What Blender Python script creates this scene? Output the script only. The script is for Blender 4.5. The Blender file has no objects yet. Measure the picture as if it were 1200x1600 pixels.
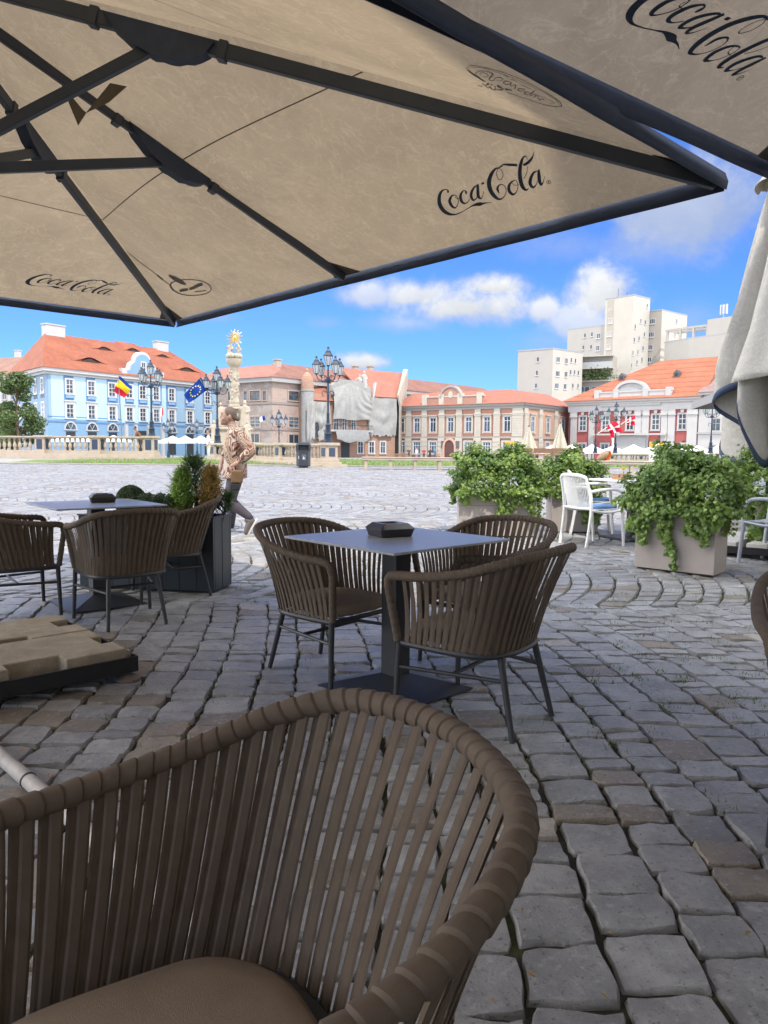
SUN_E=2.05; SKY_S=.12; EXPO=1.13; SKY_TINT=(.25,.435,.82); CLOUD_D=(1.85,2.1,2.55); CLOUD_L=(3.65,3.7,3.75); CLOUD_FILL=(26.,25.7,25.3)
import bpy, bmesh, math, random
import numpy as np
from mathutils import Vector, Matrix
PI=math.pi; Rd=math.radians
rnd=random.Random(11); nrg=np.random.default_rng(5)
SC=bpy.context.scene; COL=SC.collection
# ------------------------------------------------------------------ camera model (photo 1200 x 1600)
FPX=1150.; CAMH=1.17; HOR=701.; ROLL=.0083
_th=math.atan((800-HOR)/FPX)
_F=np.array([0,math.cos(_th),-math.sin(_th)]); _U0=np.array([0,math.sin(_th),math.cos(_th)]); _R0=np.array([1.,0,0])
_R=_R0*math.cos(ROLL)+_U0*math.sin(ROLL); _U=-_R0*math.sin(ROLL)+_U0*math.cos(ROLL)
CAM=np.array([0,0,CAMH])
def ray(px,py): return _F+(px-600)/FPX*_R+(800-py)/FPX*_U
def atY(px,py,y):
    d=ray(px,py); return CAM+d*(y/d[1])
def atZ(px,py,z):
    d=ray(px,py); return CAM+d*((z-CAMH)/d[2])
_gy=np.array([-60,5,36,48,70,100,140,400,3000.]); _gz=np.array([0,0,.45,.42,.1,-.35,-.45,-.6,-.6])
def gz(y): return float(np.interp(y,_gy,_gz))
def ground(px,py):
    z=0.
    for _ in range(30):
        p=atZ(px,py,z); z=.5*z+.5*gz(p[1])
    return p
def onplane(px,py,p0,n):
    d=ray(px,py); t=np.dot(np.asarray(p0)-CAM,n)/np.dot(d,n); return CAM+d*t
# ------------------------------------------------------------------ mesh builder
class MB:
    def __init__(s): s.v=[];s.f=[];s.mi=[];s.t=[];s.m=0;s.tint=1.;s.has=False
    def add(s,vs,fs,tint=None):
        o=len(s.v); s.v.extend([tuple(map(float,p)) for p in vs]); s.f.extend([tuple(i+o for i in q) for q in fs])
        s.mi.extend([s.m]*len(fs))
        if tint is not None: s.has=True
        s.t.extend([s.tint if tint is None else tint]*len(fs)); return o
    def box(s,x0,x1,y0,y1,z0,z1,M=None):
        vs=[(x0,y0,z0),(x1,y0,z0),(x1,y1,z0),(x0,y1,z0),(x0,y0,z1),(x1,y0,z1),(x1,y1,z1),(x0,y1,z1)]
        if M is not None: vs=[M@Vector(p) for p in vs]
        s.add(vs,[(3,2,1,0),(4,5,6,7),(0,1,5,4),(1,2,6,5),(2,3,7,6),(3,0,4,7)]); return s
    def bar(s,a,b,w,h,up=(0,0,1)):
        a=Vector(a);b=Vector(b);d=(b-a).normalized();x=d.cross(Vector(up)).normalized();y=x.cross(d)
        vs=[]
        for p in(a,b):
            for i,j in((-1,-1),(1,-1),(1,1),(-1,1)): vs.append(p+x*(i*w/2)+y*(j*h/2))
        s.add(vs,[(3,2,1,0),(4,5,6,7),(0,1,5,4),(1,2,6,5),(2,3,7,6),(3,0,4,7)]); return s
    def prism(s,poly,z0,z1,M=None):
        n=len(poly); vs=[(p[0],p[1],z0) for p in poly]+[(p[0],p[1],z1) for p in poly]
        if M is not None: vs=[M@Vector(p) for p in vs]
        s.add(vs,[tuple(range(n))[::-1],tuple(range(n,2*n))]+[(i,(i+1)%n,n+(i+1)%n,n+i) for i in range(n)]); return s
    def xz(s,poly,y0,y1):               # polygon in the xz plane (counter-clockwise seen from -y), thickness along y
        n=len(poly); vs=[(p[0],y0,p[1]) for p in poly]+[(p[0],y1,p[1]) for p in poly]
        s.add(vs,[tuple(range(n)),tuple(range(n,2*n))[::-1]]+[(i,n+i,n+(i+1)%n,(i+1)%n) for i in range(n)]); return s
    def tube(s,pts,r,n=8,caps=True,flat=1.,ref=None):
        P=[Vector(p) for p in pts]; k=len(P); rr=r if hasattr(r,'__len__') else [r]*k
        T=[((P[min(i+1,k-1)]-P[max(i-1,0)]).normalized()) for i in range(k)]
        x=(Vector(ref) if ref is not None else (Vector((0,0,1)) if abs(T[0].z)<.9 else Vector((1,0,0))))
        x=(x-T[0]*x.dot(T[0])).normalized(); vs=[]
        for i in range(k):
            x=(x-T[i]*x.dot(T[i])).normalized(); y=T[i].cross(x)
            for j in range(n):
                a=2*PI*j/n; vs.append(P[i]+x*(math.cos(a)*rr[i])+y*(math.sin(a)*rr[i]*flat))
        fs=[(i*n+j,i*n+(j+1)%n,(i+1)*n+(j+1)%n,(i+1)*n+j) for i in range(k-1) for j in range(n)]
        if caps: fs+=[tuple(range(n))[::-1],tuple(range((k-1)*n,k*n))]
        s.add(vs,fs); return s
    def lathe(s,prof,n=16,c=(0,0,0),sx=1.,sy=1.,rot=0.):
        vs=[];k=len(prof)
        for r,z in prof:
            for j in range(n):
                a=2*PI*j/n+rot; vs.append((c[0]+r*math.cos(a)*sx,c[1]+r*math.sin(a)*sy,c[2]+z))
        fs=[(i*n+j,i*n+(j+1)%n,(i+1)*n+(j+1)%n,(i+1)*n+j) for i in range(k-1) for j in range(n)]
        fs+=[tuple(range(n))[::-1],tuple(range((k-1)*n,k*n))]
        s.add(vs,fs); return s
    def ell(s,c,rx,ry,rz,n=12,k=8,M=None):
        vs=[];fs=[]
        for i in range(k+1):
            a=-PI/2+PI*i/k
            for j in range(n):
                b=2*PI*j/n; p=Vector((rx*math.cos(a)*math.cos(b)+1e-5*math.cos(b),ry*math.cos(a)*math.sin(b)+1e-5*math.sin(b),rz*math.sin(a)))
                if M is not None: p=M@p
                vs.append((c[0]+p[0],c[1]+p[1],c[2]+p[2]))
        fs=[(i*n+j,i*n+(j+1)%n,(i+1)*n+(j+1)%n,(i+1)*n+j) for i in range(k) for j in range(n)]
        s.add(vs,fs); return s
    def sheet(s,G):                     # G: rows x cols of points
        n=len(G[0]); vs=[p for r in G for p in r]
        s.add(vs,[(i*n+j,i*n+j+1,(i+1)*n+j+1,(i+1)*n+j) for i in range(len(G)-1) for j in range(n-1)]); return s
    def build(s,name,mat,parent=None,smooth=None,bevel=0,loc=None,solid=0,seg=2):
        me=bpy.data.meshes.new(name); me.from_pydata(s.v,[],s.f)
        for m in (mat if isinstance(mat,(list,tuple)) else [mat]): me.materials.append(m)
        if any(s.mi): me.polygons.foreach_set('material_index',s.mi)
        if s.has:
            a=me.attributes.new('tint','FLOAT','FACE'); a.data.foreach_set('value',s.t)
        if smooth is not None:
            me.polygons.foreach_set('use_smooth',[True]*len(s.f))
            if smooth<180: me.set_sharp_from_angle(angle=Rd(smooth))
        me.update(); o=bpy.data.objects.new(name,me); COL.objects.link(o)
        if parent is not None: o.parent=parent
        if loc is not None: o.location=loc
        if solid:
            m=o.modifiers.new('thick','SOLIDIFY'); m.thickness=solid; m.offset=0
        if bevel:
            m=o.modifiers.new('edge','BEVEL'); m.width=bevel; m.segments=seg; m.limit_method='ANGLE'; m.angle_limit=Rd(40)
            if smooth is None:
                me.polygons.foreach_set('use_smooth',[True]*len(s.f)); me.set_sharp_from_angle(angle=Rd(35))
        return o
def tag(o,label,cat,group=None,kind=None):
    o['label']=label;o['category']=cat
    if group:o['group']=group
    if kind:o['kind']=kind
    return o
def thing(name,label,cat,loc=(0,0,0),rz=0.,group=None,kind=None):
    o=bpy.data.objects.new(name,None); COL.objects.link(o); o.empty_display_size=.1
    o.location=tuple(map(float,loc)); o.rotation_euler=(0,0,rz); return tag(o,label,cat,group,kind)
def struct(o): o['kind']='structure'; return o
def dup(o,parent=None,label=None,loc=None,rz=None,scale=None):
    c=o.copy(); COL.objects.link(c)
    if parent is not None: c.parent=parent
    for ch in list(o.children): dup(ch,c)
    if label: c['label']=label
    if loc is not None: c.location=tuple(map(float,loc))
    if rz is not None: c.rotation_euler=(0,0,rz)
    if scale is not None: c.scale=(scale,)*3
    return c
def spline(pts,n=8):
    P=np.array(pts,float); P=np.vstack([2*P[0]-P[1],P,2*P[-1]-P[-2]]); out=[]
    for i in range(1,len(P)-2):
        a,b,c,d=P[i-1:i+3]
        for t in np.linspace(0,1,n,endpoint=False): out.append(.5*((2*b)+(c-a)*t+(2*a-5*b+4*c-d)*t*t+(3*b-a-3*c+d)*t**3))
    out.append(P[-2]); return np.array(out)
def arclen(P,ts):                        # resample polyline at fractions ts
    P=np.asarray(P); s=np.concatenate([[0],np.cumsum(np.linalg.norm(np.diff(P,axis=0),axis=1))]); s/=s[-1]
    return np.stack([np.interp(ts,s,P[:,k]) for k in range(P.shape[1])],1)
# ------------------------------------------------------------------ materials
_mats={}
class NT:
    def __init__(s,nt): s.nt=nt
    def n(s,t,**k):
        x=s.nt.nodes.new(t)
        for a,b in k.items():
            if a=='i':
                for q,w in b.items():
                    if isinstance(w,bpy.types.NodeSocket): s.nt.links.new(w,x.inputs[q])
                    else: x.inputs[q].default_value=w
            else: setattr(x,a,b)
        return x
    def math(s,op,a,b=0.,c=None,clamp=False):
        x=s.n('ShaderNodeMath',operation=op,use_clamp=clamp,i={0:a,1:b})
        if c is not None:
            if isinstance(c,bpy.types.NodeSocket): s.nt.links.new(c,x.inputs[2])
            else: x.inputs[2].default_value=c
        return x.outputs[0]
    def mix(s,f,a,b,bt='MIX'):
        x=s.n('ShaderNodeMix',data_type='RGBA',blend_type=bt)
        for q,w in((0,f),(6,a),(7,b)):
            if isinstance(w,bpy.types.NodeSocket): s.nt.links.new(w,x.inputs[q])
            else: x.inputs[q].default_value=(w if q==0 else tuple(w)+((1.,) if len(w)==3 else ()))
        return x.outputs[2]
    def ramp(s,f,stops,interp='LINEAR'):
        x=s.n('ShaderNodeValToRGB',i={0:f}); e=x.color_ramp.elements; x.color_ramp.interpolation=interp
        while len(e)<len(stops): e.new(.5)
        for k,(p,c) in enumerate(stops):
            e[k].position=p; e[k].color=(c,c,c,1) if not hasattr(c,'__len__') else tuple(c)+(1,)
        return x.outputs[0]
    def noise(s,vec,sc,det=4,rough=.55,dist=0.):
        return s.n('ShaderNodeTexNoise',i={'Vector':vec,'Scale':sc,'Detail':det,'Roughness':rough,'Distortion':dist}).outputs[0]
    def scale(s,vec,sc): return s.n('ShaderNodeMapping',i={'Vector':vec,'Scale':sc}).outputs[0]
def newmat(name):
    m=bpy.data.materials.new(name); m.use_nodes=True; nt=m.node_tree; b=nt.nodes['Principled BSDF']; T=NT(nt)
    tc=T.n('ShaderNodeTexCoord'); return m,T,b,tc
def mat(name,col,rough=.65,var=.12,sc=6.,bump=.0,bsc=60.,metal=0.,spec=.4,stretch=None,stain=0.,ssc=.6,scol=(.06,.05,.04),tint=0.):
    if name in _mats: return _mats[name]
    m,T,b,tc=newmat(name); ln=m.node_tree.links; v=tc.outputs['Object']
    if stretch: v=T.scale(v,stretch)
    n=T.noise(v,sc,5,.6)
    c=T.mix(T.ramp(n,[(.3,0.),(.7,1.)]),[x*(1-var) for x in col],[min(1,x*(1+var)) for x in col])
    if stain:
        q=T.ramp(T.noise(v,ssc,6,.65,.4),[(.5,0.),(.75,1.)]); c=T.mix(T.math('MULTIPLY',q,stain),c,scol)
    if tint:
        a=T.n('ShaderNodeAttribute',attribute_name='tint').outputs['Fac']
        c=T.mix(1.,c,T.n('ShaderNodeCombineColor',i={0:a,1:a,2:a}).outputs[0],'MULTIPLY')
    ln.new(c,b.inputs['Base Color']); b.inputs['Roughness'].default_value=rough; b.inputs['Metallic'].default_value=metal
    b.inputs['Specular IOR Level'].default_value=spec
    if bump:
        h=T.noise(v,bsc,4,.6); k=T.n('ShaderNodeBump',i={'Strength':bump,'Distance':.01,'Height':h}); ln.new(k.outputs[0],b.inputs['Normal'])
    _mats[name]=m; return m
def leafmat(name,c0,c1,trans=.35,rough=.45):
    if name in _mats: return _mats[name]
    m,T,b,tc=newmat(name); ln=m.node_tree.links
    a=T.n('ShaderNodeAttribute',attribute_name='tint').outputs['Fac']
    c=T.mix(a,c0,c1); ln.new(c,b.inputs['Base Color']); b.inputs['Roughness'].default_value=rough
    tr=T.n('ShaderNodeBsdfTranslucent',i={'Color':T.mix(.5,c,(.35,.5,.08))})
    mx=T.n('ShaderNodeMixShader',i={0:trans,1:b.outputs[0],2:tr.outputs[0]})
    ln.new(mx.outputs[0],m.node_tree.nodes['Material Output'].inputs[0]); _mats[name]=m; return m
def clothmat(name,col,trans=.4,var=.08,weave=900.,wrk=.5,dirt=.25,tcol=None):
    if name in _mats: return _mats[name]
    m,T,b,tc=newmat(name); ln=m.node_tree.links; v=tc.outputs['Object']
    n1=T.noise(T.scale(v,(1,1,1)),1.6,6,.62,.6); n2=T.noise(v,7.,5,.6,1.8)
    c=T.mix(T.ramp(n1,[(.35,0.),(.65,1.)]),[x*(1-var) for x in col],[x*(1+var) for x in col])
    cr=T.ramp(T.math('ABSOLUTE',T.math('SUBTRACT',n2,.5)),[(0.,1.),(.035,0.)])
    c=T.mix(T.math('MULTIPLY',cr,.30),c,[min(1,x*1.35) for x in col])
    n3=T.noise(T.scale(v,(1,.35,1)),4.2,6,.6,2.6); cr2=T.ramp(T.math('ABSOLUTE',T.math('SUBTRACT',n3,.52)),[(0.,1.),(.02,0.)]); c=T.mix(T.math('MULTIPLY',cr2,.40),c,[min(1,x*1.5) for x in col])
    st=T.ramp(T.noise(v,3.3,7,.7),[(.55,0.),(.8,1.)]); c=T.mix(T.math('MULTIPLY',st,dirt),c,[x*.55 for x in col])
    ln.new(c,b.inputs['Base Color']); b.inputs['Roughness'].default_value=.85; b.inputs['Specular IOR Level'].default_value=.15
    k=T.n('ShaderNodeBump',i={'Strength':wrk,'Distance':.02,'Height':T.math('ADD',n2,T.math('MULTIPLY',T.noise(v,26,3),.3))}); ln.new(k.outputs[0],b.inputs['Normal'])
    tr=T.n('ShaderNodeBsdfTranslucent',i={'Color':T.mix(1.,c,tcol or (1,.93,.8),'MULTIPLY')})
    mx=T.n('ShaderNodeMixShader',i={0:trans,1:b.outputs[0],2:tr.outputs[0]}); ln.new(mx.outputs[0],m.node_tree.nodes['Material Output'].inputs[0])
    _mats[name]=m; return m
def brickmat(name,c1,c2,mort,sx=.85,sz=.34,rough=.85,plaster=None,pf=.5):
    if name in _mats: return _mats[name]
    m,T,b,tc=newmat(name); ln=m.node_tree.links; v=tc.outputs['Object']
    s=T.n('ShaderNodeSeparateXYZ',i={0:v}); u=T.math('ADD',s.outputs[0],s.outputs[1])
    w=T.n('ShaderNodeCombineXYZ',i={0:u,1:s.outputs[2]}).outputs[0]
    br=T.n('ShaderNodeTexBrick',i={'Vector':w,'Color1':c1+(1,),'Color2':c2+(1,),'Mortar':mort+(1,),'Scale':1.,'Mortar Size':.045,'Brick Width':sx,'Row Height':sz})
    n=T.noise(v,.8,6,.65,.3); c=T.mix(T.ramp(n,[(.35,0.),(.7,.5)]),br.outputs[0],c2)
    if plaster:
        q=T.ramp(T.noise(v,.45,7,.7,.5),[(pf-.04,0.),(pf+.04,1.)]); c=T.mix(q,c,plaster)
    ln.new(c,b.inputs['Base Color']); b.inputs['Roughness'].default_value=rough; _mats[name]=m; return m
def tilemat(name,c1,c2,row=.3,stripe=.35,rough=.8):
    if name in _mats: return _mats[name]
    m,T,b,tc=newmat(name); ln=m.node_tree.links; v=tc.outputs['Object']
    s=T.n('ShaderNodeSeparateXYZ',i={0:v})
    r=T.math('FRACT',T.math('DIVIDE',s.outputs[2],row)); edge=T.ramp(r,[(0.,1.),(.22,0.)])
    u=T.math('FRACT',T.math('DIVIDE',T.math('ADD',s.outputs[0],s.outputs[1]),.35)); e2=T.ramp(u,[(0.,.6),(.2,0.),(.9,0.),(1.,.6)])
    n=T.noise(v,.35,6,.65); n2=T.noise(v,1.7,4,.75)
    c=T.mix(T.ramp(T.math('ADD',T.math('MULTIPLY',n,.5),T.math('MULTIPLY',n2,.5)),[(.4,0.),(.6,1.)]),c1,c2)
    c=T.mix(T.math('MULTIPLY',T.math('MAXIMUM',edge,T.math('MULTIPLY',e2,.5)),stripe),c,[x*.35 for x in c1])
    ln.new(c,b.inputs['Base Color']); b.inputs['Roughness'].default_value=rough
    k=T.n('ShaderNodeBump',i={'Strength':.4,'Distance':.03,'Height':r}); ln.new(k.outputs[0],b.inputs['Normal']); _mats[name]=m; return m
def glassmat(name,col=(.03,.04,.05),rough=.08):
    if name in _mats: return _mats[name]
    m,T,b,tc=newmat(name); ln=m.node_tree.links
    i=T.n('ShaderNodeObjectInfo'); n=T.noise(tc.outputs['Object'],1.3,2)
    c=T.mix(T.math('MULTIPLY',i.outputs['Random'],T.ramp(n,[(.35,0.),(.6,1.)])),col,[min(1,x*4+.02) for x in col])
    ln.new(c,b.inputs['Base Color']); b.inputs['Roughness'].default_value=rough; b.inputs['Specular IOR Level'].default_value=.22; _mats[name]=m; return m
# ------------------------------------------------------------------ camera, sun, sky
cam=bpy.data.cameras.new('camera'); co=bpy.data.objects.new('camera',cam); COL.objects.link(co); SC.camera=co
cam.sensor_fit='VERTICAL'; cam.sensor_height=36.; cam.lens=FPX/1600*36; cam.clip_start=.05; cam.clip_end=5000
Mx=Matrix(((_R[0],_U[0],-_F[0],0),(_R[1],_U[1],-_F[1],0),(_R[2],_U[2],-_F[2],CAMH),(0,0,0,1))); co.matrix_world=Mx
SUNV=Vector((.245,-.658,1.)).normalized()
sl=bpy.data.lights.new('sun','SUN'); sl.energy=SUN_E; sl.angle=Rd(.53); sl.color=(1.,.94,.84)
so=bpy.data.objects.new('sun',sl); COL.objects.link(so); so.rotation_euler=SUNV.to_track_quat('Z','Y').to_euler(); so.location=(5,-10,30)
wd=bpy.data.worlds.new('World'); SC.world=wd; wd.use_nodes=True; W_=NT(wd.node_tree); wl=wd.node_tree.links
sky=W_.n('ShaderNodeTexSky',sky_type='NISHITA'); sky.sun_disc=False; sky.sun_elevation=math.asin(SUNV.z); sky.sun_rotation=math.atan2(SUNV.x,SUNV.y); sky.air_density=1.; sky.dust_density=.4; sky.ozone_density=1.8
def skyclouds():
    tc=W_.n('ShaderNodeTexCoord'); d=tc.outputs['Generated']; s=W_.n('ShaderNodeSeparateXYZ',i={0:d})
    az=W_.math('ARCTAN2',s.outputs[0],s.outputs[1]); el=W_.math('ARCSINE',s.outputs[2])
    p=W_.n('ShaderNodeCombineXYZ',i={0:az,1:el,2:0.}).outputs[0]
    n=W_.noise(p,9.,8,.62,.25); nf=W_.noise(p,34.,6,.6)
    nn=W_.math('ADD',W_.math('MULTIPLY',W_.math('SUBTRACT',n,.5),1.5),W_.math('MULTIPLY',W_.math('SUBTRACT',nf,.5),.8))
    tot=None;shade=None
    blobs=[(735,480,135,44,1.,.9),(770,450,62,24,1.,.8),(655,462,85,32,.95,.7),(575,462,60,28,.8,.6),(850,486,34,26,.9,.6),(945,462,62,56,1.,.9),(905,505,62,44,.8,.6),(640,505,90,22,.55,.4),
           (1085,330,150,85,.75,.1),(1010,385,110,55,.5,.1),(880,385,95,34,.42,.1),(565,566,52,20,1.,.7),(505,505,45,14,.35,.2),(860,535,70,30,.4,.3),(1075,505,60,40,.35,.3),(325,495,60,12,.4,.2)]
    for x,y,w,h,op,wh in blobs:
        r=ray(x,y); r=r/np.linalg.norm(r); a0=math.atan2(r[0],r[1]); e0=math.asin(r[2])
        dx=W_.math('DIVIDE',W_.math('SUBTRACT',az,a0),w/1150.); dy=W_.math('DIVIDE',W_.math('SUBTRACT',el,e0),h/1150.)
        dyn=W_.math('MULTIPLY',W_.math('MINIMUM',dy,0.),1.25); dyp=W_.math('MAXIMUM',dy,0.); dy2=W_.math('ADD',dyn,dyp)
        q=W_.math('SQRT',W_.math('ADD',W_.math('MULTIPLY',dx,dx),W_.math('MULTIPLY',dy2,dy2)))
        f=W_.math('ADD',W_.math('SUBTRACT',1.15,q),nn)
        f=W_.math('MULTIPLY',W_.n('ShaderNodeMapRange',interpolation_type='SMOOTHSTEP',i={0:f,1:.0,2:.85 if op>.7 else 1.3,3:0.,4:1.}).outputs[0],op)
        tot=f if tot is None else W_.math('MAXIMUM',tot,f)
        g=W_.math('MULTIPLY',f,W_.math('ADD',W_.math('ADD',W_.math('MULTIPLY',dy,.5),W_.math('MULTIPLY',W_.math('SUBTRACT',n,.5),1.1)),.62 if wh>.3 else .2)); shade=g if shade is None else W_.math('MAXIMUM',shade,g)
    # very bright clouds outside the view, added as fill for the shaded terrace
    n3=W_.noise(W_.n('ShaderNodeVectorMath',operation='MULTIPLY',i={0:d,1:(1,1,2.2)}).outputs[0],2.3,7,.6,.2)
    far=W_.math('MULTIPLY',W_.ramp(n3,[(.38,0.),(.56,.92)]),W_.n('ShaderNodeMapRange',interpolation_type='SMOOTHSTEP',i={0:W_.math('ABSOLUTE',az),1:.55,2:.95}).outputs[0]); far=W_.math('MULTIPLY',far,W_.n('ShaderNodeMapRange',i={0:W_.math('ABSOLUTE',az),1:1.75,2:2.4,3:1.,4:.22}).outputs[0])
    return tot,shade,far
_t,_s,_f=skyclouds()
base=W_.mix(1.,sky.outputs[0],SKY_TINT,'MULTIPLY')
ccol=W_.mix(W_.math('MULTIPLY',_s,1.25,clamp=True),CLOUD_D,CLOUD_L)
skc=W_.mix(_f,W_.mix(_t,base,ccol),CLOUD_FILL)
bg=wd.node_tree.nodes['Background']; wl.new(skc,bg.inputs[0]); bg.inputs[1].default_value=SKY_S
SC.view_settings.view_transform='Standard'; SC.view_settings.look='None'; SC.view_settings.exposure=EXPO; SC.view_settings.gamma=1.
SC.cycles.max_bounces=8; SC.cycles.diffuse_bounces=4; SC.cycles.transmission_bounces=6; SC.cycles.transparent_max_bounces=8
# ================================================================== ground, setts, lawn
def stonemat():
    m,T,b,tc=newmat('sett_stone'); ln=m.node_tree.links; v=tc.outputs['Object']
    a=T.n('ShaderNodeAttribute',attribute_name='tint').outputs['Fac']
    val=T.math('FRACT',a); kind=T.math('FLOOR',a)         # whole part picks the sort of stone, fraction its lightness
    c0=T.mix(val,(.25,.251,.248),(.43,.428,.418)); c1=T.mix(val,(.36,.32,.25),(.52,.47,.39)); c2=T.mix(val,(.22,.185,.14),(.32,.265,.20))
    c=T.mix(T.math('COMPARE',kind,1.,.1),c0,c1); c=T.mix(T.math('COMPARE',kind,2.,.1),c,c2)
    n=T.noise(v,9.,6,.65); c=T.mix(T.ramp(n,[(.32,.55),(.62,0.)]),c,(.10,.095,.09))
    n2=T.noise(v,75.,4,.7); c=T.mix(T.ramp(n2,[(.58,0.),(.68,.75)]),c,(.06,.058,.055))
    n4=T.noise(v,38.,3,.6); c=T.mix(T.ramp(n4,[(.56,0.),(.7,.5)]),c,(.46,.46,.45)); n5=T.noise(v,22.,5,.7,.6); c=T.mix(T.ramp(n5,[(.6,0.),(.7,.5)]),c,(.11,.10,.09))
    n3=T.noise(v,1.1,4,.6); c=T.mix(T.ramp(n3,[(.45,0.),(.75,.35)]),c,(.17,.135,.095))
    ln.new(c,b.inputs['Base Color']); b.inputs['Roughness'].default_value=.62; b.inputs['Specular IOR Level'].default_value=.6
    ln.new(T.ramp(n,[(.3,.34),(.7,.60)]),b.inputs['Roughness'])
    h=T.math('ADD',T.math('MULTIPLY',T.noise(v,130.,5,.7),.35),T.math('MULTIPLY',n,.9))
    k=T.n('ShaderNodeBump',i={'Strength':.9,'Distance':.016,'Height':h}); ln.new(k.outputs[0],b.inputs['Normal'])
    return m
def groundmat():
    m,T,b,tc=newmat('joint_soil'); ln=m.node_tree.links; v=tc.outputs['Object']
    s=T.n('ShaderNodeSeparateXYZ',i={0:v})
    n=T.noise(v,14.,6,.7); c=T.mix(n,(.012,.011,.010),(.055,.046,.034))
    g=T.math('MULTIPLY',T.ramp(T.noise(v,.8,5,.65),[(.47,0.),(.6,1.)]),T.ramp(T.noise(v,30.,4,.6),[(.42,0.),(.55,.9)]))
    c=T.mix(g,c,(.06,.085,.02))
    # beyond the laid setts: a paved square
    far=T.n('ShaderNodeMapRange',i={0:s.outputs[1],1:33.,2:34.,3:0.,4:1.}).outputs[0]
    f=T.mix(T.noise(v,.5,5),(.24,.235,.225),(.33,.32,.30)); c=T.mix(far,c,f)
    ln.new(c,b.inputs['Base Color']); b.inputs['Roughness'].default_value=.9
    k=T.n('ShaderNodeBump',i={'Strength':.6,'Distance':.02,'Height':T.noise(v,60.,5,.7)}); ln.new(k.outputs[0],b.inputs['Normal']); return m
mb=MB(); ys=[-60,-20,-5,0,2,5,8,12,16,20,24,28,31.2,32.,36,42,48,55,62,70,80,90,100,120,140,200,400,1000,3000.]
xs=[-2500,-600,-200,-80,-40,-20,-10,0,10,20,40,80,200,600,2500.]
mb.sheet([[(x,y,gz(y)-(.022 if y<31.5 else .004)) for x in xs] for y in ys])
struct(mb.build('ground',groundmat(),smooth=60))

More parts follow.
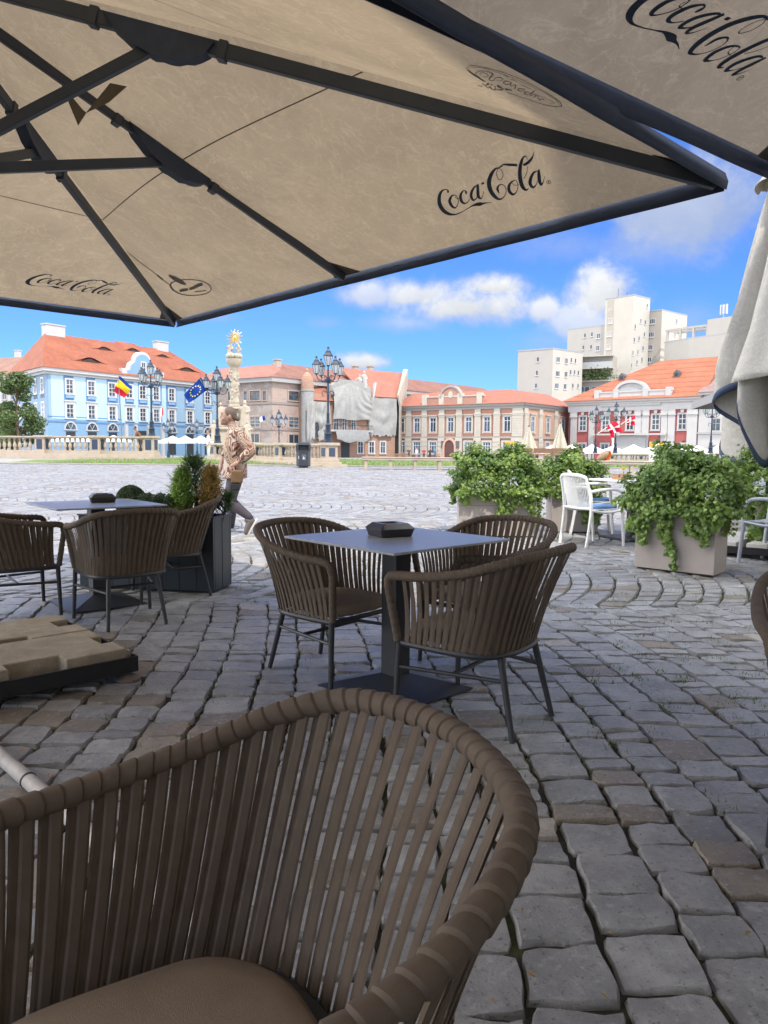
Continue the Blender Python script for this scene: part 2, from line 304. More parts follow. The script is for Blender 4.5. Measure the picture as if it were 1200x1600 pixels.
def setts():
    W=3.05; Rr=2.35; near=MB(); V=[];Fc=[];TI=[]
    nv=0
    def bulge(y):
        k=math.floor((y+.62)/W); t=(y+.62)/W-k-.5          # -.5 .. .5 across the band
        return .46*(1-(2*t)**2)*1.0, k
    grids={}
    for n in(9,4,2):
        q={9:np.array([-1,-.975,-.925,-.5,0,.5,.925,.975,1.]),4:np.array([-1,-.88,.88,1.]),2:np.array([-1,1.])}[n]; grids[n]=np.stack(np.meshgrid(q,q),-1).reshape(-1,2)
    bands=[(-.62,5.48,1)]+[(k*W-.62,(k+1)*W-.62,k) for k in range(2,11)]
    cols=[]; x=-20.
    while x<20.: w=.18*(1+rnd.uniform(-.14,.22)); cols.append((x,w)); x+=w
    ends={}
    for bi,(ya,yb,k) in enumerate(bands):
        xm=.56*yb+2.2; amp=.30 if bi==0 else .52
        for ci,(x,w) in enumerate(cols):
            if abs(x+w/2)>xm: continue
            ends[(bi,ci)]=yb+rnd.uniform(-.10,.10); y=ends.get((bi-1,ci),ya); y_e=ends[(bi,ci)]; shift=0.
            while y<y_e-.05:
                l=rnd.choice([.105,.125,.145,.16,.175,.2])*rnd.uniform(.92,1.08)*(1.22 if y<2.1 else 1.)
                if bi>1: l*=1.05
                y1=min(y+l,y_e)
                if y_e-y1<.09: y1=y_e
                yc=(y+y1)/2
                if yc>.35 and yc<31.6 and abs(x+w/2)<.56*yc+1.5:
                    g=.005
                    c=[]
                    for yy,xx,sx,sy in((y,x,1,1),(y,x+w,-1,1),(y1,x+w,-1,-1),(y1,x,1,-1)):
                        t_=(min(max(yy,ya),yb)-ya)/(yb-ya)-.5; b=amp*(1-(2*t_)**2)
                        c.append((xx+b+shift+sx*g*.7+rnd.uniform(-.007,.007), yy+sy*g*1.15+(.10*((xx*1.7)%1-.5))*0+rnd.uniform(-.008,.008)))
                    c=np.array(c)
                    n=9 if yc<5.6 else (4 if yc<11 else 2)
                    G=grids[n]; p=G[:,0].copy();q=G[:,1].copy()
                    if n==2:
                        cc=c.mean(0); P=np.concatenate([c,cc+(c-cc)*.90]); z=np.concatenate([np.full(4,-.03),np.full(4,rnd.uniform(-.004,.004))])
                        P3=np.column_stack([P,z+np.interp(P[:,1],_gy,_gz)])
                        fs=[(4,5,6,7),(0,1,5,4),(1,2,6,5),(2,3,7,6),(3,0,4,7)]
                    else:
                        e=6+rnd.random()*7 if n==9 else 9
                        rr=np.maximum((np.abs(p)**e+np.abs(q)**e)**(1/e),1e-6); mx=np.maximum(np.abs(p),np.abs(q)); sc=np.where(rr>0,mx/rr,1)
                        sc=1-(1-sc)*.55
                        p=p*sc;q=q*sc
                        if n==9:
                            ph=rnd.random(4)*6.28 if False else [rnd.uniform(0,6.28) for _ in range(4)]
                            edge=(mx>.9)
                            p=p+edge*.042*(np.sin(q*4+ph[0])+.7*np.sin(q*12+ph[1])); q=q+edge*.055*(np.sin(p*4+ph[2])+.7*np.sin(p*11+ph[3]))
                        s=(1-p)[:,None]*.5; u=(1-q)[:,None]*.5
                        P=c[0]*s*u+c[1]*(1-s)*u+c[2]*(1-s)*(1-u)+c[3]*s*(1-u)
                        dome=-.0022*mx**2-.024*np.clip((mx-.93)/.07,0,1)**1.5 if n==9 else -.026*(mx>.9)
                        hz=rnd.uniform(-.005,.004); tl=(rnd.uniform(-.005,.005),rnd.uniform(-.005,.005))
                        z=dome+hz+tl[0]*p+tl[1]*q
                        if n==9: z=z+.0016*np.sin(p*7+ph[1]+q*3)+.0013*np.sin(q*9+ph[0]-p*4)
                        P3=np.column_stack([P,z+np.interp(P[:,1],_gy,_gz)])
                        fs=[(i*n+j,i*n+j+1,(i+1)*n+j+1,(i+1)*n+j) for i in range(n-1) for j in range(n-1)]
                    r=rnd.random(); kd=0
                    if r<.022: kd=1
                    elif r<.10+(.22 if (yc<3.4 and x<-.7) else 0): kd=2
                    t=kd+min(.98,max(.02,rnd.gauss(.52,.2)))
                    V.append(P3); Fc.append(np.array(fs)+nv); TI.append(np.full(len(fs),t)); nv+=len(P3)
                y=y1
    V=np.concatenate(V);Fc=np.concatenate(Fc);TI=np.concatenate(TI)
    me=bpy.data.meshes.new('cobblestones'); me.vertices.add(len(V)); me.vertices.foreach_set('co',V.astype(np.float32).ravel())
    me.loops.add(len(Fc)*4); me.loops.foreach_set('vertex_index',Fc.astype(np.int32).ravel())
    me.polygons.add(len(Fc)); me.polygons.foreach_set('loop_start',np.arange(0,len(Fc)*4,4,dtype=np.int32))
    me.update(calc_edges=True); me.validate()
    a=me.attributes.new('tint','FLOAT','FACE'); a.data.foreach_set('value',TI.astype(np.float32))
    me.polygons.foreach_set('use_smooth',[True]*len(Fc)); me.set_sharp_from_angle(angle=Rd(50))
    me.materials.append(stonemat()); o=bpy.data.objects.new('cobblestone_paving',me); COL.objects.link(o); struct(o)
setts()
# tufts of grass and weeds in the joints
def tufts():
    mb=MB()
    spots=[]
    for _ in range(520):
        y=rnd.uniform(2.2,9.5); x=rnd.uniform(-.5*y,.55*y); spots.append((x,y,.6))
    for cx,cy,r,n in((1.35,3.7,.35,26),(1.9,4.2,.5,40),(1.2,5.2,.8,50),(2.0,5.6,.8,60),(-1.0,6.2,.5,46),(-.75,5.9,.4,40),(-.3,4.7,.6,26),(1.6,3.3,.25,20),(.8,3.0,.5,16)):
        for _ in range(n): spots.append((rnd.gauss(cx,r*.6),rnd.gauss(cy,r*.6),1.))
    W=3.05
    for x,y,s in spots:
        k=math.floor((y+.62)/W); t=(y+.62)/W-k-.5; b=.46*(1-(2*t)**2) if y>5.48 else .30*(1-(2*((y+.62)/6.1-.5))**2)
        x=round((x-b+.0)/.212)*.212+b+rnd.uniform(-.02,.02) if rnd.random()<.75 else x
        for _ in range(rnd.randint(3,7) if s<1 else rnd.randint(9,18)):
            a=rnd.uniform(0,2*PI); l=rnd.uniform(.008,.022); w=.003 if s<1 else .004; px,py=x+rnd.gauss(0,.022),y+rnd.gauss(0,.04)
            z=gz(py)-.018; dx,dy=math.cos(a),math.sin(a)
            mb.add([(px-dy*w,py+dx*w,z),(px+dy*w,py-dx*w,z),(px+dx*l*1.1,py+dy*l*1.1,z+.012+l)],[(0,1,2)],tint=rnd.random())
    tag(mb.build('grass_tufts',leafmat('joint_grass',(.05,.085,.02),(.15,.2,.05),.3)),'small tufts of green grass growing in the joints between the setts','grass',kind='stuff')
tufts()
# pale litter: dry leaf bits
mb=MB()
for _ in range(70):
    x,y=rnd.uniform(-1.9,-.6),rnd.uniform(1.9,3.2)
    if rnd.random()<.5: x,y=rnd.uniform(.2,1.6),rnd.uniform(1.3,4.)
    a=rnd.uniform(0,6.28);l=rnd.uniform(.006,.016);w=l*.45;c,s=math.cos(a),math.sin(a);z=.004
    mb.add([(x-c*l,y-s*l,z),(x+s*w,y-c*w,z+.003),(x+c*l,y+s*l,z+.001),(x-s*w,y+c*w,z+.003)],[(0,1,2,3)])
tag(mb.build('leaf_litter',mat('dry_leaf',(.32,.2,.09),.8,.3)),'scattered dry leaf scraps lying on the setts','litter',kind='stuff')
# lawn
def lawn():
    mb=MB(); ys=[32.4,34,36,39,42,45,48,52,56,60]
    mb.sheet([[(x,y,gz(y)+.03+.02*math.sin(x*1.3+y)) for x in np.linspace(-17,30,40)] for y in ys])
    o=mb.build('lawn',mat('lawn_turf',(.13,.19,.05),.9,.35,2.2,.5,30.,stain=.5,ssc=.5,scol=(.2,.2,.08)),smooth=80); tag(o,'sunlit green lawn behind the stone bench and balustrade','lawn',kind='stuff')
    mb=MB()
    for _ in range(26000):
        y=32.4+27*rnd.random()**2; x=rnd.uniform(-15,28); a=rnd.uniform(0,6.28); l=rnd.uniform(.05,.11); z=gz(y)+.03; w=.012
        dx,dy=math.cos(a),math.sin(a); mb.add([(x-dy*w,y+dx*w,z),(x+dy*w,y-dx*w,z),(x+dx*l*.4,y+dy*l*.4,z+l)],[(0,1,2)],tint=rnd.random())
    tag(mb.build('grass_blades',leafmat('lawn_blade',(.09,.14,.03),(.22,.28,.08),.3)),'short grass blades standing on the lawn','grass',kind='stuff')
    mb=MB(); mb.sheet([[(x,y,gz(y)+.045) for x in np.linspace(-25,40,14)] for y in(61,64,68,72)])
    struct(mb.build('path',mat('path_gravel',(.46,.41,.33),.9,.1,1.5)))
    mb=MB(); mb.box(-17.2,30.2,32.1,32.4,.2,.43); struct(mb.build('kerb',mat('kerb_stone',(.42,.38,.32),.8,.12)))
lawn()
# ================================================================== woven rope armchairs
ROPE=mat('taupe_rope',(.108,.079,.055),.8,.14,30.,.22,900.); CUSH=mat('taupe_cushion',(.24,.18,.125),.85,.12,9.,.35,650.)
FRAME=mat('anthracite_frame',(.03,.031,.034),.45,.15,20.,.05,300.)
K=1.05
_half=[(.266,.305,.585),(.275,.295,.630),(.283,.258,.648),(.300,.12,.660),(.300,-.06,.692),(.272,-.19,.735),(.19,-.285,.766)]
_half=[(x,y,z-.010) for x,y,z in _half]
RIM=spline([(x*K,y*K,z) for x,y,z in _half]+[(0,-.325*K,.769)]+[(-x*K,y*K,z) for x,y,z in _half[::-1]],14)
_rh=[(.240,.285,.345),(.246,.20,.345),(.248,.05,.345),(.238,-.06,.345),(.198,-.135,.345),(.11,-.172,.345)]
RING=spline(_rh+[(0,-.182,.345)]+[(-x,y,z) for x,y,z in _rh[::-1]],14)
def rope_chair(label,grp):
    t=thing('rope_armchair',label,'chair',group=grp)
    ts=np.linspace(0,1,700); rim=arclen(RIM,ts); ring=arclen(RING,ts)
    # wrapped rim: one bulge per turn of rope, each turn a little tilted
    NW=66; mb=MB(); per=7; pts=[];rad=[];sk=[]
    TT=np.linspace(.0,1,NW*per+1); C=arclen(RIM,TT); tang=np.gradient(C,axis=0); tang/=np.linalg.norm(tang,axis=1)[:,None]
    vs=[];n=18
    for i in range(len(TT)):
        f=(i%per)/per; r=.0195*(.86+.16*f**.55); w=int(i//per)
        r*=1+.05*math.sin(w*12.9)
        T=Vector(tang[i]); x=T.cross(Vector((0,0,1)));
        if x.length<.2: x=Vector((1,0,0))
        x.normalize(); y=T.cross(x)
        for j in range(n):
            a=2*PI*j/n; sl=.006*math.sin(a+w*.3)
            p=Vector(C[i])+x*(math.cos(a)*r)+y*(math.sin(a)*r*1.05)+T*sl; vs.append(p)
    fs=[(i*n+j,i*n+(j+1)%n,(i+1)*n+(j+1)%n,(i+1)*n+j) for i in range(len(TT)-1) for j in range(n)]
    mb.add(vs,fs+[tuple(range(n))[::-1],tuple(range(len(vs)-n,len(vs)))]); mb.build('rim',ROPE,t,smooth=24)
    # wrapped front posts
    for s in(1,-1):
        mb=MB(); P=[]; rr=[]
        A=np.array([RIM[0][0]*s,RIM[0][1],RIM[0][2]+.004]);B=np.array([.246*s,.290,.345])
        for i in range(61):
            f=i/60; P.append(A+(B-A)*f); rr.append(.0185*(.86+.16*abs(math.sin(PI*f*7))**.5))
        mb.tube(P,rr,10); mb.build('arm_post',ROPE,t,smooth=60)
    # flat straps, outer and inner layer
    NS=40; mb=MB()
    for k in range(NS*2):
        inner=k%2; q=(k-(.36 if inner else 0)+.5)/(NS*2); q=.062+q*(1-.124); qi=q+rnd.uniform(-.002,.002)
        a=arclen(RIM,[q])[0]; b=arclen(RING,[min(1,max(0,.02+(qi-.062)/(1-.124)*.96))])[0]
        tr=arclen(RIM,[q+.004])[0]-arclen(RIM,[q-.004])[0]; tr/=np.linalg.norm(tr); tb=arclen(RING,[min(1,q+.01)])[0]-arclen(RING,[max(0,q-.01)])[0]; tb/=np.linalg.norm(tb)
        out=np.cross(tr,[0,0,1.]); out/=np.linalg.norm(out)
        if np.dot(out[:2],a[:2])<0: out=-out
        off=(.006 if not inner else -.007); offb=(.006 if not inner else .002)
        hw=.0104; th=.0017; rows=[]
        for i in range(9):
            f=i/8; c=a+(b-a)*f+out*(off*(1-f)+offb*f)+out*(-.012*math.sin(PI*f)); td=tr*(1-f)+tb*f; td/=np.linalg.norm(td)
            c=c+np.array([0,0,.004 if f==0 else 0])
            tw=rnd.uniform(-.1,.1)*math.sin(PI*f); d=td*math.cos(tw)+out*math.sin(tw)
            rows.append([c-d*hw+out*th*.3,c-d*hw*.6+out*th,c+d*hw*.6+out*th,c+d*hw+out*th*.3,c+d*hw*.6-out*th,c-d*hw*.6-out*th])
        m=6; vs=[p for r in rows for p in r]; mb.add(vs,[(i*m+j,i*m+(j+1)%m,(i+1)*m+(j+1)%m,(i+1)*m+j) for i in range(8) for j in range(m)])
    mb.build('woven_straps',ROPE,t,smooth=25)
    # cushion
    o=[]
    for i in range(48):
        a=2*PI*i/48; e=4.2; c,s=math.cos(a),math.sin(a); r=(abs(c)**e+abs(s)**e)**(-1/e); x=.212*r*c; y=.215*r*s+.078
        if y<.0: x*=1-.30*(min(1,-y/.137))**2
        o.append((x,y))
    mb=MB(); L=[(.93,.352),(.985,.358),(1.0,.372),(1.0,.390),(.985,.404),(.94,.411),(.80,.415),(.5,.419),(.2,.420)]
    vs=[(x*f,(y-.078)*f+.078,z) for f,z in L for x,y in o]; n=48
    mb.add(vs,[(i*n+j,i*n+(j+1)%n,(i+1)*n+(j+1)%n,(i+1)*n+j) for i in range(len(L)-1) for j in range(n)]+[tuple(range(n))[::-1],tuple(range(len(vs)-n,len(vs)))]); mb.build('cushion',CUSH,t,smooth=70)
    mb=MB(); mb.tube([(*p[:2],.338) for p in arclen(RING,np.linspace(0,1,40))],.0145,8); mb.tube([(-.245,.285,.338),(.245,.285,.338)],.0125,8)
    for y in(-.08,.08): mb.tube([(-.235,y,.335),(.235,y,.335)],.010,6)
    mb.build('seat_frame',FRAME,t,smooth=40)
    for s in(1,-1):
        mb=MB(); mb.tube([(.246*s,.283,.34),(.262*s,.292,0.004)],[.0155,.012],10); mb.build('leg',FRAME,t,smooth=40)
        mb=MB(); mb.tube([(.155*s,-.155,.34),(.188*s,-.235,0.004)],[.0155,.012],10); mb.build('leg',FRAME,t,smooth=40)
        mb=MB(); mb.tube([(.252*s,.286,.235),(.165*s,-.178,.235)],.009,8); mb.build('stretcher',FRAME,t,smooth=40)
    mb=MB(); mb.tube([(-.206,.04,.235),(.206,.04,.235)],.009,8); mb.build('stretcher',FRAME,t,smooth=40)
    return t
def facing(fx,fy): return math.atan2(-fx,fy)
G1='rope armchairs around the café tables'
CH=[((-.199,.857),2.098,'taupe rope armchair nearest the camera, seen from above into its back'),
    ((.445,3.14),facing(-.80,.60),'rope armchair standing with its back to us at the near right of the middle table'),
    ((-.30,3.82),facing(.76,-.65),'rope armchair with its cushion showing at the left side of the middle table'),
    ((.59,4.05),facing(-.62,-.78),'rope armchair tucked behind the right side of the middle table'),
    ((-1.72,4.85),facing(-.60,.80),'rope armchair with its back to us at the near side of the left table'),
    ((-2.62,5.05),facing(.80,.60),'leftmost rope armchair, cut by the photo edge beside the left table'),
    ((-1.64,5.74),facing(-.90,-.42),'rope armchair between the left table and the dark planter'),
    ((1.51,2.24),facing(-.42,-.90),'rope armchair mostly out of the frame at the far right edge')]
proto=None
for (x,y),a,lb in CH:
    if proto is None: proto=rope_chair(lb,G1); o=proto; o.location=(x,y,gz(y)); o.rotation_euler=(0,0,a)
    else: o=dup(proto,None,lb,(x,y,gz(y)),a)
# ================================================================== café tables and ashtrays
TOP=mat('table_laminate',(.30,.31,.33),.30,.08,14.,.04,400.,spec=.7); TEDGE=mat('table_edge',(.02,.02,.022),.5,.1)
def cafe_table(label,loc,rz):
    t=thing('cafe_table',label,'table',loc,rz,'square café tables')
    mb=MB(); mb.box(-.385,.385,-.385,.385,.732,.744); mb.build('tabletop',TOP,t,bevel=.002)
    mb=MB(); mb.box(-.05,.05,-.05,.05,.012,.72); mb.box(-.15,.15,-.15,.15,.72,.7315); mb.build('pedestal',FRAME,t,bevel=.003)
    mb=MB(); b=.27; vs=[(-b,-b,0),(b,-b,0),(b,b,0),(-b,b,0),(-b,-b,.008),(b,-b,.008),(b,b,.008),(-b,b,.008),(-.052,-.052,.075),(.052,-.052,.075),(.052,.052,.075),(-.052,.052,.075)]
    mb.add(vs,[(3,2,1,0),(0,1,5,4),(1,2,6,5),(2,3,7,6),(3,0,4,7),(4,5,9,8),(5,6,10,9),(6,7,11,10),(7,4,8,11),(8,9,10,11)]); mb.build('base_plate',FRAME,t)
    return t
T1=(.062,3.53,gz(3.5)); cafe_table('dark square table in the middle of the terrace with three rope armchairs',T1,Rd(43)); T2=(-2.13,5.42,gz(5.4))
cafe_table('dark square table at left in front of the planter with shrubs',T2,Rd(40))
ASH=mat('ashtray_black',(.018,.018,.02),.3,.1,spec=.6); ASHL=mat('ashtray_label',(.42,.42,.41),.6,.15,60.); ASHO=mat('ashtray_print',(.45,.2,.06),.6,.1)
def ashtray(label,loc,rz):
    t=thing('ashtray',label,'ashtray',loc,rz,'black square ashtrays')
    def ring(h,z,c=.25):
        k=h*(1-c*.5); return [(-k,-h,z),(k,-h,z),(h,-k,z),(h,k,z),(k,h,z),(-k,h,z),(-h,k,z),(-h,-k,z)]
    mb=MB(); R_=[ring(.082,0),ring(.092,.034),ring(.094,.036),ring(.094,.040),ring(.068,.064),ring(.046,.064),ring(.040,.035)]
    vs=[p for r in R_ for p in r]; n=8
    mb.add(vs,[(i*n+j,i*n+(j+1)%n,(i+1)*n+(j+1)%n,(i+1)*n+j) for i in range(len(R_)-1) for j in range(n)]+[tuple(range(n))[::-1],tuple(range(len(vs)-n,len(vs)))]); mb.build('body',ASH,t)
    mb=MB(); mb.add([(.0895,-.055,.008),(.0895+.0,.055,.008),(.0955,.055,.030),(.0955,-.055,.030)],[(0,1,2,3)]); mb.build('label',ASHL,t)
    mb=MB()
    for x0,x1,zz in((-.06,-.035,.048),(-.075,-.068,.054),(.0,.04,.044),(.055,.06,.052)):
        f=(zz-.04)/.024; y=-(.094-.026*f)-.001; mb.add([(x0,y,zz-.002),(x1,y,zz-.002),(x1,y+.0045,zz+.003),(x0,y+.0045,zz+.003)],[(0,1,2,3)])
    mb.build('print',ASHO,t); return t
ashtray('black ashtray with a grey label on the middle table',(.03,3.60,T1[2]+.7445),Rd(28)); ashtray('black ashtray lying on the left table',(-2.13,5.55,T2[2]+.7445),Rd(25))
# ================================================================== giant parasols
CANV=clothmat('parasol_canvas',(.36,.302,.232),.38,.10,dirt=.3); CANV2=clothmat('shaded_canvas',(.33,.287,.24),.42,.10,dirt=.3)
NAVY=mat('navy_valance',(.045,.062,.105),.7,.15,12.,.2,200.); RIB=mat('rib_metal',(.052,.066,.092),.5,.1,6.); PRINT=mat('navy_print',(.03,.048,.085),.7,.1,30.); PALE=mat('grey_see_through_print',(.17,.145,.115),.85,.12,30.)
SEAM=mat('seam_thread',(.09,.075,.06),.9,.1); PATCH=clothmat('canvas_patch',(.2,.17,.13),.2,.1)
def ribbon(pts):                         # pts: (x,y,width) -> closed outline polygons (quads) around a smooth stroke
    P=spline([(x,y,w) for x,y,w in pts],6); q=[]
    d=np.gradient(P[:,:2],axis=0); d/=np.maximum(np.linalg.norm(d,axis=1),1e-6)[:,None]; nrm=np.stack([-d[:,1],d[:,0]],1)
    w=np.maximum(P[:,2],.6)[:,None]*.5; return P[:,:2]+nrm*w,P[:,:2]-nrm*w
COCA=[[(170,412,18),(172,398,16),(160,384,8),(140,384,9),(116,398,18),(98,430,27),(92,480,34),(104,530,36),(135,575,34),(180,602,26),(235,608,12),(290,588,7),(340,560,6),(378,538,10)],
 [(360,546,5),(395,529,15),(430,520,28),(458,517,34),(485,513,17),(520,506,8),(568,507,2)],
 [(240,434,6),(212,436,12),(193,460,22),(187,492,26),(205,530,24),(235,548,12),(256,522,7),(263,478,7),(246,442,7),(232,432,6)],
 [(235,446,5),(246,466,5),(275,461,5)],
 [(334,428,10),(332,410,20),(322,396,8),(302,402,12),(283,440,24),(290,485,26),(315,509,16),(345,500,8),(366,468,6)],
 [(440,356,7),(412,362,14),(384,405,23),(378,450,25),(398,482,18),(424,466,9),(440,430,6)],
 [(436,342,20),(438,395,27),(442,445,27),(462,469,14),(480,448,7),(489,404,4)],
 [(470,341,17),(494,330,17)],
 [(660,190,7),(630,203,9),(592,215,18),(556,262,32),(537,328,38),(550,395,38),(585,448,32),(630,477,17),(670,456,8),(690,410,7),(680,366,7),(650,347,8),(625,357,14),(612,385,22),(622,412,14),(627,430,3)],
 [(622,206,6),(650,226,6),(662,265,6),(645,305,6),(620,300,6),(605,258,6),(614,218,6),(640,190,8),(672,177,13),(720,180,22),(790,184,21)],
 [(842,184,18),(868,174,24),(895,156,25),(925,118,14),(940,72,2)],
 [(770,312,6),(738,328,14),(715,362,24),(718,405,28),(750,436,20),(781,415,8),(796,370,6),(786,326,6),(766,311,6)],
 [(742,336,5),(768,356,5),(806,350,5)],
 [(880,138,5),(866,110,8),(840,125,18),(819,180,30),(812,250,34),(820,320,36),(840,374,32),(868,398,18),(892,384,7)],
 [(846,304,5),(872,254,6),(882,190,4)],
 [(968,236,7),(934,252,19),(909,300,28),(905,345,30),(930,376,20),(958,352,8),(972,320,6)],
 [(980,224,18),(983,270,30),(988,320,30),(1003,354,20),(1022,328,8),(1033,280,3)],
 [(1050,332,4),(1056,322,4),(1070,318,4),(1084,322,4),(1090,332,4),(1084,342,4),(1070,346,4),(1056,342,4),(1050,332,4)],[(1064,340,4),(1066,326,4),(1076,326,4),(1066,333,3),(1078,340,4)]]
SAX=[[(270,282,12),(190,235,12),(110,180,14),(66,135,8),(90,104,7),(160,104,7),(320,140,7),(500,196,7),(700,278,7),(900,385,8),(1050,480,10),(1112,545,12),(1085,565,8),(985,560,7),(850,525,7),(700,470,7),(515,404,7)],
 [(255,268,6),(130,185,6),(90,140,5),(120,118,5),(260,136,5),(480,208,5),(700,300,5),(900,402,5),(1040,490,6),(1088,548,5)],
 [(370,270,9),(325,268,7),(312,245,12),(345,215,17),(350,195,14),(300,170,7),(220,162,8),(166,182,9),(172,208,7),(215,235,6)],[(215,215,5),(212,190,7),(250,180,6),(300,205,6),(285,228,6),(240,226,6)],
 [(365,262,8),(385,240,8),(430,235,9),(462,255,8),(440,272,7),(395,262,6)],
 [(545,285,6),(500,278,11),(470,290,13),(490,312,11),(530,312,7),(560,292,7),(545,318,11),(560,332,8),(585,330,6)],[(575,320,5),(610,318,7),(598,345,11),(590,360,7),(612,352,5)],
 [(690,365,6),(650,362,12),(628,378,12),(650,390,9),(690,384,7),(700,368,6),(690,364,6)],
 [(760,405,6),(715,400,11),(700,418,12),(725,430,9),(765,420,7),(800,395,7),(820,380,6),(775,425,12),(765,445,10)],[(770,443,7),(800,432,7),(830,438,9),(800,462,9),(835,445,7),(860,452,9),(838,478,8)],[(860,480,5),(905,480,6),(920,490,6),(890,482,7),(862,490,8),(880,500,6)],
 [(820,425,4),(900,455,5),(1000,505,5),(1030,525,6),(1010,535,4),(980,530,3)],
 [(470,215,4),(500,225,6),(530,240,4)],[(545,256,4),(580,268,6),(620,286,4)],[(660,312,4),(720,345,6),(775,372,4)]]
_g=random.Random(3)
for _ in range(46):
    f=_g.random(); cx=190+360*f; cy=320+60*f+_g.uniform(-1,1)*34*math.sin(PI*min(1,f+.12)); SAX.append([(cx-9,cy,5),(cx,cy-8,9),(cx+10,cy,6),(cx+2,cy+8,7)])
FRU=[[(905,190,9),(888,165,10),(900,145,6),(960,128,5),(1040,132,5),(1090,155,5),(1098,180,5),(1070,202,5),(1000,212,5),(940,205,6),(905,188,8)],
 [(880,108,9),(905,122,22),(940,140,24),(968,155,8)],[(935,190,13),(955,184,16),(980,180,13)],[(985,178,13),(1005,172,16),(1030,158,18),(1055,150,16)],[(1008,176,7),(1022,164,10)],[(1015,192,5),(1045,188,6),(1075,184,5)],
 [(662,3,4),(740,58,4),(820,112,4)],[(818,112,9),(848,134,10)],[(846,134,4),(885,160,4)]]
def umbrella(label,loc,ang,za,ze,half,canv,group='giant square parasols over the terrace'):
    # local frame: +x = u (right when looking out over the +y edge)
    t=thing('giant_parasol',label,'parasol',loc,-ang,group); zb=loc[2]
    ap=Vector((0,0,za-zb)); E_=ze-zb; can=None
    def P(k,s,r,dz=0.):                 # panel k (0 = +y edge), s in -1..1 along the edge, r 0..1 apex to edge
        sag=-.045*(1-abs(s)**2)*0-.05*math.sin(PI*r)*(1-abs(s)**1.5)*.7+.03*math.sin(PI*r)*abs(s)**4
        p=Vector((s*half*r,half*r,(za-zb)+(E_-(za-zb))*r+sag+dz)); c=math.cos(k*PI/2);q=math.sin(k*PI/2)
        return Vector((p.x*c-p.y*q,p.x*q+p.y*c,p.z))
    mb=MB()
    for k in range(4): mb.sheet([[P(k,s,r) for s in np.linspace(-1,1,25)] for r in np.linspace(.03,1,24)])
    bm=None; can=mb.build('canopy',canv,t,smooth=28)
    mb=MB()
    for k in range(4):
        rows=[[],[],[]]
        for s in np.linspace(-1,1,41):
            p=P(k,s,1); o=Vector((-math.sin(k*PI/2),math.cos(k*PI/2),0)); wv=.002*math.sin(s*23)
            rows[0].append(p+o*.006+Vector((0,0,.004))); rows[1].append(p+o*(.018+wv)+Vector((0,0,-.035))); rows[2].append(p+o*(.012+wv)+Vector((0,0,-.066)))
        mb.sheet(rows)
    mb.build('valance',NAVY,can,smooth=60,solid=.004)
    # hem seam half way down every panel and the corner patches
    mb=MB()
    for k in range(4):
        L=[P(k,s,.565-.05*(1-s*s),-.004) for s in np.linspace(-1,1,31)]; Q=[P(k,s,.5675-.05*(1-s*s),-.004) for s in np.linspace(-1,1,31)]; mb.sheet([L,Q])
    mb.build('seam',SEAM,can)
    for k in range(4):
        j=(k+1)%4; mb=MB(); mb.add([P(k,-.94,1,-.006),P(k,-1,.915,-.006),P(k,-.999,1,-.006),P(j,.94,1,-.006)],[(0,1,2),(2,1,3)]); mb.build('corner_patch',PATCH,can,solid=.003)
        mb=MB(); mb.add([P(k,-.055,1,-.006),P(k,0,.93,-.006),P(k,.055,1,-.006)],[(0,1,2)]); mb.build('edge_patch',PATCH,can,solid=.003)
    # ribs, pouches, struts, hub, pole
    hub=Vector((0,0,HUBZ-zb))
    for k in range(8):
        a=k*PI/4; d=Vector((math.cos(a+PI/2),math.sin(a+PI/2),0)); Lh=half*(1. if k%2==0 else math.sqrt(2))
        sl=(E_-ap.z)/Lh
        def pt(h,dz=0): return Vector((d.x*h,d.y*h,ap.z+sl*h+dz))
        mb=MB(); big=(k%2==1); mb.bar(pt(.05,-.045),pt(Lh-.03,-.04),.036 if big else .03,.062 if big else .05); rb=mb.build('rib',RIB,t,bevel=.004)
        mb=MB(); ho=1.13 if big else 1.23; side=d.cross(Vector((0,0,1))); n=14; vs=[]
        for j,wd in((0,-.028),(1,-.034),(2,.034),(3,.028)):
            for i in range(n+1):
                f=i/n; h=ho-.24+.48*f; dep=(.115 if j in(1,2) else .10)*math.sin(PI*min(1,max(0,f)))**.6*(1+.04*math.sin(i*2.3+k))
                vs.append(pt(h,-.03-dep)+side*wd*(.9 if j in(0,3) else 1))
        for i in range(n+1): vs.append(pt(ho-.24+.48*i/n,-.02)-side*.03)
        for i in range(n+1): vs.append(pt(ho-.24+.48*i/n,-.02)+side*.03)
        m=n+1; fs=[]
        for A,B in((4,0),(0,1),(1,2),(2,3),(3,5),(5,4)): fs+=[(A*m+i,A*m+i+1,B*m+i+1,B*m+i) for i in range(n)]
        mb.add(vs,fs); mb.build('joint_pouch',NAVY,rb,smooth=60)
        for h in(ho-.29,ho+.27): mb=MB(); mb.bar(pt(h-.02,-.045),pt(h+.02,-.045),.052,.078); mb.build('clamp',RIB,rb,bevel=.004)
        mb=MB(); mb.bar(hub+d*.06,pt(ho,-.08),.032,.05); mb.build('strut',RIB,t,bevel=.003)
    mb=MB(); mb.lathe([(.04,HUBZ-zb-.09),(.09,HUBZ-zb-.07),(.09,HUBZ-zb+.05),(.045,HUBZ-zb+.07)],20); mb.lathe([(.045,za-zb-.16),(.085,za-zb-.13),(.085,za-zb-.04),(.04,za-zb-.02)],20); mb.build('hub',RIB,t,smooth=40)
    mb=MB(); mb.lathe([(.04,.13),(.04,za-zb-.01)],24); mb.build('pole',RIB,t,smooth=40)
    return t,P
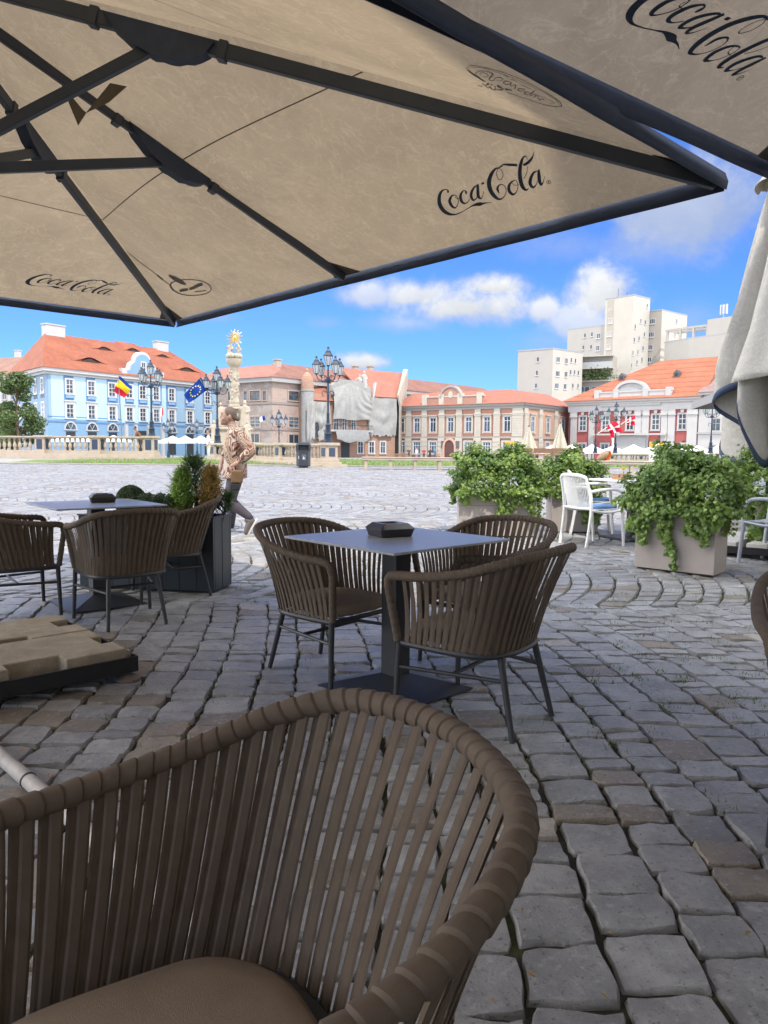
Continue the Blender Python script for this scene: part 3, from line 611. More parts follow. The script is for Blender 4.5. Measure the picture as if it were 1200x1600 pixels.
def canvas_print(owner_P,name,strokes_uv,m,parent,k):
    mb=MB()
    for L,Q in strokes_uv:
        A=[owner_P(k,s,r,-.0045) for s,r in L]; B=[owner_P(k,s,r,-.0045) for s,r in Q]; mb.sheet([A,B])
    return mb.build(name,m,parent)
HUBZ=2.40
U1=(-2.107,3.388); U1A=.8314; UZA,UZE,UHALF=3.285,2.338,2.5
u1,P1=umbrella('open beige parasol over the left tables, its ribs and struts showing from below',(U1[0],U1[1],0.),U1A,UZA,UZE,UHALF,CANV)
# read the prints off as (s,r) panel coordinates of the front panel by ray/plane intersection
u1M=Matrix.Translation((U1[0],U1[1],0))@Matrix.Rotation(-U1A,4,'Z')
def panel_uv(px,py,k):
    w=[np.array(u1M@P1(k,*q)) for q in((0,.999),(.9,.999),(0,.05))]; n=np.cross(w[1]-w[0],w[2]-w[0]); n/=np.linalg.norm(n)
    sg=np.array(u1M@P1(k,.4,.8))
    p=Vector(onplane(px,py,sg,n)); l=u1M.inverted()@p; c=math.cos(-k*PI/2);q=math.sin(-k*PI/2); x,y=l.x*c-l.y*q,l.x*q+l.y*c
    r=y/UHALF; return (x/(UHALF*r),r)
def strokes(S,ox,oy,sc,k):
    out=[]
    for st in S:
        L,Q=ribbon(st); out.append(([panel_uv(ox+x/sc,oy+y/sc,k) for x,y in L],[panel_uv(ox+x/sc,oy+y/sc,k) for x,y in Q]))
    return out
can1=[c for c in u1.children if c.name.startswith('canopy')][0]
UVC=strokes(COCA,670,230,1200/210.,0)
for k in range(4): canvas_print(P1,'brand_lettering',UVC,PRINT,can1,k)
UVS=strokes(SAX,720,90,1200/170.,3); canvas_print(P1,'oval_print',UVS,PALE,can1,3); canvas_print(P1,'oval_print',UVS,PALE,can1,1)
UVF=strokes(FRU,0,400,1200/360.,0); canvas_print(P1,'fruit_print',UVF,PALE,can1,0); canvas_print(P1,'fruit_print',UVF,PALE,can1,2)
# loose flap of cloth hanging beside the rib
mb=MB(); F3=[atY(px,py,3.75) for px,py in((95,130),(122,196),(130,172),(170,160),(198,135),(172,130),(135,176))]
inv=u1M.inverted(); L=[inv@Vector(p) for p in F3]; mb.add(L,[(0,1,2),(2,1,6),(6,3,5),(3,4,5)]); mb.build('cloth_flap',PATCH,u1,solid=.004)
u2A=.94; _v=Vector((math.sin(u2A),math.cos(u2A),0)); _u=Vector((math.cos(u2A),-math.sin(u2A),0)); _c=atZ(1210,276,UZE)
U2=Vector(_c)-_v*UHALF+_u*UHALF
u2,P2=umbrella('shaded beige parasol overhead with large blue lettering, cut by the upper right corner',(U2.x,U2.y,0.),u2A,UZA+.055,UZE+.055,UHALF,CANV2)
can2=[c for c in u2.children if c.name.startswith('canopy')][0]
u2M=Matrix.Translation((U2.x,U2.y,0))@Matrix.Rotation(-u2A,4,'Z'); _M1,_P1=u1M,P1
_a=np.array(panel_uv(670+568/5.7143,230+507/5.7143,0)); u1M,P1=u2M,P2; _q=np.array(panel_uv(1068,85,1))-_a; u1M,P1=_M1,_P1
for k in range(4): canvas_print(P2,'brand_lettering',[([(s*r/(r+_q[1])+_q[0],r+_q[1]) for s,r in L],[(s*r/(r+_q[1])+_q[0],r+_q[1]) for s,r in Q]) for L,Q in UVC],PRINT,can2,k)
# parasol bases: steel tray on screw feet, notched concrete slabs
STEEL=mat('black_steel',(.012,.012,.014),.5,.2,9.); CONC=mat('yellow_concrete',(.34,.285,.205),.92,.2,11.,.8,120.,stain=.7,ssc=3.,scol=(.2,.155,.1)); ROD=mat('zinc_rod',(.35,.32,.26),.5,.1,metal=.6)
def base(label,loc,ang,slab_label,x0,x1,y0,y1,cm=CONC,grp='slabs on the left parasol base'):
    t=thing('parasol_base',label,'parasol base',loc,-ang,'steel parasol bases')
    mb=MB()
    for a,b in(((x0,y0),(x1,y0)),((x1,y0),(x1,y1)),((x1,y1),(x0,y1)),((x0,y1),(x0,y0))): 
        d=Vector((b[0]-a[0],b[1]-a[1],0)).normalized(); mb.bar((a[0],a[1],.085),(b[0],b[1],.085),.012,.075)
    mb.box(x0,x1,y0,y1,.05,.058); mb.build('tray',STEEL,t)
    for a,b in((x0,y0),(x1,y0),(x1,y1),(x0,y1)):
        mb=MB(); a-=math.copysign(.035,a); b-=math.copysign(.035,b); mb.lathe([(.011,.03),(.011,.12),(.018,.122),(.018,.138),(.008,.14)],10,(a,b,0)); mb.lathe([(.062,.002),(.062,.012),(.05,.02),(.02,.034),(.011,.04)],20,(a,b,0)); mb.build('screw_foot',STEEL if (a<0) else mat('worn_foot',(.16,.13,.10),.8,.2),t,smooth=40)
    return t
def slab(label,t,x0,x1,y0,y1,z,notches,cm,group,h=.105,name='concrete_slab'):
    o=thing(name,label,'slab',t.location,0,group); o.rotation_euler=t.rotation_euler
    def edge(p,q,nt):
        p=Vector(p);q=Vector(q);d=(q-p);n=Vector((-d.y,d.x)).normalized(); out=[p]
        for a,b,dp in nt: out+=[p+d*a,p+d*a+n*dp,p+d*b+n*dp,p+d*b]
        return out
    cs=[(x0,y0),(x1,y0),(x1,y1),(x0,y1)]; poly=[]
    for i in range(4): poly+=edge(cs[i],cs[(i+1)%4],[(a,b,dp) for s,a,b,dp in notches if s==i])
    mb=MB(); mb.prism([tuple(p) for p in poly],z,z+h); s=mb.build('slab_body',cm,o,bevel=.007)
    for sd,a,b,dp in notches:
        p=Vector(cs[sd]);q=Vector(cs[(sd+1)%4]);d=q-p;n=Vector((-d.y,d.x)).normalized(); A=p+d*(a-.02)+n*dp*.45;B=p+d*(b+.02)+n*dp*.45
        mb=MB(); mb.tube([(A.x,A.y,z+.03),(B.x,B.y,z+.03)],.011,8); mb.build('lifting_rod',ROD,o,smooth=40)
    return o
B1=base('black steel parasol base on screw feet at left, loaded with concrete slabs',(U1[0],U1[1],0),U1A,'',-.62,.42,-.80,.80)
slab('notched concrete slab at the near right corner of the left parasol base',B1,-.10,.395,-.02,.76,.06,[(1,.30,.62,.10),(0,.35,.66,.08),(2,.35,.66,.06)],CONC,'slabs on the left parasol base')
slab('notched concrete slab at the far side of the left parasol base',B1,-.60,-.115,-.02,.76,.06,[(1,.3,.62,.07),(2,.35,.66,.1)],CONC,'slabs on the left parasol base')
slab('second notched concrete slab, near edge of the left parasol base',B1,-.10,.395,-.78,-.035,.06,[(1,.3,.62,.10),(2,.35,.66,.06)],CONC,'slabs on the left parasol base')
# pale pipe lying on the setts
a=Vector(ground(-60,1138)); b=Vector(ground(322,1478)); d=(b-a).normalized(); up=Vector((0,0,.027))
t=thing('metal_pipe','pale grey metal pipe with a dark ring lying on the setts behind the near chair','pipe',a)
mb=MB(); mb.tube([up,b-a+up],.026,18); mb.build('tube',mat('pale_pipe',(.40,.37,.33),.55,.12,14.,.1,120.,stain=.35,ssc=9.),t,smooth=40)
mb=MB()
r0=Vector(ground(40,1233))-a; r0=d*r0.dot(d)
mb.tube([r0-d*.004+up,r0+d*.004+up],.0285,18); mb.build('ring',STEEL,t,smooth=40)
mb=MB(); mb.tube([b-a-d*.03+up,b-a+d*.012+up],.029,18); mb.build('end_cap',mat('pipe_cap',(.28,.27,.25),.6),t,smooth=40)
# ================================================================== planters and plants
def rvec():
    while True:
        v=Vector((rnd.uniform(-1,1),rnd.uniform(-1,1),rnd.uniform(-1,1)))
        if .05<v.length<1: return v.normalized()
def leaf(mb,p,n,l,w,kind=0,tint=.5):
    n=n.normalized(); x=n.cross(Vector((.2,.1,1)) if abs(n.z)<.95 else Vector((1,0,0))).normalized(); y=n.cross(x)
    a=rnd.uniform(0,2*PI) if kind!=1 else rnd.gauss(-PI/2,.5); c,s=math.cos(a),math.sin(a); u=x*c+y*s; v=n.cross(u)
    if kind==0:      # two folded halves
        mb.add([p-u*l*.5,p+v*w*.5+n*w*.16,p+u*l*.5-n*l*.1,p-v*w*.5+n*w*.16],[(0,2,1),(0,3,2)],tint=tint)
    else:            # five-lobed ivy leaf
        q=[p-u*l*.35,p-u*l*.15+v*w*.55,p+v*w*.18+u*l*.02,p+u*l*.2+v*w*.42,p+u*l*.6-n*l*.12,p+u*l*.2-v*w*.42,p-v*w*.18+u*l*.02,p-u*l*.15-v*w*.55]
        m=len(mb.v); mb.add(q+[p+n*w*.1],[(8,0,1),(8,1,2),(8,2,3),(8,3,4),(8,4,5),(8,5,6),(8,6,7),(8,7,0)],tint=tint)
IVY=leafmat('ivy_leaf',(.04,.095,.022),(.29,.41,.09),.35,.38)
STEM=mat('woody_stem',(.12,.085,.05),.9,.2,20.)
BOX_=mat('greige_planter',(.36,.315,.28),.72,.07,3.,.1,220.,stain=.25,ssc=2.,scol=(.24,.21,.18)); DIRT=mat('potting_soil',(.03,.022,.015),.95,.3,40.)
def planter_box(label,loc,rz,lx,ly,h,m=BOX_,grp='greige planters overgrown with ivy',name='planter'):
    t=thing(name,label,'planter',loc,rz,grp)
    mb=MB(); e=.03
    for a,b,c,d in((0,lx,0,e),(0,lx,ly-e,ly),(0,e,e,ly-e),(lx-e,lx,e,ly-e)): mb.box(a,b,c,d,.012,h)
    mb.box(.004,lx-.004,.004,ly-.004,.012,.05); mb.build('box',m,t,bevel=.004)
    mb=MB(); mb.box(.02,lx-.02,.02,ly-.02,0,.0118); mb.build('foot',STEEL,t)
    mb=MB(); mb.box(e,lx-e,e,ly-e,.06,h-.03); mb.build('soil',DIRT,t)
    if m is BOX_:
        mb=MB(); 
        for x0,x1,y0,y1 in((-.001,lx+.001,-.002,.001),(-.002,.001,-.001,ly+.001),(lx-.001,lx+.002,-.001,ly+.001)): mb.box(x0,x1,y0,y1,h*.66,h*.667)
        mb.build('joint_line',mat('planter_joint',(.16,.14,.12),.8),t)
    return t
def ivy(label,planter,lx,ly,h,top,over,n,trails,seed,asym=0.):
    global rnd
    keep=rnd; rnd=random.Random(seed)
    t=thing('ivy_plant',label,'ivy',planter.location,planter.rotation_euler.z,'ivy plants spilling from the planters')
    mb=MB(); lumps=[]
    for _ in range(26): lumps.append((rnd.uniform(-.0,1.)*lx,rnd.uniform(0,1)*ly,h+rnd.uniform(.0,top),rnd.uniform(.12,.22)))
    cx,cy=lx/2,ly/2
    def surf():
        v=rvec(); 
        if v.z<-.35: v.z=-v.z
        lump=1+.16*math.sin(v.x*7+seed)+.13*math.sin(v.y*9+v.z*6+seed*2)+.09*math.sin(v.z*13+v.x*11)
        p=Vector((cx+v.x*(lx/2+over)*lump,cy+v.y*(ly/2+over)*lump,h+ (top*v.z*lump if v.z>0 else v.z*.2)))
        nrm=Vector((v.x/(lx/2+over),v.y/(ly/2+over),v.z/top)).normalized()
        return p,nrm,v
    for _ in range(n):
        p,nr,v=surf(); dp=rnd.random()**2*.12; p=p-nr*dp+Vector((rnd.gauss(0,.02),rnd.gauss(0,.02),rnd.gauss(0,.02)))
        nn=(nr*.8+rvec()*.75+Vector((0,0,.35))); s=rnd.uniform(.6,1.25)
        tone=.42+.25*math.sin(p.x*9+seed)*math.sin(p.z*11+p.y*6)+rnd.gauss(0,.24)+(.4 if rnd.random()<.08 else 0)
        leaf(mb,p,nn,.047*s,.045*s,2,min(1,max(0,tone)))
    for x,y,ln,wd in trails:
        k=int(ln*260*wd/.1)
        for _ in range(k):
            f=rnd.random()**.9; z=h+.02-ln*f; sp=wd*(1-.65*f)
            p=Vector((x+rnd.gauss(0,sp*.5)+.05*math.sin(f*5+x*9),y+(-.03-abs(rnd.gauss(0,.035)) if y<=ly/2 else .03+abs(rnd.gauss(0,.035))),z))
            if x<0: p=Vector((-.03-abs(rnd.gauss(0,.035)),y+rnd.gauss(0,sp*.5),z))
            if x>lx: p=Vector((lx+.03+abs(rnd.gauss(0,.035)),y+rnd.gauss(0,sp*.5),z))
            nn=Vector((0,-1 if x>=0 and x<=lx else 0,.3))+rvec()*.8; s=rnd.uniform(.55,1.15); leaf(mb,p,nn,.06*s,.055*s,2,min(1,max(0,rnd.gauss(.5,.25))))
    mb.build('foliage',IVY,t)
    mb=MB()
    for x,y,ln,wd in trails:
        P=[(cx*.3+x*.7,cy*.3+y*.7,h-.02)]+[(x+.05*math.sin(f*5+x*9),y-.02 if y<=ly/2 else y+.02,h+.03-ln*f) for f in np.linspace(.1,1,8)]; mb.tube(P,.004,5)
    for _ in range(14):
        v=rvec(); mb.tube([(cx,cy,h-.05),(cx+v.x*lx*.3,cy+v.y*ly*.3,h+top*.4),(cx+v.x*lx*.5,cy+v.y*ly*.5,h+top*abs(v.z)*.85)],.005,5)
    mb.build('stems',STEM,t,smooth=40); rnd=keep
    return t
# right planter (near, in the shade)
q=ground(991,887); q2=ground(1115,903); rz=math.atan2(q2[1]-q[1],q2[0]-q[0]); lx=float(np.hypot(*(q2-q)[:2])); PR=planter_box('large greige planter at right in front of the white chairs',q,rz,lx,.34,.62)
ivy('dark ivy bush spilling over the near right planter',PR,lx,.34,.62,.50,.16,7000,[(.12,0,.40,.13),(.32,0,.47,.11),(.36,0,.62,.07),(.05,0,.28,.14),(.62,0,.30,.14),(.72,0,.36,.10),(.5,0,.24,.14),(-.01,.15,.3,.14),(lx+.01,.15,.26,.12)],3)
# left planter (sunlit)
q=ground(716,838); PL=planter_box('greige planter behind the middle table, sunlit front face',q,Rd(-3),.98,.40,.60)
ivy('round sunlit ivy bush on the planter behind the middle table',PL,.98,.40,.60,.50,.155,8200,[(.1,0,.2,.14),(.3,0,.16,.14),(.5,0,.34,.12),(.64,0,.38,.09),(.85,0,.24,.14),(.95,0,.46,.08),(-.01,.2,.22,.14),(.99,.2,.42,.12)],5)
q=ground(861,832); PM=planter_box('smaller greige planter behind the white chair',q,Rd(-2),.62,.40,.62)
ivy('ivy bush behind the white chair, trailing down beside its legs',PM,.60,.40,.62,.44,.10,5200,[(.1,0,.18,.14),(.42,0,.5,.12),(.55,0,.52,.1),(.3,0,.3,.12),(.63,.2,.55,.14),(-.01,.2,.2,.14)],8)
PQ=planter_box('greige planter at the right edge behind the grey plastic chair',(4.05,8.0,gz(8.)),Rd(-38),.8,.4,.62)
ivy('tall dark ivy at the right photo edge under the folded parasol',PQ,.8,.4,.62,.62,.26,6500,[(.1,0,.5,.16),(.3,0,.45,.16),(.5,0,.5,.14),(-.01,.2,.55,.16),(-.01,.1,.5,.14)],13)
PB=planter_box('greige planter half hidden behind the near right planter',(3.42,9.35,gz(9.3)),Rd(-6),1.15,.4,.6)
ivy('low ivy hedge showing behind the near right planter',PB,1.15,.4,.6,.36,.13,4200,[(.9,0,.35,.14),(1.1,0,.4,.12)],17)
# flowers
def flower(label,p,h):
    t=thing('yellow_flower',label,'flower',p,0,'yellow flowers among the planters'); mb=MB()
    mb.tube([(0,0,0),(.01,0,h*.5),(0,0,h)],.004,6); mb.build('stem',mat('flower_stem',(.06,.12,.03),.6),t,smooth=40); mb=MB()
    for r0 in(.045,.032,.018):
        for k in range(11):
            a=2*PI*k/11+r0*50; d=Vector((math.cos(a),math.sin(a),0)); e=Vector((-d.y,d.x,0)); b=Vector((0,0,h+.03-r0*.4)); zz=.03-r0*.6+.012
            mb.add([b,b+d*r0*.7+e*.011+Vector((0,0,zz*.6)),b+d*r0*1.15+Vector((0,0,zz)),b+d*r0*.7-e*.011+Vector((0,0,zz*.6))],[(0,1,2,3)])
    mb.build('petals',mat('yellow_petal',(.75,.56,.02),.6,.12,40.),t); return t
# dark planter at left
q=ground(334,928); q0=ground(125,917); rz=math.atan2(q[1]-q0[1],q[0]-q0[0]); L=float(np.hypot(*(q-q0)[:2])); DK=mat('anthracite_planter',(.022,.029,.036),.42,.1,5.,.05,200.)
DP=planter_box('long anthracite planter behind the left table holding shrubs',q0,rz,L,.36,.60,DK,None)
mb=MB()
for k in range(1,8): mb.box(L*k/8-.003,L*k/8+.003,-.002,.0,.02,.59)
mb.box(L,L+.002,.17,.176,.02,.59); mb.build('panel_joint',mat('planter_groove',(.008,.01,.012),.6),DP)
mb=MB(); mb.box(-.008,L+.008,-.008,.03,.592,.604); mb.box(-.008,L+.008,.33,.368,.592,.604); mb.box(L-.03,L+.008,.03,.33,.592,.604); mb.build('rim',DK,DP,bevel=.002)
def dpl(u,v,z=.57):
    c,s=math.cos(rz),math.sin(rz); return (q0[0]+c*u-s*v,q0[1]+s*u+c*v,q0[2]+z)
def upx(px):                            # where along the planter a photo column falls
    d=ray(px,800); e=(math.cos(rz),math.sin(rz)); x0,y0=q0[0]-math.sin(rz)*.18,q0[1]+math.cos(rz)*.18; k=d[0]/d[1]; return (k*y0-x0)/(e[0]-k*e[1])
BOXW=leafmat('boxwood_leaf',(.012,.035,.012),(.045,.09,.025),.2); CON=leafmat('conifer_green',(.09,.19,.035),(.32,.48,.11),.3); DRY=leafmat('dry_conifer',(.22,.11,.035),(.46,.28,.10),.25); JUN=leafmat('dark_conifer',(.015,.05,.022),(.05,.12,.05),.2)
t=thing('box_ball',"dark green clipped box ball in the left planter",'shrub',dpl(upx(206),.17)); mb=MB()
for _ in range(4200):
    v=rvec(); r=.125*(1-.25*rnd.random()**2); p=Vector((v.x*r,v.y*r,.125+v.z*r*1.15)); leaf(mb,p,v+rvec()*.8,.022,.014,0,rnd.random())
mb.build('foliage',BOXW,t); mb=MB(); mb.tube([(0,0,-.02),(0,0,.12)],.012,6); mb.build('trunk',STEM,t)
t=thing('box_hedge','low dark box hedge between the box ball and the conifers','hedge',dpl((upx(228)+upx(262))/2,.17)); mb=MB()
for _ in range(6500):
    v=rvec(); m=max(abs(v.x),abs(v.y),abs(v.z)); v2=v/m; p=Vector((v2.x*.165,v2.y*.11,.08+v2.z*.085+.018*math.sin(v2.x*9)))+rvec()*.022; leaf(mb,p,v+rvec()*.8+Vector((0,0,.3)),.026,.016,0,rnd.random())
mb.build('foliage',BOXW,t); mb=MB()
for x in(-.1,0,.1): mb.tube([(x,0,-.02),(x*1.1,0,.1)],.008,6)
mb.build('trunk',STEM,t)
def conifer(label,u,v,h,r,m,n,sd,lean=0.,open_=0.,name='conifer'):
    t=thing(name,label,'shrub',dpl(u,v),0,'conifers in the left planter'); g=random.Random(sd); mb=MB(); st=MB()
    top=Vector((lean,0,h)); st.tube([(0,0,-.02),(lean*.4,0,h*.5),tuple(top)],[.009,.006,.002],6)
    for k in range(n):
        f=g.random()**.85; z=h*(.06+.92*f); a=g.uniform(0,2*PI); R_=r*(1-f)**.75*(.75+.5*g.random())*(1 if f>.12 else .8)+.012
        b=Vector((lean*f,0,z)); tip=b+Vector((math.cos(a)*R_,math.sin(a)*R_,R_*(.75+.5*g.random())))
        if open_ and g.random()<.6: st.tube([b,tip],[.003,.001],4,False)
        d=tip-b; m_=7 if not open_ else 9
        for j in range(m_):
            q=b+d*((j+.6)/m_) if not open_ else b+d*(.35+.65*(j+.6)/m_); s=g.uniform(.7,1.2); dv=(d.normalized()*.7+rvec()*.8); 
            e=dv.cross(rvec()).normalized()*.0045; l=.05*s
            mb.add([q-e,q+e,q+dv*l],[(0,1,2)],tint=min(1,max(0,g.gauss(.35+.5*(j/m_),.18))))
    mb.build('foliage',m,t); st.build('trunk',STEM,t); return t
conifer('bright green pointed conifer in the left planter',upx(288),.15,.40,.105,CON,430,1)
conifer('dark open conifer with a tall tip behind the bright green one',upx(304),.26,.50,.19,JUN,170,2,lean=-.05,open_=1.)
conifer('dried brown conifer at the right end of the left planter',upx(331),.17,.42,.10,DRY,420,3,lean=.0,name='dead_conifer')
conifer('small green sprig beside the dried brown conifer',upx(346),.20,.20,.07,JUN,70,4,lean=.05,open_=1.)
t=thing('ornamental_grass','tuft of pale dry ornamental grass at the foot of the conifers','grass clump',dpl(upx(282),.08)); mb=MB()
for _ in range(340):
    a=rnd.uniform(0,2*PI); l=rnd.uniform(.08,.17); o=rnd.uniform(.3,.95); b=Vector((rnd.gauss(0,.02),rnd.gauss(0,.012),0)); d=Vector((math.cos(a)*o*1.5,math.sin(a)*.6*o,1)).normalized(); e=Vector((-math.sin(a),math.cos(a),0))*.0016
    mb.add([b-e,b+e,b+d*l*.6+e,b+d*l*.6-e,b+d*l+Vector((math.cos(a)*.03,0,-.012))],[(0,1,2,3),(3,2,4)],tint=rnd.random())
mb.build('blades',leafmat('dry_grass',(.20,.19,.10),(.42,.40,.26),.3),t)
# ================================================================== white plastic chairs, white table
WPL=mat('white_plastic',(.78,.77,.73),.42,.04,3.,.03,200.); GPL=mat('grey_plastic',(.36,.38,.42),.45,.05,3.); BLUE=clothmat('blue_pad',(.14,.26,.46),.0,.12)
def plastic_chair(label,m):
    t=thing('plastic_armchair',label,'chair',group='plastic armchairs on the sunny terrace')
    for s in(1,-1):
        mb=MB(); mb.tube(spline([(.235*s,-.27,.0),(.238*s,-.235,.22),(.24*s,-.215,.42),(.235*s,-.24,.62),(.222*s,-.29,.80)],5),[.016]*6+[.018]*8+[.016]*7,10,flat=1.2); mb.build('rear_leg',m,t,smooth=50)
        mb=MB(); mb.tube(spline([(.262*s,.265,.0),(.262*s,.245,.22),(.265*s,.225,.43),(.275*s,.21,.60),(.272*s,.165,.655)],5),.016,10,flat=1.2); mb.build('front_leg',m,t,smooth=50)
        mb=MB(); mb.tube(spline([(.272*s,.165,.655),(.275*s,.06,.668),(.262*s,-.1,.662),(.235*s,-.236,.64)],6),.018,10,flat=.62); mb.build('armrest',m,t,smooth=50)
        mb=MB(); mb.tube(spline([(.265*s,.225,.425),(.25*s,.0,.40),(.24*s,-.215,.425)],6),.016,8,flat=1.3); mb.build('side_rail',m,t,smooth=50)
    mb=MB(); mb.tube(spline([(-.222,-.29,.80),(-.15,-.318,.825),(0,-.33,.832),(.15,-.318,.825),(.222,-.29,.80)],6),.020,10,flat=.8); mb.build('top_rail',m,t,smooth=50)
    mb=MB()
    for k in range(19):
        x=-.20+.40*k/18; c=.03*(1-(x/.2)**2); mb.tube(spline([(x*.92,-.205-c*.6,.44),(x*.97,-.235-c,.6),(x*1.02,-.29-c,.815)],4),.0062,6)
    mb.tube([(-.225,-.215,.445),(0,-.235,.44),(.225,-.215,.445)],.014,8); mb.build('back_slats',m,t,smooth=50)
    mb=MB(); G=[]
    for y in np.linspace(-.22,.25,9): G.append([(x,y,.437-.014*math.cos(x*6)*math.cos(y*5)-(.02 if y>.2 else 0)) for x in np.linspace(-.245,.245,11)])
    mb.sheet(G); mb.build('seat',m,t,smooth=60,solid=.014); return t
W1=plastic_chair('white plastic armchair seen from behind beside the white table',WPL); W1.location=(2.47,8.72,gz(8.7)); W1.rotation_euler=(0,0,facing(.90,.42))
W2=dup(W1,None,'white plastic armchair hidden behind the nearest white one, only its top rail and legs showing',(2.78,9.85,gz(9.8)),facing(.96,-.2))
W3=plastic_chair('pale grey plastic armchair at the right photo edge',GPL); W3.location=(4.0,7.42,gz(7.4)); W3.rotation_euler=(0,0,facing(-.62,.78))
for nm_,ch in(('blue seat pad lying on the white armchair seen from behind',W1),('blue seat pad on the hidden white armchair',W2)):
    t=thing('seat_pad',nm_,'cushion',ch.location+Vector((0,0,.436)),ch.rotation_euler.z,'blue seat pads on white chairs'); mb=MB()
    G=[(x,y) for x,y in [(math.copysign(abs(math.cos(a))**.35,math.cos(a))*.215,math.copysign(abs(math.sin(a))**.35,math.sin(a))*.205+.03) for a in np.linspace(0,2*PI,36,endpoint=False)]]
    L=[(.94,.0),(1,.012),(1,.026),(.92,.038),(.5,.044),(.1,.044)]; vs=[(x*f,(y-.03)*f+.03,z) for f,z in L for x,y in G]; n=36
    mb.add(vs,[(i*n+j,i*n+(j+1)%n,(i+1)*n+(j+1)%n,(i+1)*n+j) for i in range(5) for j in range(n)]+[tuple(range(n))[::-1],tuple(range(5*n,6*n))]); mb.build('pad',BLUE,t,smooth=60)
T3=(3.12,9.25,gz(9.25)); t=thing('terrace_table','white square table beside the white armchair with a small trough and flower','table',T3,Rd(25))
mb=MB(); mb.box(-.38,.38,-.38,.38,.725,.75); mb.build('tabletop',WPL,t,bevel=.005)
mb=MB(); mb.box(-.04,.04,-.04,.04,.03,.70); mb.box(-.2,.2,-.04,.04,.70,.7245); mb.build('pedestal',FRAME,t,bevel=.003); mb=MB(); mb.box(-.27,.27,-.27,.27,.0,.028); mb.build('base_plate',FRAME,t,bevel=.004)
c=atY(970,755,9.1); t=thing('table_trough','terracotta coloured trough on the white table','trough',(c[0],9.12,T3[2]+.7505),Rd(10)); mb=MB()
for a,b,c_,d in((-.09,.09,-.05,-.04),(-.09,.09,.04,.05),(-.09,-.08,-.04,.04),(.08,.09,-.04,.04)): mb.box(a,b,c_,d,0,.065)
mb.box(-.08,.08,-.04,.04,0,.03); mb.build('trough_body',mat('terracotta',(.38,.22,.13),.8,.1,30.),t)
c=atY(974,742,9.2); flower('yellow flower above the white table',(c[0],9.2,T3[2]+.7505),max(.1,c[2]-T3[2]-.7505-.02))
c=atY(1142,741,7.3); flower('yellow flower poking out of the near right ivy',(c[0],7.3,.62),max(.1,c[2]-.64))
# white lattice fence panel glimpsed between the planters
t=thing('lattice_screen','white lattice screen glimpsed between two ivy bushes at right','screen',atZ(1140,800,.25)*np.array([1,1,0])+np.array([0,0,gz(9)])); mb=MB()
# placed behind the near right planter
t.location=(4.16,9.0,gz(9.)); 
for k in range(9):
    mb.box(-.2+.05*k,-.19+.05*k,-.008,.008,.1,.86)
for k in range(12): mb.box(-.205,.215,-.014,-.0085,.12+.062*k,.145+.062*k)
mb.build('slats',WPL,t); mb=MB(); mb.box(-.225,-.206,-.015,.015,0,.88); mb.box(.216,.235,-.015,.015,0,.88); mb.build('post',WPL,t)
# ================================================================== folded parasol at right
FX=(4.22,8.05); FCN=clothmat('folded_canvas',(.50,.475,.42),.22,.08,dirt=.2)
t=thing('folded_parasol','folded grey beige parasol hanging at the right edge with navy hem','parasol',(FX[0],FX[1],gz(8)),0); mb=MB()
ztop=4.15; nA=160
def rad(a,f):                            # f 0 top .. 1 hem
    k=8; w=.5+.5*math.cos(k*a+.55+.35*math.sin(2*a)); w=w**1.4
    R0=.10+.58*f**.85; return R0*(.34+.66*w+.06*math.sin(3*a+f*4)) + .02*math.sin(23*a+9*f)*f
def hem(a):
    w=.5+.5*math.cos(4*a+2.2); return 1.98-.92*w**1.2-.10*math.sin(8*a+1)
G=[];
for f in np.linspace(0,1,46):
    row=[]
    for j in range(nA+1):
        a=2*PI*j/nA; z=ztop+(hem(a)-ztop)*f; r=rad(a,f)*(1-.10*max(0,f-.85)/.15); row.append((r*math.cos(a+.12*math.sin(5*f)),r*math.sin(a+.12*math.sin(5*f)),z))
    G.append(row)
mb.sheet(G); cn=mb.build('canopy',FCN,t,smooth=70,solid=.004)
mb=MB(); G=[]
for f,o in((0,0.),(.5,.012),(1,-.01)):
    row=[]
    for j in range(nA+1):
        a=2*PI*j/nA; r=rad(a,1)*.90+.006+o; row.append((r*math.cos(a+.12*math.sin(5)),r*math.sin(a+.12*math.sin(5)),hem(a)+.03-.085*f))
    G.append(row)
mb.sheet(G); mb.build('hem_band',NAVY,cn,smooth=60,solid=.004)
# outer cloth panel folded over the front
mb=MB(); G=[]
for f in np.linspace(0,1,26):
    row=[]
    for q_ in np.linspace(-1,1,22):
        a=-PI/2-.28+q_*(.30+.52*f); r=(.16+.50*f**.9)*(1+.05*math.cos(q_*7))+.03; z=3.75+(1.93+.10*q_-3.75)*f; row.append((r*math.cos(a),r*math.sin(a),z-.0))
    G.append(row)
mb.sheet(G); mb.build('outer_fold',FCN,t,smooth=70,solid=.005)
mb=MB(); G=[]
for f in np.linspace(0,1,8): G.append([((.05+.24*f)*math.cos(a)*(1+.12*math.cos(6*a)),(.05+.24*f)*math.sin(a)*(1+.12*math.cos(6*a)),4.28-.36*f+.05*math.sin(4*a)*f) for a in np.linspace(0,2*PI,49)])
mb.sheet(G); mb.build('top_cap',FCN,t,smooth=60,solid=.004)
mb=MB(); mb.lathe([(.045,.05),(.045,4.3)],20); mb.build('pole',RIB,t,smooth=40)
mb=MB()
for k in range(8):
    a=k*PI/4+.3; mb.bar((.07*math.cos(a),.07*math.sin(a),4.1),(.22*math.cos(a),.22*math.sin(a),1.45 if k%2 else 1.9),.03,.045)
mb.build('ribs',NAVY,t)
B2=base('black steel base of the folded parasol loaded with pale slabs',(FX[0]-.05,FX[1]+.15,gz(8.)),Rd(40),'',-.6,.6,-.6,.6)
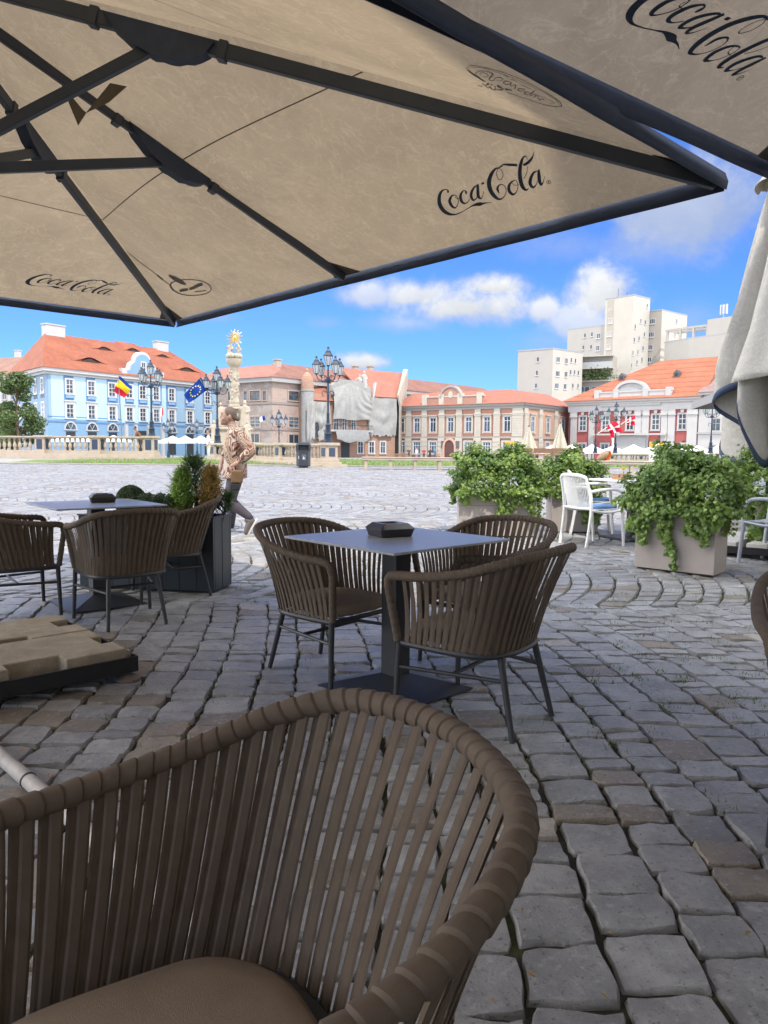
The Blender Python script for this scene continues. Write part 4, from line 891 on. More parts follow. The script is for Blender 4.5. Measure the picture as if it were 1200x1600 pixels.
PSL=mat('pale_concrete',(.50,.48,.44),.9,.1,8.,.3,120.)
for a,b,c,d,lb in((-.59,-.05,-.59,-.02,'pale slab at the near corner of the folded parasol base'),(.05,.59,-.59,-.02,'pale slab at the right corner of the folded parasol base'),(-.59,-.05,.02,.59,'pale slab at the left corner of the folded parasol base')):
    slab(lb,B2,a,b,c,d,.06,[(0,.38,.62,.05)],PSL,'pale slabs on the folded parasol base')
# open pale parasol behind the folded one
t=thing('giant_parasol','open white parasol farther back, its corner peeking out behind the folded one','parasol',(8.0,14.6,gz(14.6)),Rd(-14)); mb=MB(); c=atY(1075,607,13.); zE=float(c[2])-gz(14.6)
for k in range(4):
    def pp(s,r): 
        p=(s*1.6*r,1.6*r,zE+.62*(1-r)); a=k*PI/2; return (p[0]*math.cos(a)-p[1]*math.sin(a),p[0]*math.sin(a)+p[1]*math.cos(a),p[2])
    mb.sheet([[pp(s,r) for s in np.linspace(-1,1,9)] for r in(.02,.3,.6,1.)])
cn=mb.build('canopy',mat('white_canvas',(.78,.77,.73),.9,.05),t,smooth=30); mb=MB()
for k in range(4):
    a=k*PI/2; A=[(x*math.cos(a)-1.6*math.sin(a),x*math.sin(a)+1.6*math.cos(a)) for x in(-1.6,1.6)]; mb.sheet([[(A[0][0],A[0][1],zE),(A[1][0],A[1][1],zE)],[(A[0][0],A[0][1],zE-.16),(A[1][0],A[1][1],zE-.16)]])
mb.build('valance',mat('grey_canvas',(.30,.29,.28),.9,.05),cn,solid=.006); mb=MB(); mb.lathe([(.035,0),(.035,zE+.6)],12); mb.build('pole',RIB,t,smooth=40)
# ================================================================== people
SKIN=mat('skin',(.35,.205,.145),.55,.08,14.,.05,200.); HAIR=mat('grey_brown_hair',(.115,.078,.055),.6,.25,60.,.4,220.,stretch=(1,1,.3))
def loft(mb,S,n=20):
    vs=[(cx+rx*math.cos(2*PI*j/n),cy+ry*math.sin(2*PI*j/n),cz) for cx,cy,cz,rx,ry in S for j in range(n)]; k=len(S)
    mb.add(vs,[(i*n+j,i*n+(j+1)%n,(i+1)*n+(j+1)%n,(i+1)*n+j) for i in range(k-1) for j in range(n)]+[tuple(range(n))[::-1],tuple(range((k-1)*n,k*n))])
def limb(mb,P,r,n=14):
    Q=spline([tuple(p)+(q,) for p,q in zip(P,r)],4); mb.tube([q[:3] for q in Q],[q[3] for q in Q],n)
    mb.ell(P[0],r[0],r[0],r[0],12,8); mb.ell(P[-1],r[-1],r[-1],r[-1],12,8)
def fuse(o,vox,sm=4):
    m=o.modifiers.new('fuse','REMESH'); m.mode='VOXEL'; m.voxel_size=vox; m.use_smooth_shade=True
    s=o.modifiers.new('soft','SMOOTH'); s.iterations=sm; s.factor=.5
def swirl():
    m,T,b,tc=newmat('swirl_print_shirt'); ln=m.node_tree.links; v=tc.outputs['Object']
    n=T.n('ShaderNodeTexNoise',i={'Vector':v,'Scale':4.6,'Detail':1.2,'Distortion':.7}); w=T.math('SINE',T.math('MULTIPLY',n.outputs[0],95.)); f=T.noise(v,60.,3)
    k=T.ramp(T.math('ADD',T.math('MULTIPLY',w,.5),T.math('MULTIPLY',f,.5)),[(.2,0.),(.34,1.)])
    c=T.mix(k,(.125,.05,.027),(.43,.345,.265)); bl=T.ramp(T.noise(v,3.,3),[(.5,0.),(.62,1.)]); c=T.mix(T.math('MULTIPLY',bl,T.math('SUBTRACT',1.,k)),c,(.21,.082,.04)); ln.new(c,b.inputs['Base Color']); b.inputs['Roughness'].default_value=.8
    bp=T.n('ShaderNodeBump',i={'Strength':.5,'Distance':.03,'Height':T.noise(v,9.,3,.5,.8)}); ln.new(bp.outputs[0],b.inputs['Normal']); return m
def walker():
    q=ground(367,832); t=thing('person','woman in brown swirl-patterned blouse and grey leggings walking left across the square','person',(q[0],q[1],q[2]),0)
    b=MB()
    # head with face, neck
    b.ell((-.068,0,1.505),.098,.076,.112,20,14); b.ell((-.115,0,1.445),.058,.056,.062,16,10)          # skull, jaw
    b.ell((-.160,0,1.487),.024,.015,.026,10,8); b.ell((-.150,0,1.512),.018,.012,.028,10,8)            # nose
    b.ell((-.150,0,1.408),.026,.028,.020,10,8); b.ell((-.158,0,1.443),.012,.026,.009,10,6); b.ell((-.154,0,1.430),.013,.023,.008,10,6)
    for s in(1,-1):
        b.ell((-.132,s*.034,1.545),.026,.028,.010,10,6); b.ell((-.118,s*.047,1.468),.028,.022,.026,10,8); b.ell((-.035,s*.077,1.492),.020,.009,.032,10,8)
    limb(b,[(.0,0,1.31),(-.02,0,1.38),(-.055,0,1.45)],[.062,.054,.052])
    # trunk and limbs under the clothes
    loft(b,[(.0,0,1.36,.05,.07),(.03,0,1.29,.09,.15),(.03,0,1.1,.10,.155),(.03,0,.95,.11,.15),(.03,0,.8,.12,.16)])
    limb(b,[(.10,-.165,1.28),(.255,-.225,1.072),(.175,-.225,.985),(.095,-.205,.915)],[.05,.043,.038,.026])
    limb(b,[(.0,.165,1.28),(-.155,.215,1.06),(-.19,.21,.95),(-.215,.20,.875)],[.05,.04,.034,.025])
    limb(b,[(.04,-.09,.80),(-.03,-.10,.44),(.06,-.10,.33),(.205,-.10,.215)],[.10,.055,.05,.036]); limb(b,[(.03,.09,.80),(-.055,.10,.44),(-.06,.1,.25),(-.065,.10,.09)],[.10,.055,.05,.036])
    # hands: palm, four fingers of different length, thumb
    def hand(w,d,up,curl,s):
        d=Vector(d).normalized(); up=Vector(up).normalized(); sd=d.cross(up); w=Vector(w)
        limb(b,[w,w+d*.045,w+d*.085],[.026,.034,.028])
        for k,ln in enumerate((.066,.076,.071,.055)):
            o=w+d*.085+sd*(.028-.019*k)*s; limb(b,[o,o+d*ln*.5-up*ln*curl*.35,o+d*ln*(.8-curl*.3)-up*ln*curl],[.0095,.009,.0075],8)
        o=w+d*.03+sd*.03*s; limb(b,[o,o+d*.035+sd*.022*s-up*.012,o+d*.062+sd*.016*s-up*.03],[.012,.010,.008],8)
    hand((.095,-.205,.915),(-.85,-.05,-.5),(-.3,-.9,.5),.8,1); hand((-.215,.20,.875),(-.25,-.1,-.95),(-.9,0,.25),.5,-1)
    o=b.build('body',SKIN,t); fuse(o,.0065,3)
    h=MB(); h.ell((-.052,0,1.527),.092,.080,.099,20,14); h.ell((.0,0,1.492),.040,.062,.05,16,10); h.ell((.050,0,1.470),.030,.030,.032,14,10)
    o=h.build('hair',HAIR,t); fuse(o,.008,2); 
    e=MB()
    for s in(1,-1): e.ell((-.1475,s*.036,1.520),.010,.014,.006,10,6)
    e.build('eyes',mat('eye_dark',(.03,.02,.018),.3),t,smooth=60); e=MB()
    for s in(1,-1): e.ell((-.150,s*.036,1.545),.010,.022,.0035,10,6)
    e.build('eyebrows',HAIR,t,smooth=60); e=MB(); e.ell((-.168,0,1.437),.006,.020,.008,10,6); e.build('lips',mat('lips',(.36,.14,.11),.5),t,smooth=60)
    c=MB(); loft(c,[(-.015,0,1.398,.062,.068),(.0,0,1.365,.072,.085),(.022,0,1.325,.098,.145),(.035,0,1.26,.125,.185),(.025,0,1.15,.135,.19),(.015,0,1.02,.142,.185),(.012,0,.90,.15,.19),(.01,0,.80,.155,.195),(.0,0,.715,.165,.205),(.0,0,.705,.158,.198)])
    limb(c,[(.085,-.145,1.29),(.18,-.205,1.175),(.262,-.228,1.08),(.215,-.235,1.015),(.165,-.232,.975)],[.075,.072,.068,.066,.062]); limb(c,[(.01,.15,1.29),(-.08,.20,1.17),(-.15,.215,1.07),(-.165,.212,1.02)],[.07,.066,.06,.056])
    for k in range(3): c.tube([(.125+.02*k,-.16-.03*k,1.24-.05*k),(.02,-.195,1.14-.07*k)],.012,6)
    o=c.build('blouse',swirl(),t); fuse(o,.011,3)
    c=MB(); c.ell((.02,0,.80),.12,.145,.12,16,10)
    limb(c,[(.035,-.085,.80),(.0,-.095,.62),(-.035,-.10,.45),(.055,-.10,.335),(.195,-.10,.225)],[.098,.092,.073,.070,.052]); limb(c,[(.03,.085,.80),(-.02,.095,.62),(-.058,.10,.44),(-.06,.1,.28),(-.066,.10,.12)],[.098,.090,.07,.066,.050])
    o=c.build('leggings',mat('mauve_leggings',(.065,.052,.062),.8,.12,12.,.3,40.),t); fuse(o,.011,3)
    c=MB(); limb(c,[(.185,-.10,.235),(.222,-.10,.20)],[.045,.043]); limb(c,[(-.066,.1,.13),(-.068,.10,.08)],[.045,.045]); c.build('socks',mat('striped_sock',(.035,.035,.045),.8,.6,120.),t,smooth=60)
    SH=mat('taupe_sneaker',(.115,.092,.085),.7,.12,30.,.2,200.); SO=mat('shoe_sole',(.52,.50,.45),.7,.08)
    for (hx,hz),(tx,tz),y in(((.285,.175),(.195,.012),-.10),((-.045,.045),(-.235,.03),.10)):
        d=Vector((tx-hx,0,tz-hz)).normalized(); L=.255; up=Vector((-d.z,0,d.x)); up=up if (Vector((-.3,0,1)).dot(up)>0) else -up
        h0=Vector((hx,y,hz)); s=MB(); limb(s,[h0+d*.035+up*.035,h0+d*.10+up*.04,h0+d*.19+up*.022,h0+d*(L-.03)+up*.012],[.045,.047,.040,.030]); limb(s,[h0+d*.05+up*.05,h0+d*.05+up*.085],[.045,.042]); o=s.build('shoe',SH,t); fuse(o,.009,3)
        s=MB(); G=[]
        for k in range(20):
            a=2*PI*k/20; lx=L/2-.02+(L/2+.012)*math.cos(a); wy=(.046 if math.cos(a)>-.2 else .040)*math.sin(a); G.append(h0+d*lx+Vector((0,wy,0)))
        vs=[p-up*.024 for p in G]+[p-up*.002 for p in G]; s.add(vs,[tuple(range(20))[::-1],tuple(range(20,40))]+[(i,(i+1)%20,20+(i+1)%20,20+i) for i in range(20)]); so=s.build('sole',SO,o,smooth=40)
    bg=MB(); bg.box(.005,.155,-.275,-.215,.655,.82); g=bg.build('shoulder_bag',mat('brown_leather',(.13,.07,.03),.55,.15,20.),t,bevel=.02,seg=3); bg=MB(); bg.box(-.005,.115,-.268,-.222,.56,.6545); bg.build('bag_pouch',mat('black_cloth',(.015,.015,.018),.8),g,bevel=.02,seg=3)
    bg=MB(); S=spline([(.05,-.235,.82),(.0,-.215,.93),(-.06,-.195,1.06),(-.11,-.10,1.19),(-.085,.06,1.30),(.02,.13,1.345)],6); bg.tube(S,.009,6,flat=.5); bg.build('strap',mat('tan_strap',(.36,.23,.13),.6),g,smooth=40)
walker()
def small_person(label,x,y,z,h,rz,shirt,pants,hair=(.05,.035,.025),pose='stand',skin=(.45,.27,.19),vox=.03):
    t=thing('person',label,'person',(x,y,z),rz,None); k=h/1.7; b=MB()
    mats=[mat('small_skin_%d'%int(skin[0]*100),skin,.6),mat('cloth_%d_%d_%d'%tuple(int(c*100) for c in shirt),shirt,.85,.15),mat('cloth_%d_%d_%d'%tuple(int(c*100) for c in pants),pants,.85,.15),mat('hair_%d'%int(hair[0]*100),hair,.7)]
    hp=.86 if pose!='sit' else .48; ln=.0 if pose!='lean' else -.28
    sh=Vector((ln,0,hp+.52-abs(ln)*.25)); hd=sh+Vector((ln*.35-.02,0,.22))
    def L(P,r): b.tube([tuple(Vector(p)*k) for p in P],[q*k for q in r],9); b.ell(tuple(Vector(P[-1])*k),r[-1]*k,r[-1]*k,r[-1]*k,8,6)
    b.m=0; b.ell(tuple(hd*k),.085*k,.075*k,.11*k,12,8); b.ell(tuple((hd+Vector((-.085,0,-.01)))*k),.02*k,.014*k,.02*k,6,5); L([sh+Vector((0,0,-.02)),hd],[.055,.05])
    b.m=1; vs=[(0,0,hp-.06,.11,.16),(ln*.3,0,hp+.12,.11,.15),(ln*.75,0,hp+.36,.12,.18),(ln,0,hp+.5-abs(ln)*.25,.09,.16),(ln,0,hp+.55-abs(ln)*.25,.05,.06)]; loft(b,[tuple(q*k for q in v) for v in vs],12)
    for s in(1,-1):
        a=sh+Vector((0,.18*s,-.03)); 
        if pose=='lean': e=a+Vector((-.05,.06*s,-.28)); w=e+Vector((-.24,-.05*s,-.02))
        else: e=a+Vector((.03,.06*s,-.27)); w=e+Vector((-.12,-.02*s,-.22))
        b.m=1; L([a,e],[.058,.048]); b.m=0; L([e,w],[.04,.03]); b.ell(tuple((w+Vector((-.04,0,-.03)))*k),.05*k,.02*k,.045*k,8,5)
        b.m=2
        if pose=='sit': L([(0,.09*s,hp),(-.42,.11*s,hp+.0),(-.44,.11*s,.06)],[.09,.07,.05]); fx=-.46
        elif pose=='walk': L([(0,.09*s,hp),(-.08+.14*s,.1*s,.47),(-.02+.3*s,.1*s,.06)],[.095,.07,.05]); fx=-.04+.3*s
        else: L([(0,.09*s,hp),(-.02,.1*s,.47),(0,.1*s,.06)],[.095,.07,.05]); fx=-.04
        b.m=3; b.ell(((fx-.03)*k,.1*s*k,.04*k),.12*k,.045*k,.04*k,8,5)
    b.m=3; b.ell(tuple((hd+Vector((.02,0,.03)))*k),.085*k,.08*k,.09*k,12,8)
    b.build('body',mats,t,smooth=60); return t
# ================================================================== stone balustrades, lanterns
LIME=mat('pale_limestone',(.42,.35,.265),.85,.10,2.5,.15,60.,stain=.35,ssc=1.4,scol=(.25,.205,.145)); PANEL=mat('slate_panel',(.035,.05,.085),.5,.1,5.)
def balustrade(label,a,b,pil,zt,ph,step,grp='stone balustrades round the lawn',nb=None,pw=.34):
    a=Vector(a);b=Vector(b); d=b-a; L=d.xy.length; rz=math.atan2(d.y,d.x); z0=min(a.z,b.z); t=thing('stone_balustrade',label,'balustrade',(a.x,a.y,z0),rz,grp)
    h=zt-z0
    if step:
        mb=MB(); mb.box(-.5,L+.5,-.62,.62,-.35,step*.55); mb.box(-.36,L+.36,-.42,.42,step*.55,step); mb.build('step',LIME,t,bevel=.012)
    mb=MB(); mb.box(0,L,-.17,.17,step,step+.16); mb.build('plinth',LIME,t,bevel=.01)
    mb=MB(); mb.box(0,L,-.15,.15,h-.15,h-.10); mb.box(0,L,-.19,.19,h-.10,h-.02); mb.build('handrail',LIME,t,bevel=.01)
    for u in pil:
        mb=MB(); mb.box(u-pw/2,u+pw/2,-pw/2-.03,pw/2+.03,step,h-.08); mb.box(u-pw/2-.05,u+pw/2+.05,-pw/2-.08,pw/2+.08,step,step+.13); mb.box(u-pw/2-.07,u+pw/2+.07,-pw/2-.10,pw/2+.10,h-.10,h+.02); p=mb.build('pillar',LIME,t,bevel=.01)
        mb=MB(); q=pw*.3; mb.box(u-q,u+q,-pw/2-.045,-pw/2-.03,step+.24,h-.2); mb.box(u+pw/2,u+pw/2+.015,-q,q,step+.24,h-.2); mb.build('panel',PANEL,p)
    prof=[(.055,0),(.07,.02),(.07,.06),(.045,.08),(.06,.14),(.095,.24),(.09,.32),(.055,.45),(.038,.56),(.05,.6),(.045,.63),(.065,.65),(.065,.70)]; hh=h-.15-step-.16; k=hh/.70
    mb=MB(); mb.lathe([(r*1.05,z*k) for r,z in prof],10); me=None; ps=sorted(pil); cnt=0
    for i in range(len(ps)-1):
        u0,u1=ps[i]+pw/2,ps[i+1]-pw/2; n=max(2,int((u1-u0)/.31))
        for j in range(n):
            x=u0+(u1-u0)*(j+.5)/n
            if me is None: o=mb.build('baluster',LIME,t,smooth=50,loc=(x,0,step+.16)); me=o
            else: o=me.copy(); COL.objects.link(o); o.parent=t; o.location=(x,0,step+.16)
    return t
def along(a,b,px):
    d=ray(px,700); k=d[0]/d[1]; return (k*a[1]-a[0])/((b[0]-a[0])-k*(b[1]-a[1]))*math.hypot(b[0]-a[0],b[1]-a[1])
BL0=atY(-60,719,43.); BL1=atY(237,719.5,41.); BL0[2]=BL1[2]=gz(41)-.02
ztL=float(atY(200,681.5,41.2)[2]); balustrade('stone balustrade at left in front of the blue palace',BL0,BL1,[along(BL0,BL1,p) for p in(-20,67,153,236)],ztL,1.,.34,pw=.58)
BM0=atY(338,712,41.); BM1=atY(514,733,31.4); BM0[2]=BM1[2]=gz(31.4)-.02
ztM=float(atY(514,692.5,31.2)[2]); balustrade('stone balustrade in the middle behind the walking woman and the bin',BM0,BM1,[along(BM0,BM1,p) for p in(339,400,441,514)],ztM,1.,.22,pw=.5)
BR0=atY(956,727,56.); BR1=atY(1114,728,54.); BR0[2]=BR1[2]=gz(55); ztR=float(atY(980,709,55.)[2])
balustrade('far stone balustrade at right before the red palace',BR0,BR1,[along(BR0,BR1,p) for p in(957,1002,1078,1113)],ztR,1.,.0)
LAMP=mat('navy_iron',(.022,.034,.058),.45,.12,8.); LGL=mat('frosted_lamp_glass',(.42,.45,.46),.25,.06,5.,spec=.6)
def street_lamp(label,loc,h=4.05,rz=0.):
    t=thing('street_lamp',label,'lamp',loc,rz,'five-lantern street lamps'); sf=h/4.05
    mb=MB(); mb.lathe([(.21,0),(.21,.06),(.17,.09),(.155,.34),(.18,.38),(.13,.42),(.105,.72),(.125,.76),(.075,.82),(.06,1.2),(.075,1.24),(.052,1.3),(.045,2.0),(.06,2.04),(.042,2.1),(.04,2.55),(.16,2.6),(.16,2.68),(.04,2.74),(.032,3.2)],14); mb.build('post',LAMP,t,smooth=35)
    def lantern(c,k=1.):
        mb=MB(); mb.lathe([(.09*k,0),(.17*k,.36*k)],6,c); g=mb.build('lantern',LGL,t)
        mb=MB(); mb.lathe([(.012,-.07*k),(.05*k,-.03*k),(.095*k,0),(.06*k,.005*k)],6,c); mb.lathe([(.19*k,.355*k),(.20*k,.375*k),(.11*k,.50*k),(.12*k,.52*k),(.05*k,.60*k),(.035*k,.66*k),(.06*k,.68*k),(.005,.74*k)],6,c)
        for j in range(6):
            a=2*PI*j/6; mb.tube([(c[0]+.092*k*math.cos(a),c[1]+.092*k*math.sin(a),c[2]),(c[0]+.174*k*math.cos(a),c[1]+.174*k*math.sin(a),c[2]+.36*k)],.009,4)
        mb.build('cap',LAMP,g,smooth=30)
    lantern((0,0,3.28),1.08)
    for j in range(4):
        a=PI/4*.55+j*PI/2; d=Vector((math.cos(a),math.sin(a),0)); mb=MB(); mb.tube([tuple(Vector(p[0]*d)+Vector((0,0,p[1]))) for p in spline([(.1,2.64),(.3,2.60),(.5,2.68),(.58,2.86)],5)],.02,6); mb.tube([tuple(d*x+Vector((0,0,z))) for x,z in spline([(.05,2.72),(.2,2.86),(.32,2.8),(.26,2.72)],4)],.013,5); mb.build('arm',LAMP,t,smooth=50); lantern(tuple(d*.58+Vector((0,0,2.90))),1.)
    for s in(1,-1):
        mb=MB(); mb.tube([(s*x,0,z) for x,z in spline([(.03,2.12),(.16,2.2),(.26,2.12),(.24,1.98),(.18,2.0)],5)],.014,5); mb.build('scroll',LAMP,t,smooth=50)
    t.scale=(sf,sf,sf); return t
def lamp_at(label,px,py_base,Y,h=4.05,rz=0.):
    p=atY(px,py_base,Y); return street_lamp(label,p,h,rz)
def onz(px,Y,z): p=atY(px,700,Y); return (p[0],p[1],z)
street_lamp('navy five-lantern street lamp on the pillar behind the litter bin',onz(512.5,31.35,ztM+.02),4.0,.2)
street_lamp('navy five-lantern street lamp on the left balustrade, beside the tricolour flag',onz(237.5,41.,ztL+.02),4.15,.5)
street_lamp('navy five-lantern street lamp carrying the blue starred flag',onz(340,41.,ztM+.02+(ztL-ztM)*0),4.2,.1)
for px,yt,yb,Y,lb in((930,634,708,56.,'street lamp before the red palace, left of the red and white flags'),(961,628,708,57.,'street lamp before the red palace with red and white flags hanging on it'),(1110,621,708,55.,'street lamp before the pale house at the far right')):
    p=atY(px,yb,Y); zt=atY(px,yt,Y)[2]; h=float(zt-p[2]); street_lamp('navy five-lantern '+lb,p,h,rnd.random())
    if px!=961:
        pass
for px,yt,yb,Y,lb in((263,654,695,92.,'small far street lamp left of the starred flag before the blue palace'),(308,655,700,95.,'small far street lamp under the starred flag'),(436,640,692,80.,'far street lamp before the bare brick house')):
    p=onz(px,Y,gz(Y)); h=float(atY(px,yt,Y)[2]-p[2]); street_lamp('navy '+lb,p,h,rnd.random())
# ================================================================== litter bin, benches
BIN=mat('bin_anthracite',(.035,.042,.05),.45,.12,8.); q=atY(474,733.5,30.2); q[2]=gz(30.2); t=thing('litter_bin','dark grey street litter bin with slotted hood before the balustrade','litter bin',q,Rd(8)); mb=MB()
def oct_(w,z,c=.16): 
    k=w*(1-c*2); return [(-k,-w,z),(k,-w,z),(w,-k,z),(w,k,z),(k,w,z),(-k,w,z),(-w,k,z),(-w,-k,z)]
def stack(mb,R_):
    n=len(R_[0]); vs=[p for r in R_ for p in r]; mb.add(vs,[(i*n+j,i*n+(j+1)%n,(i+1)*n+(j+1)%n,(i+1)*n+j) for i in range(len(R_)-1) for j in range(n)]+[tuple(range(n))[::-1],tuple(range(len(vs)-n,len(vs)))])
stack(mb,[oct_(.27,.06),oct_(.285,.10),oct_(.285,.66),oct_(.295,.67),oct_(.295,.70),oct_(.27,.71)]); mb.lathe([(.2,0),(.2,.06)],16); mb.build('body',BIN,t)
mb=MB(); stack(mb,[oct_(.285,.92),oct_(.30,.93),oct_(.29,.97),oct_(.2,1.02),oct_(.06,1.035)]); mb.build('hood',BIN,t)
mb=MB(); stack(mb,[oct_(.24,.712),oct_(.24,.92)]); mb.build('liner',mat('bin_dark',(.006,.006,.007),.6),t)
for sx,sy in((1,1),(1,-1),(-1,-1),(-1,1)):
    mb=MB(); mb.box(sx*.255-.04,sx*.255+.04,sy*.255-.04,sy*.255+.04,.71,.925); mb.build('post',BIN,t)
mb=MB(); y=-.2865; mb.box(-.055,.075,y,y+.001,.33,.335); mb.box(-.055,.075,y,y+.001,.515,.52); mb.box(-.055,-.05,y,y+.001,.335,.515); mb.box(.07,.075,y,y+.001,.335,.515); mb.box(-.02,.04,y,y+.001,.36,.42); mb.box(-.005,.02,y,y+.001,.43,.47); mb.box(-.2,-.185,y,y+.001,.36,.48); mb.build('pictogram',mat('white_print',(.7,.7,.68),.6),t)
def bench(label,px0,px1,yt,Y0,Y1,nleg,trap=0.):
    a=atY(px0,yt,Y0); b=atY(px1,yt,Y1); L=math.hypot(b[0]-a[0],b[1]-a[1]); z0=gz((Y0+Y1)/2); t=thing('stone_bench',label,'bench',(a[0],a[1],z0),math.atan2(b[1]-a[1],b[0]-a[0]),'long stone benches before the lawn'); h=.46
    mb=MB(); mb.box(0,L,-.24,.24,h-.10,h-.01); mb.box(-.02,L+.02,-.26,.26,h-.012,h+.03); mb.build('seat',LIME,t,bevel=.012)
    for k in range(nleg):
        x=.15+(L-.3)*k/(nleg-1); mb=MB(); mb.xz([(x-.07-trap,0),(x+.07+trap,0),(x+.06,.08),(x+.055,h-.14),(x+.09+trap,h-.1005),(x-.09-trap,h-.1005),(x-.055,h-.14),(x-.06,.08)],-.2,.2); mb.build('leg',LIME,t)
    return t
bench('long pale stone bench in front of the lawn, left end in the open',566,845,722.5,29.2,29.2,8)
bench('pale stone bench seen between the ivy bushes at right',862,1075,735.,27.,26.,6,.14)
# ================================================================== flags
def flagcloth(corners,Y,m,parent,wave=.05,n=22):
    P=[Vector(atY(x,y,Y)) for x,y in corners]; G=[]; o=parent.location
    for i in range(n):
        f=i/(n-1); row=[]
        for j in range(n):
            g=j/(n-1); p=(P[0]*(1-g)+P[1]*g)*(1-f)+(P[3]*(1-g)+P[2]*g)*f; row.append(p-o+Vector((0,wave*math.sin(f*7+g*3)+wave*.6*math.sin(g*9-f*4),wave*.3*math.sin(f*9+g*5))))
        G.append(row)
    return G
def cloth_grid(G,matfn,mats,name,parent):
    mb=MB(); n=len(G[0]); vs=[p for r in G for p in r]; fs=[];mi=[]
    for i in range(len(G)-1):
        for j in range(n-1): fs.append((i*n+j,i*n+j+1,(i+1)*n+j+1,(i+1)*n+j)); mi.append(matfn((i+.5)/(len(G)-1),(j+.5)/(n-1)))
    mb.add(vs,fs); mb.mi=mi; return mb.build(name,mats,parent,smooth=80)
FB=clothmat('flag_blue',(.012,.05,.26),.25,.06); FY=clothmat('flag_yellow',(.72,.52,.02),.3,.05); FR=clothmat('flag_red',(.56,.02,.05),.3,.06); FW=clothmat('flag_white',(.8,.78,.76),.3,.03); POLE=mat('flagpole_steel',(.18,.20,.23),.4,.08,metal=.4); POLEW=mat('white_staff',(.62,.58,.48),.6)
Yf=44.; pb=onz(190.5,Yf,gz(Yf)); t=thing('flag','blue, yellow and red tricolour flag blowing on a slim pole','flag',pb)
mb=MB(); top=Vector(atY(185,586,Yf))-Vector(pb); mb.tube([(0,0,0),(0,0,2.),(top.x*.6,0,top.z*.7),tuple(top)],[.04,.035,.03,.02],8); mb.build('pole',POLE,t,smooth=40)
px_=lambda x,y:(x*.29167,480+y*.29167)
G=flagcloth([px_(640,368),px_(709,430),px_(667,487),px_(610,453)],Yf,None,t); cloth_grid(G,lambda f,g:0 if f<.2 else (1 if f<.62 else 2),[FB,FY,FR],'cloth',t)
Ye=40.8; tb=Vector(atY(339,636,Ye)); t=thing('flag','blue flag with a ring of stars on a slanted staff at the street lamp','flag',tb); e=Vector(atY(311,590,Ye))-tb; mb=MB(); mb.tube([(0,0,0),tuple(e)],.022,8); mb.build('staff',POLE,t,smooth=40)
G=flagcloth([px_(1075,375),px_(1119,438),px_(1012,515),px_(984,470)],Ye,None,t,.04); fl=cloth_grid(G,lambda f,g:0,[FB],'cloth',t)
mb=MB()
def bil(f,g):
    a=f*(len(G)-1);b_=g*(len(G)-1);i=min(int(a),len(G)-2);j=min(int(b_),len(G)-2);u=a-i;v=b_-j; return G[i][j]*(1-u)*(1-v)+G[i+1][j]*u*(1-v)+G[i][j+1]*(1-u)*v+G[i+1][j+1]*u*v
for k in range(12):
    a=2*PI*k/12; f0,g0=.5+.25*math.cos(a),.5+.34*math.sin(a); S=[]
    for j in range(10):
        r=(.075 if j%2==0 else .03); b_=PI*j/5; S.append(bil(f0+r*math.cos(b_)*.62,g0+r*math.sin(b_))+Vector((0,-.014,0)))
    c=bil(f0,g0)+Vector((0,-.014,0)); mb.add(S+[c],[(10,j,(j+1)%10) for j in range(10)])
mb.build('stars',mat('star_yellow',(.8,.68,.25),.7),fl)
def nflag(label,base_,tip,cs,Y,extra=None):
    sc=260/1200.; q=lambda p:(880+p[0]*sc,580+p[1]*sc); tb=Vector(atY(*q(base_),Y)); t=thing('flag',label,'flag',tb,0,'red and white flags before the red palace'); e=Vector(atY(*q(tip),Y))-tb; mb=MB(); mb.tube([(0,0,0),tuple(e)],.03,8); mb.build('staff',POLEW,t,smooth=40)
    G=flagcloth([q(c) for c in cs],Y,None,t,.07); fl=cloth_grid(G,lambda f,g:1 if (abs(f-.5)<.09 or abs(g-.42)<.09) else 0,[FR,FW],'cloth',t)
    if extra:
        G=flagcloth([q(c) for c in extra],Y,None,t,.05); cloth_grid(G,lambda f,g:1 if (g>.3 and f>.45) else 0,[FR,FW],'hanging_cloth',t)
nflag('larger red flag with a white cross on a staff before the red palace',(250,450),(318,402),[(308,402),(378,356),(434,436),(338,446)],56.2,[(338,440),(368,436),(366,545),(345,530)])
nflag('smaller red and white flag right of the larger one before the red palace',(415,385),(470,346),[(456,352),(520,313),(517,392),(460,384)],56.6)
# small banner far away
for px,py,Y,cols,lb in((405,656,79.,(FW,FB),'small white and blue flag at the far street lamp before the brick house'),(252,645,90.,(FW,FR),'small red and white flag far off before the blue palace')):
    tb=Vector(atY(px,py+14,Y)); t=thing('flag',lb,'flag',tb); mb=MB(); mb.tube([(0,0,0),(.1,0,1.5)],.02,6); mb.build('staff',POLE,t); G=flagcloth([(px,py-4),(px+8,py-7),(px+10,py),(px+1,py+4)] if Y<85 else [(px-1,py-8),(px+3,py-8),(px+3,py+6),(px-1,py+6)],Y,None,t,.05,10); cloth_grid(G,lambda f,g:0 if g<.55 else 1,list(cols),'cloth',t)
